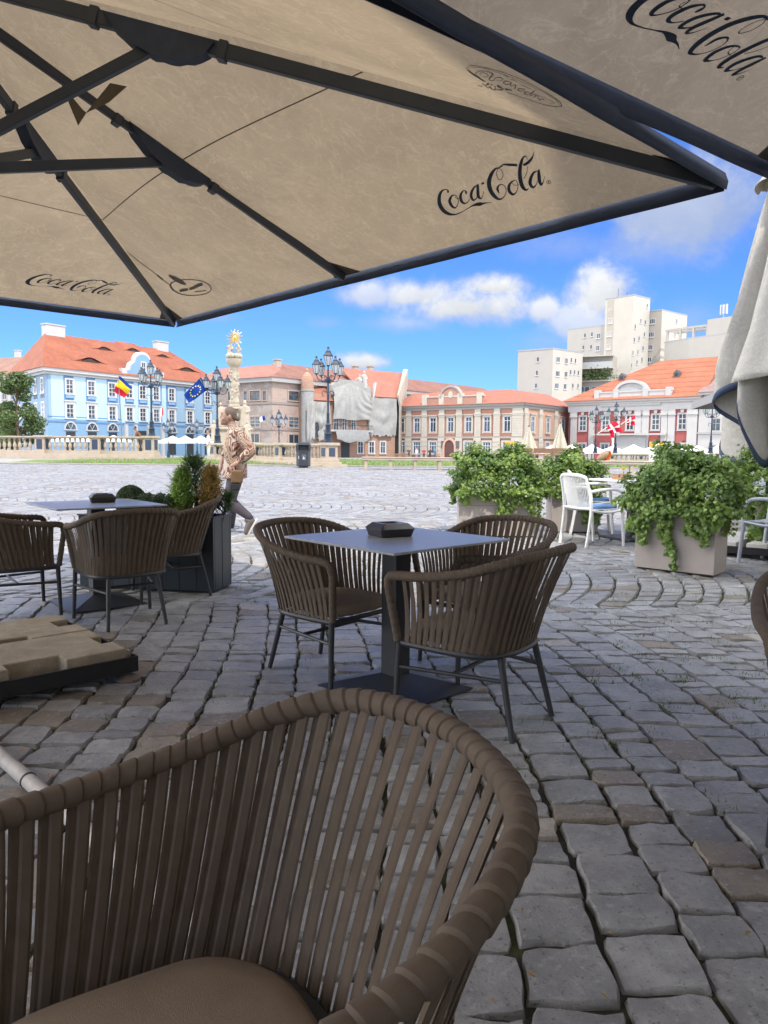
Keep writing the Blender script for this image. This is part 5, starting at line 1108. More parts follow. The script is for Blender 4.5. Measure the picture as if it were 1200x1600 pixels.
# ================================================================== plague column
CR=mat('column_sandstone',(.40,.345,.26),.9,.16,1.6,.4,9.,stain=.45,ssc=1.1,scol=(.22,.19,.15)); GOLD=mat('gilding',(.85,.58,.16),.3,.1,metal=.9)
Yc=70.; cb=onz(367.,Yc,gz(Yc)); t=thing('plague_column','tall carved stone column with saints and a golden sunburst on top','monument',cb); zz=lambda y:float(atY(367,y,Yc)[2]-cb[2])
mb=MB(); mb.box(-1.9,1.9,-1.9,1.9,0,.5); mb.box(-1.3,1.3,-1.3,1.3,.5,zz(672)); mb.box(-1.5,1.5,-1.5,1.5,zz(672),zz(668)); mb.box(-.62,.62,-.62,.62,zz(668),zz(640)); mb.box(-.9,.9,-.9,.9,zz(640),zz(637)); mb.build('pedestal',CR,t,bevel=.06)
mb=MB(); z0,z1=zz(637),zz(570); mb.lathe([(.56,z0),(.56,z0+.2),(.43,z0+.3)]+[(.43-.05*f+.035*math.sin(f*26),z0+.3+(z1-z0-.6)*f) for f in np.linspace(0,1,30)]+[(.40,z1-.25),(.54,z1-.1),(.68,z1+.1),(.74,zz(563)),(.74,zz(561))],18)
for k in range(40):
    f=rnd.random(); a=rnd.uniform(0,6.28); mb.ell((.39*math.cos(a),.39*math.sin(a),z0+.4+(z1-z0-.9)*f),.13,.13,.17,7,5)
mb.build('shaft',CR,t,smooth=50)
def statue(x,y,z,h,m=CR,name='statue',par=None):
    mb=MB(); r=h/1.9
    loft(mb,[(x,y,z,.34*r,.3*r),(x+.03,y,z+.4*r,.28*r,.25*r),(x-.03,y,z+.85*r,.25*r,.21*r),(x,y,z+1.15*r,.27*r,.2*r),(x+.02,y,z+1.42*r,.24*r,.16*r),(x,y,z+1.52*r,.08*r,.08*r)],12); mb.ell((x,y-.02,z+1.68*r),.13*r,.14*r,.18*r,10,8)
    mb.tube([(x-.22*r,y,z+1.4*r),(x-.40*r,y-.12,z+1.1*r),(x-.3*r,y-.25,z+1.3*r)],[.08*r,.07*r,.05*r],7); mb.tube([(x+.22*r,y,z+1.4*r),(x+.36*r,y-.1,z+1.1*r),(x+.15*r,y-.28,z+1.0*r)],[.08*r,.07*r,.05*r],7)
    for k in range(6): a=rnd.uniform(0,6.28); mb.tube([(x+.3*r*math.cos(a),y+.26*r*math.sin(a),z),(x+.25*r*math.cos(a+.5),y+.2*r*math.sin(a+.5),z+1.0*r)],[.09*r,.04*r],6)
    o=mb.build(name,m,par or t,smooth=60); fuse(o,.05*max(.7,r),1); return o
zt=zz(561); statue(-.36,0,zt,zz(533)-zt); statue(.40,.1,zt,zz(536)-zt)
mb=MB(); 
for k in range(7): a=2*PI*k/7; mb.ell((.5*math.cos(a),.5*math.sin(a),zt+.25),.3,.28,.26,8,6)
mb.build('cloud_base',CR,t,smooth=60)
mb=MB(); c=Vector((.12,-.15,zz(528))); mb.ell(c,.15,.1,.17,12,8)
for k in range(28):
    a=2*PI*k/28; l=(.80 if k%2 else .58)*(1+.08*math.sin(k*5)); d=Vector((math.cos(a),0,math.sin(a))); e=Vector((-d.z,0,d.x))*.034; mb.add([c+d*.12-e,c+d*.15+e,c+d*l+e*.7+Vector((0,.03,0)),c+d*l-e*.7-Vector((0,.03,0))],[(0,1,2,3),(3,2,1,0)])
mb.build('sunburst',GOLD,t,solid=.02)
for x,y,z,h in((-1.05,-.9,zz(668),2.4),(1.15,-.9,zz(668),2.6),(1.5,-1.5,zz(690),2.0),(-1.6,-1.5,zz(690),2.0)): statue(x,y,z,h)
# ================================================================== people far away
C0=dict(hair=(.06,.04,.03))
p=atY(219,700,41.6); small_person('person in brown leaning on the left balustrade with arms folded on its rail',p[0],p[1]+.35,gz(41)+.32,1.62,Rd(10),(.17,.085,.045),(.10,.06,.04),pose='lean',skin=(.28,.15,.09))
p=atY(326,700,43.); small_person('person dressed in white standing beside the lamp pillar',p[0],p[1],gz(43)+.0,1.7,.4,(.72,.71,.68),(.66,.64,.6),hair=(.2,.12,.07))
ppl=[(639,'person in dark clothes walking left of the pink house gate',(.12,.06,.05),(.05,.04,.04),'walk'),(651,'person in a white shirt outside the pink house',(.7,.66,.66),(.30,.24,.34),'stand'),(662.5,'person in dark red standing outside the pink house',(.32,.06,.06),(.10,.04,.05),'stand'),(672,'person in black beside the pink house gate',(.05,.04,.045),(.04,.035,.04),'stand'),(680,'person in teal by the pink house gate',(.06,.18,.24),(.08,.12,.2),'stand'),(685,'person sitting on the ground by the pink house gate',(.40,.22,.14),(.18,.12,.09),'sit')]
for px,lb,s,pn,po in ppl:
    Y=104.+rnd.uniform(-4,4); p=atY(px,700,Y); small_person(lb,p[0],p[1],gz(Y),1.7,rnd.uniform(0,6),s,pn,pose=po)
# ================================================================== far café parasols
WC=mat('white_canvas',(.70,.69,.66),.9,.05); CRM=clothmat('cream_folded',(.55,.50,.40),.2,.08)
def far_parasol(label,px,Y,ze,w,h=.75,group='open white parasols of the far cafés',m=None):
    p=atY(px,700,Y); t=thing('cafe_parasol',label,'parasol',(p[0],p[1],gz(Y)),rnd.uniform(-.1,.1),group); mb=MB(); ze=ze-gz(Y)
    for k in range(4):
        a=k*PI/2; c,s=math.cos(a),math.sin(a); G=[]
        for r in(.02,.35,.7,1.): G.append([((s_*w*r)*c-(w*r)*s,(s_*w*r)*s+(w*r)*c,ze+h*(1-r)-.10*math.sin(PI*r)) for s_ in np.linspace(-1,1,7)])
        mb.sheet(G); mb.sheet([[(s_*w*c-w*s,s_*w*s+w*c,ze) for s_ in(-1,1)],[(s_*w*c-w*s,s_*w*s+w*c,ze-.25) for s_ in(-1,1)]])
    mb.build('canopy',m or WC,t); mb=MB(); mb.lathe([(.05,0),(.04,ze+h)],8); mb.build('pole',RIB,t)
for i,px in enumerate((862,893,925,957,990,1022,1056,1090,1124,1150)):
    far_parasol(('open white parasol number %s from the left before the red palace'%['one','two','three','four','five','six','seven','eight','nine','ten'][i]),px,83.+rnd.uniform(-1,1),float(atY(px,705,83.)[2]),1.42,.62+rnd.uniform(0,.2))
for i,px in enumerate((108,146,178)): far_parasol('open white parasol before the %s arch of the blue palace'%['leftmost','second','third'][i],px,103.,float(atY(px,688,103.)[2]),2.1,.7)
for i,px in enumerate((270,290,314)): far_parasol('open white parasol %s under the starred flag'%['left of those','in the middle of those','rightmost of those'][i],px,100.,float(atY(px,690,100.)[2]),1.7,.8)
def closed_parasol(label,px,Y,yt,yb):
    p=onz(px,Y,gz(Y)); t=thing('cafe_parasol',label,'parasol',p,0,'closed cream parasols before the pink house'); z1=float(atY(px,yt,Y)[2]-p[2]); z0=float(atY(px,yb,Y)[2]-p[2]); mb=MB(); G=[]
    for f in np.linspace(0,1,14): G.append([((.05+.42*f**1.1)*(1+.3*math.cos(6*a+f))*math.cos(a),(.05+.42*f**1.1)*(1+.3*math.cos(6*a+f))*math.sin(a),z1+(z0-z1)*f+(.18*math.cos(6*a) if f==1 else 0)) for a in np.linspace(0,2*PI,49)])
    mb.sheet(G); mb.build('canopy',CRM,t,smooth=60); mb=MB(); mb.lathe([(.04,0),(.04,z1+.1)],8); mb.lathe([(.3,0),(.3,.08)],12); mb.build('pole',RIB,t)
closed_parasol('closed cream parasol left of the pair before the pink house',825.5,48.,667,703); closed_parasol('closed cream parasol right of the pair before the pink house',874.5,46.,662,709)
# sign boards
for px,y0,y1,w,Y,lb in((1026,690,713,1.0,52.,'white sign board with a yellow top among the parasols before the red palace'),(797,690,706,.8,60.,'small white sign board with an orange top before the pink house corner')):
    a=atY(px,y1,Y); b=atY(px,y0,Y); t=thing('sign_board',lb,'sign',(a[0],a[1],gz(Y)),.05); z0,z1=a[2]-gz(Y),b[2]-gz(Y); mb=MB(); mb.box(-w/2,w/2,-.15,.15,max(0,z0-.6),z0+(z1-z0)*.62); mb.build('board',WPL,t); mb=MB(); mb.box(-w/2,w/2,-.16,.16,z0+(z1-z0)*.63,z1); mb.build('header',mat('sign_yellow',(.62,.38,.04),.6,.15,8.),t); mb=MB(); mb.xz([(-w*.2,z0+(z1-z0)*.72),(w*.2,z0+(z1-z0)*.72),(0,z0+(z1-z0)*.9)],-.165,-.161); mb.build('emblem',WPL,t)
# café furniture far off, small
for i,(px,Y) in enumerate(((812,47.),(858,45.),(890,44.),(626,104.))):
    p=onz(px,Y,gz(Y)); t=thing('cafe_set',['low wooden café bench left of the closed parasols','low café bench between the closed parasols','low café bench right of the closed parasols','wooden picnic bench outside the pink house'][i],'bench',p,.1,'far café benches'); mb=MB(); mb.box(-.9,.9,-.2,.2,.42,.48); mb.build('seat',mat('brown_wood',(.22,.12,.07),.7,.2,5.),t); mb=MB(); mb.box(-.9,.9,.18,.22,.55,.85); mb.build('backrest',mat('brown_wood',(.22,.12,.07),.7),t)
    for s in(-.75,.75): mb=MB(); mb.box(s-.04,s+.04,-.18,.22,0,.4195); mb.build('leg',FRAME,t)
# bright painted bird and the brown shell ornament
Y=15.; p=Vector(atY(1150,716,Y)); t=thing('bird_figure','big brightly striped bird figure under the folded parasol','ornament',(p.x,p.y,gz(Y))); z=p.z-gz(Y); mb=MB(); cols=[mat('paint_red',(.55,.07,.05),.5),mat('paint_orange',(.62,.24,.10),.5),mat('paint_blue',(.05,.22,.36),.5),mat('paint_cream',(.68,.6,.42),.5)]
mb.ell((0,0,z),.27,.2,.15,24,12); 
for i,f in enumerate(mb.f): 
    c=sum(mb.v[k][0] for k in f)/4; mb.mi[i]=2 if c<-.13 else [0,3,1,0,1,3][int((c+.13)*22)%6]
mb.build('body',cols,t,smooth=60); mb=MB(); mb.tube(spline([(.05,-.05,z+.1),(.03,-.1,z+.22),(.01,-.12,z+.34)],5),[.07]*5+[.05]*6,10); mb.ell((0,-.14,z+.37),.07,.075,.07,12,8); mb.build('neck',cols[0],t,smooth=60); mb=MB(); mb.tube([(0,-.2,z+.37),(.02,-.26,z+.33)],[.025,.008],8); mb.build('beak',cols[3],t)
mb=MB(); mb.lathe([(.03,0),(.03,z-.1)],8); mb.lathe([(.18,0),(.18,.04)],12); mb.build('stand',RIB,t)
Y=40.; p=Vector(atY(946,716,Y)); t=thing('shell_ornament','brown shell-like ornament with an orange drape behind the middle ivy','ornament',(p.x,p.y,gz(Y))); z=p.z-gz(Y); mb=MB(); mb.ell((-.15,0,z+.1),.42,.2,.2,16,10,Matrix.Rotation(-.7,4,'Y')); mb.build('shell',mat('shell_brown',(.27,.17,.10),.5,.2,9.),t,smooth=60); mb=MB(); G=[[(.1+.1*math.sin(6*f)+.26*g-.1*f,.05*math.sin(9*g),z+.42-.85*f) for g in np.linspace(-.5,.5,7)] for f in np.linspace(0,1,9)]; mb.sheet(G); mb.build('drape',clothmat('orange_cloth',(.75,.16,.02),.3),t,smooth=60,solid=.01); mb=MB(); mb.lathe([(.05,0),(.05,z)],8); mb.build('stand',RIB,t)
# ================================================================== tree at left
def tree(label,px,Y,yt,wpx,sd,yb=690):
    p=onz(px,Y,gz(Y)); t=thing('tree',label,'tree',p); g=random.Random(sd); h=float(atY(px,yt,Y)[2]-p[2]); w=wpx*Y/1150/2; tr=MB(); tr.tube([(0,0,0),(.1,0,h*.25),(-.05,.1,h*.5),(.05,0,h*.85)],[.22,.17,.12,.03],9); mb=MB(); cl=[]
    for _ in range(30):
        f=g.uniform(.18,.97); a=g.uniform(0,6.28); R_=w*(1.05-.75*max(0,f-.35)/.65)*(.65+.4*g.random())*(1 if f>.3 else .8); c=Vector((R_*math.cos(a)*.75,R_*math.sin(a)*.75,h*f)); cl.append((c,w*g.uniform(.22,.40))); tr.tube([(0,0,h*f*.75),tuple(c*.6+Vector((0,0,h*f*.35))),tuple(c)],[.05,.035,.012],5)
    tr.build('trunk',STEM,t,smooth=50)
    for c,r in cl:
        for _ in range(330):
            v=Vector((g.uniform(-1,1),g.uniform(-1,1),g.uniform(-1,1)))
            if v.length>1: continue
            v=v*(1/ max(.3,v.length))**.5; p_=c+Vector((v.x*r,v.y*r,v.z*r*.75)); leaf(mb,p_,v+rvec()*.7+Vector((0,0,.4)),.34,.26,0,min(1,max(0,g.gauss(.45,.24))))
    mb.build('crown',leafmat('tree_leaf',(.03,.065,.02),(.13,.18,.05),.25),t); return t
tree('green broadleaf tree at the left edge before the blue palace',28,88.,578,84,4); tree('smaller green tree top behind the left balustrade beside the first tree',8,92.,622,50,9)
# ================================================================== far buildings
class Face:
    """one facade plane: local x runs along it, y into the house, z up from the house's base"""
    def __init__(s,pxL,YL,pxR,YR,root=None,zb=None):
        s.p0=atY(pxL,700,YL)[:2]; s.p1=atY(pxR,700,YR)[:2]; d=s.p1-s.p0; s.L=float(np.hypot(*d)); s.d=d/s.L; s.rz=math.atan2(d[1],d[0]); s.zb=gz(min(YL,YR))-.3 if zb is None else zb
        s.M=Matrix.Translation((s.p0[0],s.p0[1],s.zb))@Matrix.Rotation(s.rz,4,'Z'); s.root=root; s.loc=Matrix.Identity(4)
    def own(s,name,label,cat,group=None): s.root=thing(name,label,cat,(s.p0[0],s.p0[1],s.zb),s.rz,group); return s.root
    def join(s,root,M0): s.root=root; s.loc=M0.inverted()@s.M; return s
    def u(s,px):
        r=ray(px,700); k=r[0]/r[1]; return float((k*s.p0[1]-s.p0[0])/(s.d[0]-k*s.d[1]))
    def z(s,px,py): y=s.p0[1]+s.d[1]*s.u(px); return float(atY(px,py,y)[2]-s.zb)
    def part(s,mb,name,m,parent=None,**k):
        o=mb.build(name,m,parent or s.root,**k); 
        if parent is None: o.matrix_basis=s.loc
        return o
    def put(s,o,x,z,y=0.): 
        c=o.copy(); COL.objects.link(c); c.parent=s.root; c.matrix_basis=s.loc@Matrix.Translation((x,y,z))
        for ch in o.children: d=ch.copy(); COL.objects.link(d); d.parent=c
        return c
    def box(s,name,m,x0,x1,y0,y1,z0,z1,**k): mb=MB(); mb.box(x0,x1,y0,y1,z0,z1); return s.part(mb,name,m,**k)
    def roof(s,m,x0,x1,y0,y1,z,h,hl,hr,name='roof',th=.25,ry=None):
        ym=(y0+y1)/2 if ry is None else ry; mb=MB(); vs=[(x0,y0,z),(x1,y0,z),(x1,y1,z),(x0,y1,z),(x0+hl,ym,z+h),(x1-hr,ym,z+h)]
        mb.add(vs,[(0,1,5,4),(2,3,4,5),(1,2,5),(3,0,4),(3,2,1,0)]); return s.part(mb,name,m)
TRASH=[]
def polyhouse(root,M0,C,Rr,L,zb,z,mw,mr,zr,h,t1,t2,over=.06,corn=None,wname='wall'):
    inv=M0.inverted(); K=Rr+(L-C); P=[inv@Vector((q[0],q[1],zb)) for q in(C,Rr,K,L)]; P=[Vector((p.x,p.y,0)) for p in P]; c=sum(P,Vector())/4
    mb=MB(); mb.prism([(p.x,p.y) for p in P],0,z); mb.build(wname,mw,root)
    def off(d): return [p+((p-P[i-1]).normalized()+(p-P[(i+1)%4]).normalized())*d for i,p in enumerate(P)]
    if corn:
        E=off(.75); mb=MB(); mb.prism([(p.x,p.y) for p in E],z,z+.54); E=off(.35); mb.prism([(p.x,p.y) for p in E],z-.4,z-.001); mb.build('cornice',corn,root)
    E=off(.95); d=(P[1]-P[0]).normalized(); r1=(E[0]+E[3])/2+d*t1; r2=(E[1]+E[2])/2-d*t2; up=Vector((0,0,1))
    mb=MB(); mb.add([p+up*zr for p in E]+[r1+up*(zr+h),r2+up*(zr+h)],[(0,1,5,4),(1,2,5),(2,3,4,5),(3,0,4),(3,2,1,0)]); mb.build('roof',mr,root); return r1,r2
GLS=glassmat('window_glass'); WHT=mat('white_frame',(0.576,0.568,0.544),.6,.05); 
def window(w,h,surr,sm,fm=None,nv=1,rows=(.5,.75),hood=0,sill=.08,arch=False,sw=.16,depth=.10,gm=None,sunk=False):
    """prototype: mesh 'window' (surround and sash) with child 'pane'; origin bottom centre"""
    fm=fm or WHT; mb=MB(); a=w/2
    if surr:
        mb.m=0; mb.box(-a-sw,-a,-depth,.0,-sw*.4,h+sw); mb.box(a,a+sw,-depth,.0,-sw*.4,h+sw); mb.box(-a,a,-depth,.0,h,h+sw)
    if sill: mb.m=0; mb.box(-a-sw-.05,a+sw+.05,-depth-sill,.0,-.14-sw*.4,-sw*.4)
    if hood: mb.m=0; mb.box(-a-sw-.12,a+sw+.12,-depth-.18,.0,h+sw+.12,h+sw+.26); mb.box(-a-sw,a+sw,-depth-.03,0,h+sw,h+sw+.12)
    mb.m=1; t=min(.09,w*.07); mb.box(-a,-a+t,-.06,-.012,0,h); mb.box(a-t,a,-.06,-.012,0,h); mb.box(-a+t,a-t,-.06,-.012,0,t); mb.box(-a+t,a-t,-.06,-.012,h-t,h)
    for k in range(nv): x=-a+w*(k+1)/(nv+1); mb.box(x-t*.55,x+t*.55,-.055,-.012,t,h-t)
    for r in rows: mb.box(-a+t,a-t,-.05,-.012,h*r-t*.5,h*r+t*.5)
    o=mb.build('window',[sm,fm]); p=MB(); p.box(-a+.01,a-.01,-.02,-.004,.01,h-.01); p.build('pane',gm or GLS,o); TRASH.append(o); return o
def archwin(w,h,sm,fm=None,n=10):
    mb=MB(); a=w/2; P=[(-a,0),(a,0)]+[(a*math.cos(q),h*math.sin(q)) for q in np.linspace(0,PI,n)][1:-1]; 
    out=[(a*1.22*math.cos(q),h*1.22*math.sin(q)) for q in np.linspace(0,PI,n)]; inn=[(a*math.cos(q),h*math.sin(q)) for q in np.linspace(0,PI,n)]
    for i in range(n-1): mb.xz([inn[i],out[i],out[i+1],inn[i+1]],-.12,0)
    mb.box(-a*1.25,a*1.25,-.14,0,-.14,0)
    mb.m=1
    for q in(PI/3,2*PI/3): mb.bar((0,-.03,0),(a*math.cos(q),-.03,h*math.sin(q)),.06,.04)
    o=mb.build('arch_window',[sm,fm or WHT]); p=MB(); p.xz([(-a,0)]+[(a,0)]+inn[1:-1],-.02,-.004); p.build('pane',GLS,o); TRASH.append(o); return o
def chimney(f,u,y,z,w,d,h,m,cap=.12):
    mb=MB(); mb.box(u-w/2,u+w/2,y-d/2,y+d/2,z,z+h); mb.box(u-w/2-cap,u+w/2+cap,y-d/2-cap,y+d/2+cap,z+h,z+h+.18); f.part(mb,'chimney',m)
PLW=mat('white_plaster',(0.462,0.455,0.434),.85,.06,1.,stain=.2,ssc=.3,scol=(.5,.48,.44))
# ------------------------------------------------------------------ blue palace
BLU=mat('pale_blue_plaster',(0.259,0.382,0.475),.85,.05,.6,stain=.15,ssc=.3,scol=(.28,.43,.56)); BLD=mat('blue_trim',(0.120,0.240,0.400),.85,.06); RT1=tilemat('terracotta_tiles',(0.238,0.071,0.036),(0.318,0.108,0.055),.34,.22)
A=Face(76,116.,346,147.); root=A.own('palace','sky-blue baroque palace with red hipped roof and eyebrow dormers','building'); ze=A.z(110,583); D=15.
zb1=A.z(110,660)
A.box('ground_floor_band',mat('mid_blue_plaster',(0.187,0.317,0.446),.85,.05),-.03,A.L+.03,-.06,.0,0,zb1)
A.box('belt_course',BLD,-.06,A.L+.06,-.16,-.061,zb1,zb1+.28); A.box('belt_course',BLD,-.05,A.L+.05,-.10,-.001,A.z(110,652),A.z(110,652)+.12)
zr=ze+.56; rh=A.z(118,524)-zr+1.2
B_=Face(25,129.,76,116.).join(root,A.M); r1,r2=polyhouse(root,A.M,A.p0,A.p1,B_.p0,A.zb,ze,BLU,RT1,zr,rh,4.,9.,corn=PLW)
B_.box('side_wall',mat('shaded_side_blue',(0.210,0.301,0.385),.85,.06),0,B_.L,-.02,.2,0,ze-.41)  # the side face's shade is put into this darker blue
cols=[110.8,144.4,176.5,203.3,224,245,268.9,296.9,324.6]
w1=A.z(110,593);w0=A.z(110,614.5); WB=window(1.25,w1-w0,True,WHT,nv=1,rows=(.33,.62),sw=.22,depth=.16); v1=A.z(110,631.5);v0=A.z(110,652); WB2=window(1.25,v1-v0,True,WHT,nv=1,rows=(.33,.66),hood=1,sw=.34,depth=.18); AW=archwin(1.9,1.1,PLW)
for px in cols:
    u=A.u(px); A.box('bay_panel',BLD,u-1.15,u+1.15,-.05,-.001,w0-1.1,w1+.9); mb=MB(); mb.box(u-.75,u+.75,-.22,-.051,w0-.75,w0-.25); A.part(mb,'apron',mat('apron_blue',(.22,.36,.55),.85)); A.put(WB,u,w0,-.05); A.put(WB2,u,v0)
    if px not in(203.3,224,245): A.put(AW,u,A.z(110,671),-.06); A.box('arch_recess',mat('dark_opening',(.03,.035,.04),.6),u-.85,u+.85,-.075,-.061,.4,A.z(110,674))
for px in(92,127,160): 
    u=A.u(px); A.box('pilaster',mat('light_blue_pilaster',(.40,.56,.65),.85,.04),u-1.1,u+1.1,-.055,-.001,A.z(110,655),ze-.36)
for px in(193,213.5,234.5,257): u=A.u(px); A.box('pilaster',mat('light_blue_pilaster',(.40,.56,.65),.85,.04),u-.45,u+.45,-.12,-.001,zb1+.3,ze-.36)
for px in(196,211,231,253): u=A.u(px); A.box('portal_column',PLW,u-.3,u+.3,-.5,-.061,0,zb1)
u=A.u(224); A.box('portal',mat('dark_opening',(.03,.035,.04),.6),u-1.3,u+1.3,-.07,-.0605,0,zb1-1.)
side=window(1.1,w1-w0,True,WHT,rows=(.33,.66),sw=.2)
for x in(.16,.42,.68,.88):
    B_.put(side,B_.L*x,w0); B_.put(side,B_.L*x,v0); B_.box('bay_panel',BLD,B_.L*x-1.0,B_.L*x+1.0,-.02,.019,w0-.9,w1+.9)
# pediment gable with scrolls
uc=A.u(224); gw=(A.u(247)-A.u(189))/2; zg=zr-.1; gh=A.z(224,552)-zg; mb=MB()
def scroll(k): return [(-gw*k,0),(gw*k,0),(gw*k,gh*.2*k),(gw*.72*k,gh*.26*k),(gw*.62*k,gh*.5*k),(gw*.42*k,gh*.62*k)]+[(gw*.42*k*math.cos(q),gh*(.62+.36*math.sin(q))*k) for q in np.linspace(.2,PI-.2,9)]+[(-gw*.42*k,gh*.62*k),(-gw*.62*k,gh*.5*k),(-gw*.72*k,gh*.26*k),(-gw*k,gh*.2*k)]
mb.xz([(uc+x,zg+z) for x,z in scroll(1.08)],-.30,.6); A.part(mb,'gable_trim',PLW); mb=MB(); mb.xz([(uc+x,zg+.12+z) for x,z in scroll(.93)],-.42,-.301); A.part(mb,'gable',mat('mid_blue_plaster',(.26,.44,.62),.85,.05)); gp=window(.9,gh*.42,True,WHT,rows=(.5,),sw=.14); A.put(gp,uc,zg+gh*.2,-.42)
for x in(-gw,gw): mb=MB(); mb.box(uc+x-.5,uc+x+.5,-.5,.4,zg,zg+gh*.3); A.part(mb,'gable_pier',PLW)
# eyebrow dormers
sl=rh/abs(r1.y+.95)
def eyebrow(px,py,w,h):
    r=ray(px,py); p0=Vector((A.M@Vector((0,-.95,zr)))); n=A.M.to_3x3()@Vector((0,-sl,1)).normalized(); p=onplane(px,py,np.array(p0),np.array(n)); l=A.M.inverted()@Vector(p); mb=MB(); G=[]
    for f in np.linspace(0,1,7): G.append([(l.x+x*w*(1.5-.5*f*0),l.y+2.6*f-.02,l.z+sl*2.6*f+h*math.exp(-(x*1.9)**2)*(1-f)**.8*1.05) for x in np.linspace(-1.,1.,21)])
    mb.sheet(G); d=A.part(mb,'eyebrow_dormer',RT1,smooth=60); mb=MB(); mb.xz([(l.x-w*.72,l.z+.0)]+[(l.x+x*w,l.z+h*math.exp(-(x*1.9)**2)*.86) for x in np.linspace(-.72,.72,13)][::1][::-1][::-1],l.y-.03,l.y+.1) if False else mb.add([(l.x-w*.75,l.y-.04,l.z-.05),(l.x+w*.75,l.y-.04,l.z-.05)]+[(l.x+x*w,l.y-.04,l.z+h*math.exp(-(x*1.9)**2)*.88-.06) for x in np.linspace(.75,-.75,13)],[tuple(range(15))]); A.part(mb,'dormer_opening',mat('dormer_dark',(.05,.03,.025),.8))
for px,py,w,h in((141,566,2.3,.75),(163,547,1.6,.55),(208,549,1.6,.55),(254,558,1.6,.5),(292,580,2.4,.7)): eyebrow(px,py,w,h)
for px,py0,py1,pw in((141,527,512.5,34),(252,541,530,23)):
    f=.06 if px<200 else .93; q=r1+(r2-r1)*f; chimney(A,q.x,q.y,zr+rh-.6,3.5 if px<200 else 2.7,1.3,1.9,PLW)
chimney(B_,B_.L*.45,4.,zr+1.5,1.3,1.2,3.2,PLW)
# ------------------------------------------------------------------ houses at the left edge
A2=Face(-60,150.,33,143.); r2=A2.own('townhouse','pale grey townhouse with a brown roof at the left edge behind the tree','building'); z2=A2.z(12,590); A2.box('wall',PLW,0,A2.L,0,10,0,z2); mb=MB(); mb.box(-.4,A2.L+.4,-.5,10,z2,z2+.4); A2.part(mb,'cornice',mat('grey_stone_trim',(.36,.35,.34),.85)); A2.roof(tilemat('brown_tiles',(.20,.11,.08),(.30,.16,.11)),-.5,A2.L+.5,-.6,11,z2+.4,4.2,.1,2.)
wn=window(1.1,1.9,True,mat('grey_stone_trim',(.36,.35,.34),.85),rows=(.6,),sw=.15)
for x in(.62,.76,.90):
    for zf in(.72,.42,.12): A2.put(wn,A2.L*x,z2*zf)
A3=Face(-30,185.,48,180.); r3=A3.own('townhouse','brown-roofed house showing above the townhouse at the left edge','building'); z3=A3.z(20,588); A3.box('wall',PLW,0,A3.L,0,9,0,z3); A3.roof(tilemat('brown_tiles',(.20,.11,.08),(.30,.16,.11)),-.5,A3.L+.5,-.6,10,z3,5.2,.5,3.); chimney(A3,A3.L*.62,3.,z3+2.5,1.2,1.,4.,PLW)
# ------------------------------------------------------------------ bare brick house
BRK=brickmat('grey_brick',(0.238,0.180,0.144),(0.302,0.245,0.202),(0.259,0.223,0.187),plaster=(.34,.30,.26),pf=.56); BRK2=brickmat('pink_brick',(0.331,0.223,0.173),(0.389,0.295,0.238),(0.346,0.295,0.245),plaster=(.50,.40,.33),pf=.62); RT2=tilemat('old_brown_tiles',(0.193,0.084,0.057),(0.269,0.134,0.094),.3,.3); RT2b=tilemat('patched_tiles',(0.269,0.123,0.086),(0.322,0.162,0.114),.3,.25)
BA=Face(350,124.,425,118.); rb=BA.own('brick_house','long unplastered brick house with an old tiled roof on the corner','building'); BB=Face(425,118.,790,170.).join(rb,BA.M); zt=BB.z(425,596)
BA.box('wall',BRK,-1.5,BA.L,.0,9,0,zt); BB.box('wall',BRK2,0.,BB.L,.02,11,0,zt)
mb=MB(); mb.box(-1.6,BA.L+.55,-.55,9,zt,zt+.7); BA.part(mb,'cornice',mat('grey_cornice',(0.345,0.330,0.307),.85,.08)); mb=MB(); mb.box(-.5,BB.L,-.6,9,zt-.02,zt+.68); BB.part(mb,'cornice',mat('grey_cornice',(0.345,0.330,0.307),.85,.08))
rz_=BB.z(445,561)-zt-.7
BB.roof(RT2,-.7,BB.L,-.75,14.2,zt+.7,rz_*1.06,7.2,.1); BA.roof(RT2b,-6,BA.L+.7,-.75,10.,zt+.69,rz_*.86,.2,5.)
for f,Lx in((BA,BA.L),(BB,30)):
    for py,hh in((631,.35),(672,.35)): f.box('band',mat('brick_band',(.27,.22,.19),.9),-.05 if f is BB else -1.5,Lx,-.10,-.001,BB.z(425,py),BB.z(425,py)+hh)
BW=mat('brick_surround',(.40,.31,.25),.9); DKW=mat('rotten_frame',(.14,.11,.09),.8); dw=window(2.2,BB.z(425,611)-BB.z(425,625.5),True,BW,DKW,nv=1,rows=(.6,),sw=.18); dw2=window(2.2,BB.z(425,650)-BB.z(425,667),True,BW,mat('pale_frame',(.42,.36,.28),.8),nv=1,rows=(.33,.66),sw=.18); sw_=window(.75,BA.z(425,608)-BA.z(425,622),True,BW,DKW,nv=0,rows=(.7,),sw=.1); dw3=window(2.2,1.5,True,BW,mat('pale_frame',(.42,.36,.28),.8),nv=1,rows=(),sw=.18)
for px in(459,): 
    BB.put(dw,BB.u(px),BB.z(px,625.5)); BB.put(dw2,BB.u(px),BB.z(px,668)); BB.put(dw3,BB.u(px),BB.z(px,693))
for px in(384.5,414): BA.put(sw_,BA.u(px),BA.z(px,625))
for px in(360,):
    BA.put(sw_,BA.u(px),BA.z(px,625))
BA.put(dw,BA.u(399),BA.z(399,625)); BA.put(dw2,BA.u(399),BA.z(399,667.5)); BA.put(dw3,BA.u(398),BA.z(398,692))
for px,py in((465,575),(585,584),(608,584)): u=BB.u(px); chimney(BB,u,5.,BB.z(px,py)-.8,1.0,.9,2.4,mat('chimney_stone',(.40,.33,.27),.9,.2))
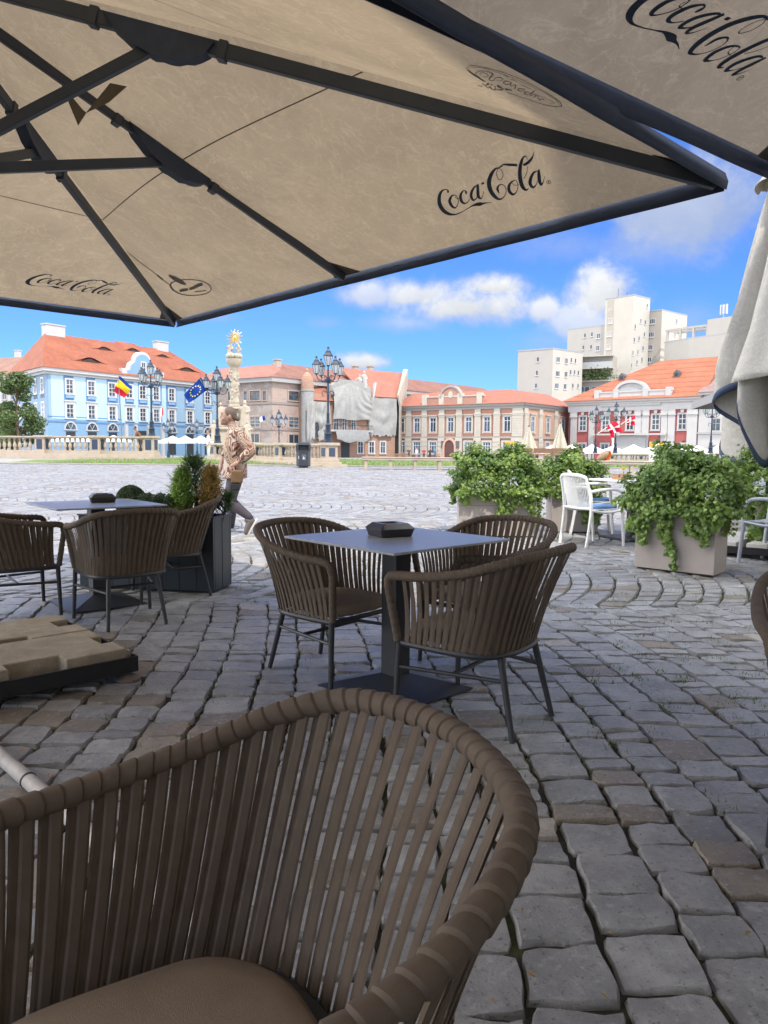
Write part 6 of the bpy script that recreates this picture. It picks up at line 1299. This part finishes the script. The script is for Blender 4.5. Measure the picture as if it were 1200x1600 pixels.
# ------------------------------------------------------------------ draped building
def mattarp():
    m=clothmat('grey_tarpaulin',(.36,.352,.32),.12,.10,dirt=.3); return m
TP=mattarp(); DA=Face(474,121.,617,132.); rd=DA.own('draped_building','derelict brick building hung with grey protective sheets and attic statues','building'); ez=DA.z(600,621.5); BRK3=brickmat('orange_brick',(0.315,0.165,0.098),(0.375,0.217,0.135),(0.330,0.255,0.195)); U=DA.u
DA.box('wall',BRK3,0,DA.L,0,4.,0,ez); RT3=tilemat('salmon_tiles',(0.283,0.103,0.065),(0.349,0.149,0.097),.3,.2)
mb=MB(); z1=DA.z(640,589); x0,x1=U(566),U(617)
mb.add([(x0,-.5,ez),(x1+.0,-.5,ez),(x1+8.3,8.5,z1+1.6),(x0+1.0,8.5,z1+1.6),(x0,0,ez-.2),(x1,0,ez-.2)],[(0,1,2,3)]); DA.part(mb,'roof',RT3,solid=.2)
mb=MB(); mb.add([(x1,-.7,ez-1.5),(x1+.5,-.7,ez-1.5),(x1+9.2,8.6,z1+2.4),(x1+8.4,8.6,z1+2.4),(x1,-.7,ez+.5),(x1+9.4,8.6,0),(x1+.5,-.7,0)],[(4,1,2,3),(1,6,5,2)]); DA.part(mb,'gable_parapet',mat('peeling_plaster',(0.385,0.336,0.266),.9,.15,1.,stain=.5,ssc=.9,scol=(.33,.24,.17)),solid=.3)
DA.roof(RT3,U(485),U(520),-.5,6.,DA.z(505,626),2.6,.1,.1,name='side_roof')
uc=U(493); 
# turret
mb=MB(); ut=U(482); rt=(U(492)-U(474))/2; mb.lathe([(rt,0),(rt,DA.z(482,612)),(rt*1.1,DA.z(482,611)),(rt*1.1,DA.z(482,609))],18,(ut,.4,0)); DA.part(mb,'turret',TP,smooth=40); mb=MB(); z_=DA.z(482,609); mb.lathe([(rt*1.0,z_),(rt*.95,z_+1.4),(rt*.8,z_+2.1),(rt*.45,z_+2.6),(rt*.2,z_+2.9),(rt*.25,z_+3.2),(.02,z_+3.6)],18,(ut,.4,0)); DA.part(mb,'dome',BRK3,smooth=40)
mb=MB(); mb.box(U(518)-.2,U(577),-.35,1.2,ez,DA.z(545,603)); mb.xz([(U(518),DA.z(545,603)),(U(576),DA.z(545,603)),(U(560),DA.z(545,594)),(U(530),DA.z(545,594))],-.3,1.); DA.part(mb,'attic',TP)
for px,h in((562,2.6),(569,3.2),(556,1.8),(573,1.5)): statue(U(px),.1,DA.z(px,608)-.5*(px==573),h,mat('white_sheeted_stone',(.40,.38,.34),.9),'attic_statue',rd)
mb=MB(); mb.bar((U(580),-.3,ez-.2),(U(584),-.3,DA.z(582,598)),.5,.3); DA.part(mb,'chimney',PLW)
def drape(x0,x1,zt0,zt1,zb0,zb1,y,fold,amp,swag,name='tarpaulin',nx=46,nz=26,rag=.0):
    mb=MB(); G=[]
    for j in range(nz):
        f=j/(nz-1); row=[]
        for i in range(nx):
            g=i/(nx-1); x=x0+(x1-x0)*g; zt=zt0+(zt1-zt0)*g; zb=zb0+(zb1-zb0)*g; zz_=zt+(zb-zt)*f
            s=math.sin(g*fold*2*PI+2.2*f*math.sin(g*5))*amp*(.3+f)+amp*.6*math.sin(g*fold*4.7+f*7); sg=swag*math.sin(PI*g)*f*(1-f)*2
            yy=y-abs(amp)-s-swag*.25*math.sin(PI*f)*math.sin(f*16+5*abs(g-.5))*(1-abs(2*g-1))
            row.append((x,yy,zz_-sg+(rag*math.sin(g*31+2)*math.sin(g*13) if j==nz-1 else 0)))
        G.append(row)
    mb.sheet(G); return DA.part(mb,name,TP,smooth=70)
# big swagged sheet hung from the gable
mb=MB(); G=[]; xa,xb=U(517),U(575); zc=DA.z(545,599); nz,nx=40,70
for j in range(nz):
    f=j/(nz-1); row=[]
    for i in range(nx):
        g=i/(nx-1); x=xa+(xb-xa)*g; peak=max(0,1-abs(g-.42)/.58); top=DA.z(545,618)+(zc-DA.z(545,618))*peak**.6; bot=DA.z(545,656)+.1*math.sin(g*9); zz_=top+(bot-top)*f
        d=abs(g-.42); xr=(g-.42)/(.12+f*.9); fan=math.sin(xr*15+2*math.sin(xr*4))*.13*(.25+f)*min(1,.25+f*1.2); rr2=math.hypot((1.05-g)*1.1,(f-.05)); arcs=0*(math.sin((f*2.6-(1-min(1,d/.55))**1.6*2.4+g*1.7)*PI*1.7)*.16+.06*math.sin(f*13+g*21+3*math.sin(g*7)))*min(1,d*2.4)*(1-.55*f)*(.5+.5*math.sin(g*5+f*2)**2); vert=fan+(math.sin(rr2*30+math.sin(g*6))*.13*max(0,min(1,(g-.5)*4))*max(0,1-f*.8))
        row.append((x,-.75-arcs-vert-.25*math.sin(PI*f),zz_))
    G.append(row)
mb.sheet(G); DA.part(mb,'tarpaulin',TP,smooth=70)
drape(U(574),U(617),ez-.1,ez-.1,DA.z(580,681),DA.z(612,681),-.3,2.2,.14,.5,rag=.25); drape(U(486),U(513),DA.z(500,628),DA.z(500,628),DA.z(500,685),DA.z(500,690),-.3,2.5,.2,1.0,rag=.35); drape(U(473),U(486),DA.z(482,627),DA.z(482,627),DA.z(482,688),DA.z(482,684),-1.2,2.,.18,.2,rag=.3)
DA.box('balcony',mat('grey_stone_trim',(.36,.35,.34),.85),U(504),U(576),-1.3,-.02,DA.z(545,675),DA.z(545,672)); mb=MB()
for k in range(40): x=U(504)+(U(576)-U(504))*k/39; mb.box(x-.02,x+.02,-1.28,-1.24,DA.z(545,672),DA.z(545,665))
mb.box(U(504),U(576),-1.29,-1.23,DA.z(545,665),DA.z(545,665)+.07); DA.part(mb,'railing',FRAME)
mb=MB(); G=[[(U(517)+(U(567)-U(517))*g,-1.45-.5*math.sin(f*1.6)-.1*math.sin(g*20),DA.z(545,673)+(DA.z(545,691)-DA.z(545,673))*f*(1-.25*abs(2*g-1)**3)+.12*math.sin(g*13)*f) for g in np.linspace(0,1,30)] for f in np.linspace(0,1,10)]; mb.sheet(G); DA.part(mb,'awning',mat('dark_sheet',(.24,.24,.225),.9,.1,2.),smooth=70)
gw_=window(1.1,DA.z(580,689)-DA.z(580,707),True,mat('white_frame',(0.576,0.568,0.544),.6),rows=(.6,),sw=.16); 
for px in(580.5,598,563): DA.put(gw_,U(px),DA.z(px,708))
for px in(525,538,552): DA.put(window(1.0,2.2,True,BW,rows=(.6,),sw=.12),U(px),DA.z(px,672))
DA.box('door',mat('dark_opening',(.03,.035,.04),.6),U(533),U(546),-.06,-.002,.1,DA.z(540,691)); DA.box('left_opening',mat('dark_opening',(.03,.035,.04),.6),U(487),U(496),-.62,-.55,DA.z(490,683),DA.z(490,660))
# ------------------------------------------------------------------ pink house
PNK=mat('salmon_plaster',(0.390,0.207,0.148),.85,.07,.7,stain=.2,ssc=.4,scol=(.42,.24,.18)); PNK2=mat('peach_plaster',(0.459,0.274,0.181),.85,.06,.7); CRE=mat('cream_plaster',(0.488,0.444,0.355),.85,.06,.9,stain=.2,ssc=.5,scol=(.5,.44,.34)); GRC=mat('grey_cream_cornice',(0.345,0.323,0.277),.85,.08); RT4=tilemat('bright_clay_tiles',(0.301,0.109,0.068),(0.349,0.138,0.088),.3,.18)
PA=Face(616.5,135.,816,120.); rp=PA.own('pink_house','two-storey salmon pink house with cream pilasters, arched gate and clay roof','building'); PB_=Face(816,120.,894,135.).join(rp,PA.M); pe=PA.z(816,633); PA.box('wall',PNK,0,PA.L,0,10,0,pe); PB_.box('wall',PNK2,.0,PB_.L,.01,10,0,pe)
for f in(PA,PB_): mb=MB(); mb.box(-.3,f.L+.4,-.45,6,pe,pe+.4); mb.box(-.15,f.L+.2,-.2,0,pe-.45,pe); f.part(mb,'cornice',GRC)
rh4=PA.z(805,603.5)-pe-.4; PA.roof(RT4,-.2,PA.L+.6,-.7,11.,pe+.4,rh4*1.0,.6,5.4); PB_.roof(RT4,-.6,PB_.L+.3,-.7,11.,pe+.39,rh4*1.0,5.4,.3)
zbelt=PA.z(704,685)
for f in(PA,PB_): f.box('belt_course',GRC,-.1,f.L+.05,-.22,-.001,zbelt,zbelt+.32)
up0,up1=PA.z(704,675),PA.z(704,652.5); lo0,lo1=PA.z(704,709),PA.z(704,690.5); pw_=window(1.15,up1-up0,True,CRE,mat('pale_blue_frame',(.55,.60,.66),.6),rows=(.72,),hood=1,sw=.24,depth=.16); pl_=window(1.45,lo1-lo0,True,CRE,mat('pale_blue_frame',(.55,.60,.66),.6),nv=2,rows=(.68,),sw=.26,depth=.14)
pc=[627.5,651.5,676.5,704,732,760.5,792]
for px in pc:
    u=PA.u(px); PA.put(pw_,u,up0); 
    if px!=704: PA.put(pl_,u,lo0)
    mb=MB(); mb.add([(u-.8,-.001,up0-.25),(u+.8,-.001,up0-.25),(u+1.15,-.001,zbelt+.35),(u-1.15,-.001,zbelt+.35),(u-.8,-.2,up0-.25),(u+.8,-.2,up0-.25),(u+1.15,-.12,zbelt+.35),(u-1.15,-.12,zbelt+.35)],[(4,5,6,7),(0,4,7,3),(1,2,6,5),(0,1,5,4),(3,7,6,2)]); PA.part(mb,'apron',mat('dark_salmon',(.40,.19,.13),.85)); PA.box('frieze_panel',mat('dark_salmon',(.40,.19,.13),.85),u-1.1,u+1.1,-.03,-.001,pe-1.25,pe-.5)
def pil(f,u,w=.55,z0=None,q=False):
    mb=MB(); mb.box(u-w,u+w,-.20,0,zbelt+.33,pe-.46)
    if q:
        for k in range(9): z_=zbelt+.36+k*(pe-zbelt-1.6)/9; mb.box(u-w-.03,u+w+.03,-.25,-.2005,z_,z_+(pe-zbelt-1.6)/9-.08)
    else:
        for k in(-.28,0,.28): mb.box(u+k*w*1.6-.06,u+k*w*1.6+.06,-.235,-.2005,zbelt+.6,pe-1.7)
    mb.box(u-w-.12,u+w+.12,-.32,-.0,pe-1.35,pe-1.15); mb.box(u-w-.08,u+w+.08,-.27,0,pe-1.6,pe-1.4); f.part(mb,'pilaster',CRE)
    mb=MB(); mb.box(u-w-.1,u+w+.1,-.20,0,0,zbelt-.002)
    for k in range(5): mb.box(u-w-.14,u+w+.14,-.26,-.2005,.15+k*zbelt/5,.15+(k+1)*zbelt/5-.10)
    f.part(mb,'lower_pilaster',CRE)
for px in(619,638.5,663,690,717,746,776,808): pil(PA,PA.u(px),.55 if px<800 else .9,q=px in(619,638.5,776,808))
for px in(820,843,867,889): pil(PB_,PB_.u(px),.6,q=px==820)
for px in(830.7,854.7,878): PB_.put(pw_,PB_.u(px),up0); PB_.put(pl_,PB_.u(px),lo0)
u=PA.u(703.5); gw2=PA.u(711)-PA.u(696); zd=zbelt-.15; mb=MB(); P=[(u-gw2*.5,0),(u+gw2*.5,0)]+[(u+gw2*.5*math.cos(q),zd-1.3+1.15*math.sin(q)) for q in np.linspace(0,PI,12)]; mb.xz(P,-.30,-.24); PA.part(mb,'gate',mat('brown_gate',(.12,.055,.045),.6,.15,4.,stretch=(4,1,.3))); mb=MB(); I=[(u+gw2*.5*math.cos(q),zd-1.3+1.15*math.sin(q)) for q in np.linspace(0,PI,12)]; O=[(u+gw2*.68*math.cos(q),zd-1.3+1.55*math.sin(q)) for q in np.linspace(0,PI,12)]
for i in range(11): mb.xz([I[i],O[i],O[i+1],I[i+1]],-.42,0)
mb.box(u-gw2*.68,u-gw2*.5,-.42,0,0,zd-1.3); mb.box(u+gw2*.5,u+gw2*.68,-.42,0,0,zd-1.3); PA.part(mb,'gate_arch',mat('salmon_arch',(.58,.36,.26),.85))
ua,ub=PA.u(661),PA.u(754); ze4=pe+.4; mb=MB(); mb.box(ua,ub,-.3,.2,ze4,ze4+1.35); PA.part(mb,'attic',PNK); mb=MB(); mb.box(ua-.2,ub+.2,-.4,.3,ze4+1.35,ze4+1.55); 
for px in(664,690,719,749): x=PA.u(px); mb.box(x-.5,x+.5,-.42,.3,ze4,ze4+1.9)
PA.part(mb,'attic_trim',CRE); mb=MB(); ua2,ub2=PA.u(690),PA.u(719); um=(ua2+ub2)/2; hw_=(ub2-ua2)/2; mb.xz([(um-hw_,ze4),(um+hw_,ze4)]+[(um+hw_*math.cos(q),ze4+1.3+1.7*math.sin(q)) for q in np.linspace(0,PI,14)],-.36,.15); PA.part(mb,'pediment',PNK); mb=MB(); I=[(um+hw_*math.cos(q),ze4+1.3+1.7*math.sin(q)) for q in np.linspace(0,PI,14)]; O=[(um+hw_*1.14*math.cos(q),ze4+1.3+2.0*math.sin(q)) for q in np.linspace(0,PI,14)]
for i in range(13): mb.xz([I[i],O[i],O[i+1],I[i+1]],-.5,.3)
PA.part(mb,'pediment_arch',GRC); mb=MB(); mb.xz([(um+.45*math.cos(q),ze4+1.75+.6*math.sin(q)) for q in np.linspace(0,2*PI,14,endpoint=False)],-.42,-.361); PA.part(mb,'medallion',CRE)
for px,py in((693,701),(716,701)): x=PA.u(px); PA.box('plaque',mat('dark_plaque',(.12,.12,.11),.5),x-.35,x+.35,-.31,-.262,lo0+.9,lo0+2.2)
# long brick-topped wing behind the pink roof is part of the brick house; its fire wall:
# ------------------------------------------------------------------ white apartment block
CON1=mat('pale_concrete_render',(.48,.445,.37),.85,.05,.3,stain=.15,ssc=.2,scol=(.5,.47,.42)); CON2=mat('beige_render',(0.396,0.356,0.288),.85,.05,.3); GRY=mat('grey_and_shade_render',(.40,.375,.325),.85,.04,.3)
rt_=thing('apartment_block','tall white stepped apartment tower rising behind the roofs','building',(*atY(981,700,200.)[:2],gz(200)),0); M0=Matrix.Translation(rt_.location); zb0=rt_.location.z
tw=window(1.5,1.3,True,WHT,nv=2,rows=(),sw=.06,sill=.05); tn=window(.55,1.1,False,WHT,nv=0,rows=(),sill=.04); tw2=window(1.1,1.3,True,WHT,nv=1,rows=(),sw=.05)
def block(pxL,yL,pxC,yC,pxR,yR,Yc,mA,mB):
    h=lambda y,px:(HOR+(px-600)*ROLL-y); hc=h(yC,pxC); YL=Yc*hc/h(yL,pxL); YR=Yc*hc/h(yR,pxR); a=Face(pxL,YL,pxC,Yc,zb=zb0).join(rt_,M0); b=Face(pxC,Yc,pxR,YR,zb=zb0).join(rt_,M0); z=a.z(pxC,yC)
    L=a.p0;C=a.p1;R_=b.p1;K_=L+R_-C; inv=M0.inverted(); 
    ang=math.atan2(*(C-L)[::-1]); M=a.M.inverted(); P=[(M@Vector((q[0],q[1],zb0))) for q in(C,R_,K_,L)]; mb=MB(); mb.prism([(p.x,p.y) for p in P],0,z); vs=mb; mb.mi=[0]*len(mb.f); mb.mi[3-1]=1
    o=a.part(mb,'wall',[mA,mB]); mb=MB(); c=sum((p for p in P),Vector())/4; mb.prism([(c.x+(p.x-c.x)*1.012,c.y+(p.y-c.y)*1.012) for p in P],z,z+.35); a.part(mb,'parapet',mat('parapet_grey',(.33,.33,.33),.8)); return a,b,z
ta,tb_,tz=block(938.5,468.5,981,461.5,1007,467.5,200.,CON1,CON1)
a1,b1,z1=block(806,549.5,860,545.5,906,552.,185.,GRY,CON1); a2,b2,z2_=block(881.5,516,938.5,509,950,511,207.,GRY,GRY); a3,b3,z3_=block(1004.5,487.5,1026,485,1065,494,203.,CON2,CON1); a4,b4,z4=block(1032,536,1098,528,1140,521,190.,GRY,GRY)  # darker render on left walls puts their shade into the colour
c8=lambda x,y:(880+x/6.,440+y/6.)
def tput(f,o,x,y): px,py=c8(x,y); f.put(o,f.u(px),f.z(px,py))
for x,y in((404,392),(400,514),(394,634)): tput(ta,tw,x,y)
px,_=c8(400,0); u=ta.u(px); ta.box('stair_strip',CON2,u-1.0,u+1.0,-.03,-.001,0,ta.z(px,469)); tput(ta,window(1.1,.7,False,WHT,nv=1,rows=(),sill=0),397,270)
for x,y in((737,245),(682,388),(724,400),(633,440),(628,565),(672,552),(720,515),(620,688),(666,680),(712,645),(612,805),(660,775),(706,750)): tput(tb_,tn,x,y)
for x,y in((790,396),(785,520),(778,640),(770,755)): tput(a3,tw,x,y)
for x,y in((1014,388),(1004,508)): tput(b3,tn,x,y)
for x,y in((172,522),(236,512),(160,636),(232,630)): tput(a2,tn,x,y)
for x,y in((298,532),(294,648)): tput(a2,tw2,x,y)
for px,py in((837,565),(836,586),(835,606)): a1.put(tn,a1.u(px),a1.z(px,py))
for px,py,o in((868,566,tw),(881,568,tw2),(868,588,tw),(881,589,tw2),(867,607,tw),(880,608,tw2)): b1.put(o,b1.u(px),b1.z(px,py))
for px,py in((888.5,566),(895,567),(888,585),(894,585),(892,606),(900,586),(900,606)): b1.put(tn,b1.u(px),b1.z(px,py))
for px,py in((1041,563),(1062,561),(1082,558)): a4.put(tw2,a4.u(px),a4.z(px,py))
# balconies with plants between the blocks
fb=Face(900,196.,953,192.,zb=zb0).join(rt_,M0); fb.box('wall',CON2,0,fb.L,.3,6,0,fb.z(925,556))
for yy in(556,575,595): fb.box('balcony',CON1,-.2,fb.L+.2,-.9,.29,fb.z(925,yy+1.5),fb.z(925,yy)); 
for y0,y1 in((575,566),(595,590)): fb.box('balustrade',mat('balcony_glass',(.42,.42,.38),.4),-.1,fb.L+.1,-.86,-.8,fb.z(925,y0),fb.z(925,y1))
for px in(906,914,925,937,946): fb.put(tw2,fb.u(px),fb.z(px,572),.3); fb.put(tw2,fb.u(px),fb.z(px,612),.3)
t=thing('balcony_plants','green balcony garden on the apartment tower','plants',M0.to_translation()*0+Vector(fb.M@Vector((fb.L/2,-.5,fb.z(925,595)))),fb.rz); mb=MB()
for _ in range(1500): leaf(mb,Vector((rnd.gauss(0,fb.L*.27),rnd.gauss(-.1,.35),abs(rnd.gauss(.0,1.2))+.2)),rvec(),.5,.32,0,rnd.random())
mb.build('foliage',leafmat('tree_leaf',(.03,.065,.02),(.13,.18,.05),.25),t); mb=MB()
for x in(-3,0,3): mb.tube([(x,0,0),(x,0,1.5)],.06,5)
mb.build('stems',STEM,t)
# roof pergola, antennas
mb=MB(); z_=z4
for k in range(4):
    u=a4.L*(.02+.31*k); mb.box(u,u+.5,.1,.6,z_+.35,z_+3.0)
mb.box(0,a4.L*1.0,.1,.6,z_+3.0,z_+3.5); mb.box(0,a4.L,5.5,6.0,z_+3.0,z_+3.5)
for k in range(9): u=a4.L*(.02+.115*k); mb.box(u,u+.25,.6,5.5,z_+3.05,z_+3.3)
a4.part(mb,'roof_pergola',GRY); a4.box('roof_house',GRY,a4.L*.98,a4.L*1.6,.0,6.,z_+.36,z_+4.6)
mb=MB()
for px,y0,y1 in((954.5,465,450),(968,464,455)): u=ta.u(px); mb.tube([(u,1,tz),(u,1,ta.z(px,y1))],.06,5)
ta.part(mb,'antenna',FRAME); mb=MB(); u=a4.u(1117); 
for k in range(5): mb.box(u-.9+.42*k,u-.65+.42*k,1.+.3*(k%2),1.2+.3*(k%2),z_+5.6,z_+8.0)
mb.tube([(u,1.3,z_+4.6),(u,1.3,z_+8)],.08,6); mb.box(u-1,u+1,1.2,1.35,z_+6,z_+6.12); a4.part(mb,'phone_mast',mat('mast_grey',(.5,.5,.5),.5))
# ------------------------------------------------------------------ red palace
RED=mat('raspberry_plaster',(0.357,0.098,0.085),.85,.07,.6,stain=.15,ssc=.4,scol=(.36,.14,.12)); WST=mat('white_stone',(0.461,0.443,0.410),.85,.05,.8); RT5=tilemat('orange_ribbed_tiles',(0.314,0.102,0.050),(0.375,0.136,0.072),.85,.75); RA=Face(888,130.,1089,115.); rr=RA.own('palace','raspberry red baroque palace with white pilasters and orange ribbed roof','building'); re=RA.z(1000,626.5); RA.box('wall',RED,0,RA.L,0,12,0,re)
ce0=RA.z(1000,641); RA.box('architrave',WST,-.1,RA.L+.1,-.25,-.001,ce0,re)
mb=MB(); mb.box(-.6,RA.L+.5,-.75,6,re,re+.35); mb.box(-.3,RA.L+.3,-.5,6,re-.35,re); 
for k in range(46): x=RA.L*(.27+.46*k/45); mb.box(x-.1,x+.1,-.42,-.2505,re-.75,re-.36)
RA.part(mb,'cornice',WST); zr5=re+.36; h5=RA.z(1014,563.5)-zr5; RA.roof(RT5,-1.0,RA.L+.8,-1.0,15,zr5,h5*1.12,RA.u(1000)+1.0,-.5)
rc=[909.6,945,983,1023,1064.5]; rw0,rw1=RA.z(983,672),RA.z(983,648.5); rw_=window(1.25,rw1-rw0,True,WST,rows=(.36,.68),sw=.17,depth=.12)
for px in rc:
    x=RA.u(px); RA.put(rw_,x,rw0); mb=MB(); mb.xz([(x-.22,rw1+.18),(x+.22,rw1+.18),(x+.3,rw1+.65),(x-.3,rw1+.65)],-.25,-.12); RA.part(mb,'keystone',WST)
    if px in(909.6,1064.5): mb=MB(); mb.xz([(x-1.1,ce0-8.2+0),(x+1.1,ce0-8.2),(x+1.1,ce0-7.8),(x+.7,ce0-7.6)]+[(x+.6*math.cos(q),ce0-7.4+.5*math.sin(q)) for q in np.linspace(0,PI,8)]+[(x-.7,ce0-7.6),(x-1.1,ce0-7.8)],-.3,-.001); RA.part(mb,'door_hood',WST)
for px,w in((896,.55),(924,.5),(964,.4),(997,.62),(1007,.62),(1037,.5),(1048,.55),(1080.5,.75)):
    x=RA.u(px); mb=MB(); mb.box(x-w,x+w,-.26,0,0,ce0-.9); mb.box(x-w-.15,x+w+.15,-.40,0,ce0-.9,ce0-.7); mb.box(x-w-.08,x+w+.08,-.33,0,ce0-.7,ce0-.0005); RA.part(mb,'pilaster',WST)
x0,x1=RA.u(926),RA.u(1042); RA.box('balcony_ledge',WST,x0,x1,-1.0,-.401,RA.z(983,680),RA.z(983,677.5)); RA.box('portal_wall',mat('grey_white_render',(0.374,0.367,0.346),.85),RA.u(964),RA.u(1010),-.42,-.262,.0,RA.z(983,681))
rg_=window(1.4,2.0,True,WST,rows=(.5,),sw=.2)
for px in(909.6,945,1023,1064.5): RA.put(rg_,RA.u(px),1.0)
xa,xb=RA.u(929),RA.u(1046.5); zA=re+.35; mb=MB(); mb.box(xa,xb,-.45,.3,zA,zA+1.15); mb.box(xa-.15,xb+.15,-.55,.4,zA+1.15,zA+1.35)
for px in(932,961.5,1007,1043): x=RA.u(px); mb.box(x-.45,x+.45,-.6,.4,zA,zA+1.7)
RA.part(mb,'attic',WST); xm=(RA.u(961.5)+RA.u(1007))/2; hw=(RA.u(1007)-RA.u(961.5))/2; mb=MB(); mb.xz([(xm-hw,zA),(xm+hw,zA)]+[(xm+hw*math.cos(q),zA+1.35+1.45*math.sin(q)) for q in np.linspace(0,PI,16)],-.4,.3); RA.part(mb,'pediment',mat('grey_white_render',(0.374,0.367,0.346),.85)); mb=MB(); I=[(xm+hw*.93*math.cos(q),zA+1.35+1.3*math.sin(q)) for q in np.linspace(0,PI,16)]; O=[(xm+hw*1.12*math.cos(q),zA+1.35+1.75*math.sin(q)) for q in np.linspace(0,PI,16)]
for i in range(15): mb.xz([I[i],O[i],O[i+1],I[i+1]],-.62,.4)
RA.part(mb,'pediment_arch',WST)
sl5=h5*1.12/8.
for px,py in((971,594),(1057,589)):
    n=RA.M.to_3x3()@Vector((0,-sl5,1)).normalized(); p=onplane(px,py,np.array(RA.M@Vector((0,-1.,zr5))),np.array(n)); l=RA.M.inverted()@Vector(p); mb=MB(); mb.xz([(l.x-.5,l.z),(l.x+.5,l.z),(l.x+.5,l.z+.7),(l.x,l.z+1.2),(l.x-.5,l.z+.7)],l.y-.1,l.y+1.4); d=RA.part(mb,'dormer',mat('dormer_lead',(.10,.09,.085),.6)); mb=MB(); mb.box(l.x-.25,l.x+.25,l.y-.13,l.y-.101,l.z+.15,l.z+.65); mb.build('dormer_window',mat('dark_opening',(.03,.035,.04),.6),d)
# pale house right of it
HA=Face(1089.5,114.8,1240,104.); rh_=HA.own('townhouse','pale grey-white house right of the red palace behind the street lamp','building'); hz=HA.z(1100,617); HA.box('wall',WST,0,HA.L,.0,10,0,hz); mb=MB(); mb.box(-.0,HA.L,-.6,8,hz,hz+.4); HA.part(mb,'cornice',mat('grey_white_render',(0.374,0.367,0.346),.85)); HA.roof(tilemat('grey_brown_tiles',(.22,.15,.13),(.30,.2,.17)),0.02,HA.L,-.8,12,hz+.4,3.4,.1,.1); HA.box('belt_course',mat('grey_white_render',(0.374,0.367,0.346),.85),.0,HA.L,-.2,-.001,HA.z(1110,678),HA.z(1110,675))
hw_=window(1.4,HA.z(1110,654)-HA.z(1110,673),True,WST,mat('grey_frame',(.3,.3,.28),.6),rows=(.6,),sw=.2,depth=.14)
for px in(1117,1150,1190): HA.put(hw_,HA.u(px),HA.z(px,673)); HA.put(hw_,HA.u(px),.9)
# ------------------------------------------------------------------ the house the terrace belongs to, behind the camera: shades the near ground
dv=Vector((.5,.866,0)); base_=Vector((.33+.245*12.4,4.9-.658*12.4,0)); t=thing('cafe_house','four-storey café house standing right behind the terrace','building',base_-dv*22,math.atan2(dv.y,dv.x))
mb=MB(); mb.box(0,44,-14,0,0,12.4); mb.build('wall',mat('white_house_plaster',(.72,.69,.63),.85,.06,.6),t); mb=MB(); mb.box(-.3,44.3,-14.2,.25,12.0,12.4001); mb.build('cornice',WST,t)
wp=window(1.2,2.0,True,WST,rows=(.6,),sw=.18)
for k in range(10):
    for zf in(1.0,4.6,8.2):
        c=wp.copy(); COL.objects.link(c); c.parent=t; c.location=(2.5+4.2*k,0.,zf); c.rotation_euler=(0,0,PI)
        for ch in wp.children: d=ch.copy(); COL.objects.link(d); d.parent=c
for o in TRASH:
    for ch in list(o.children): bpy.data.objects.remove(ch)
    bpy.data.objects.remove(o)
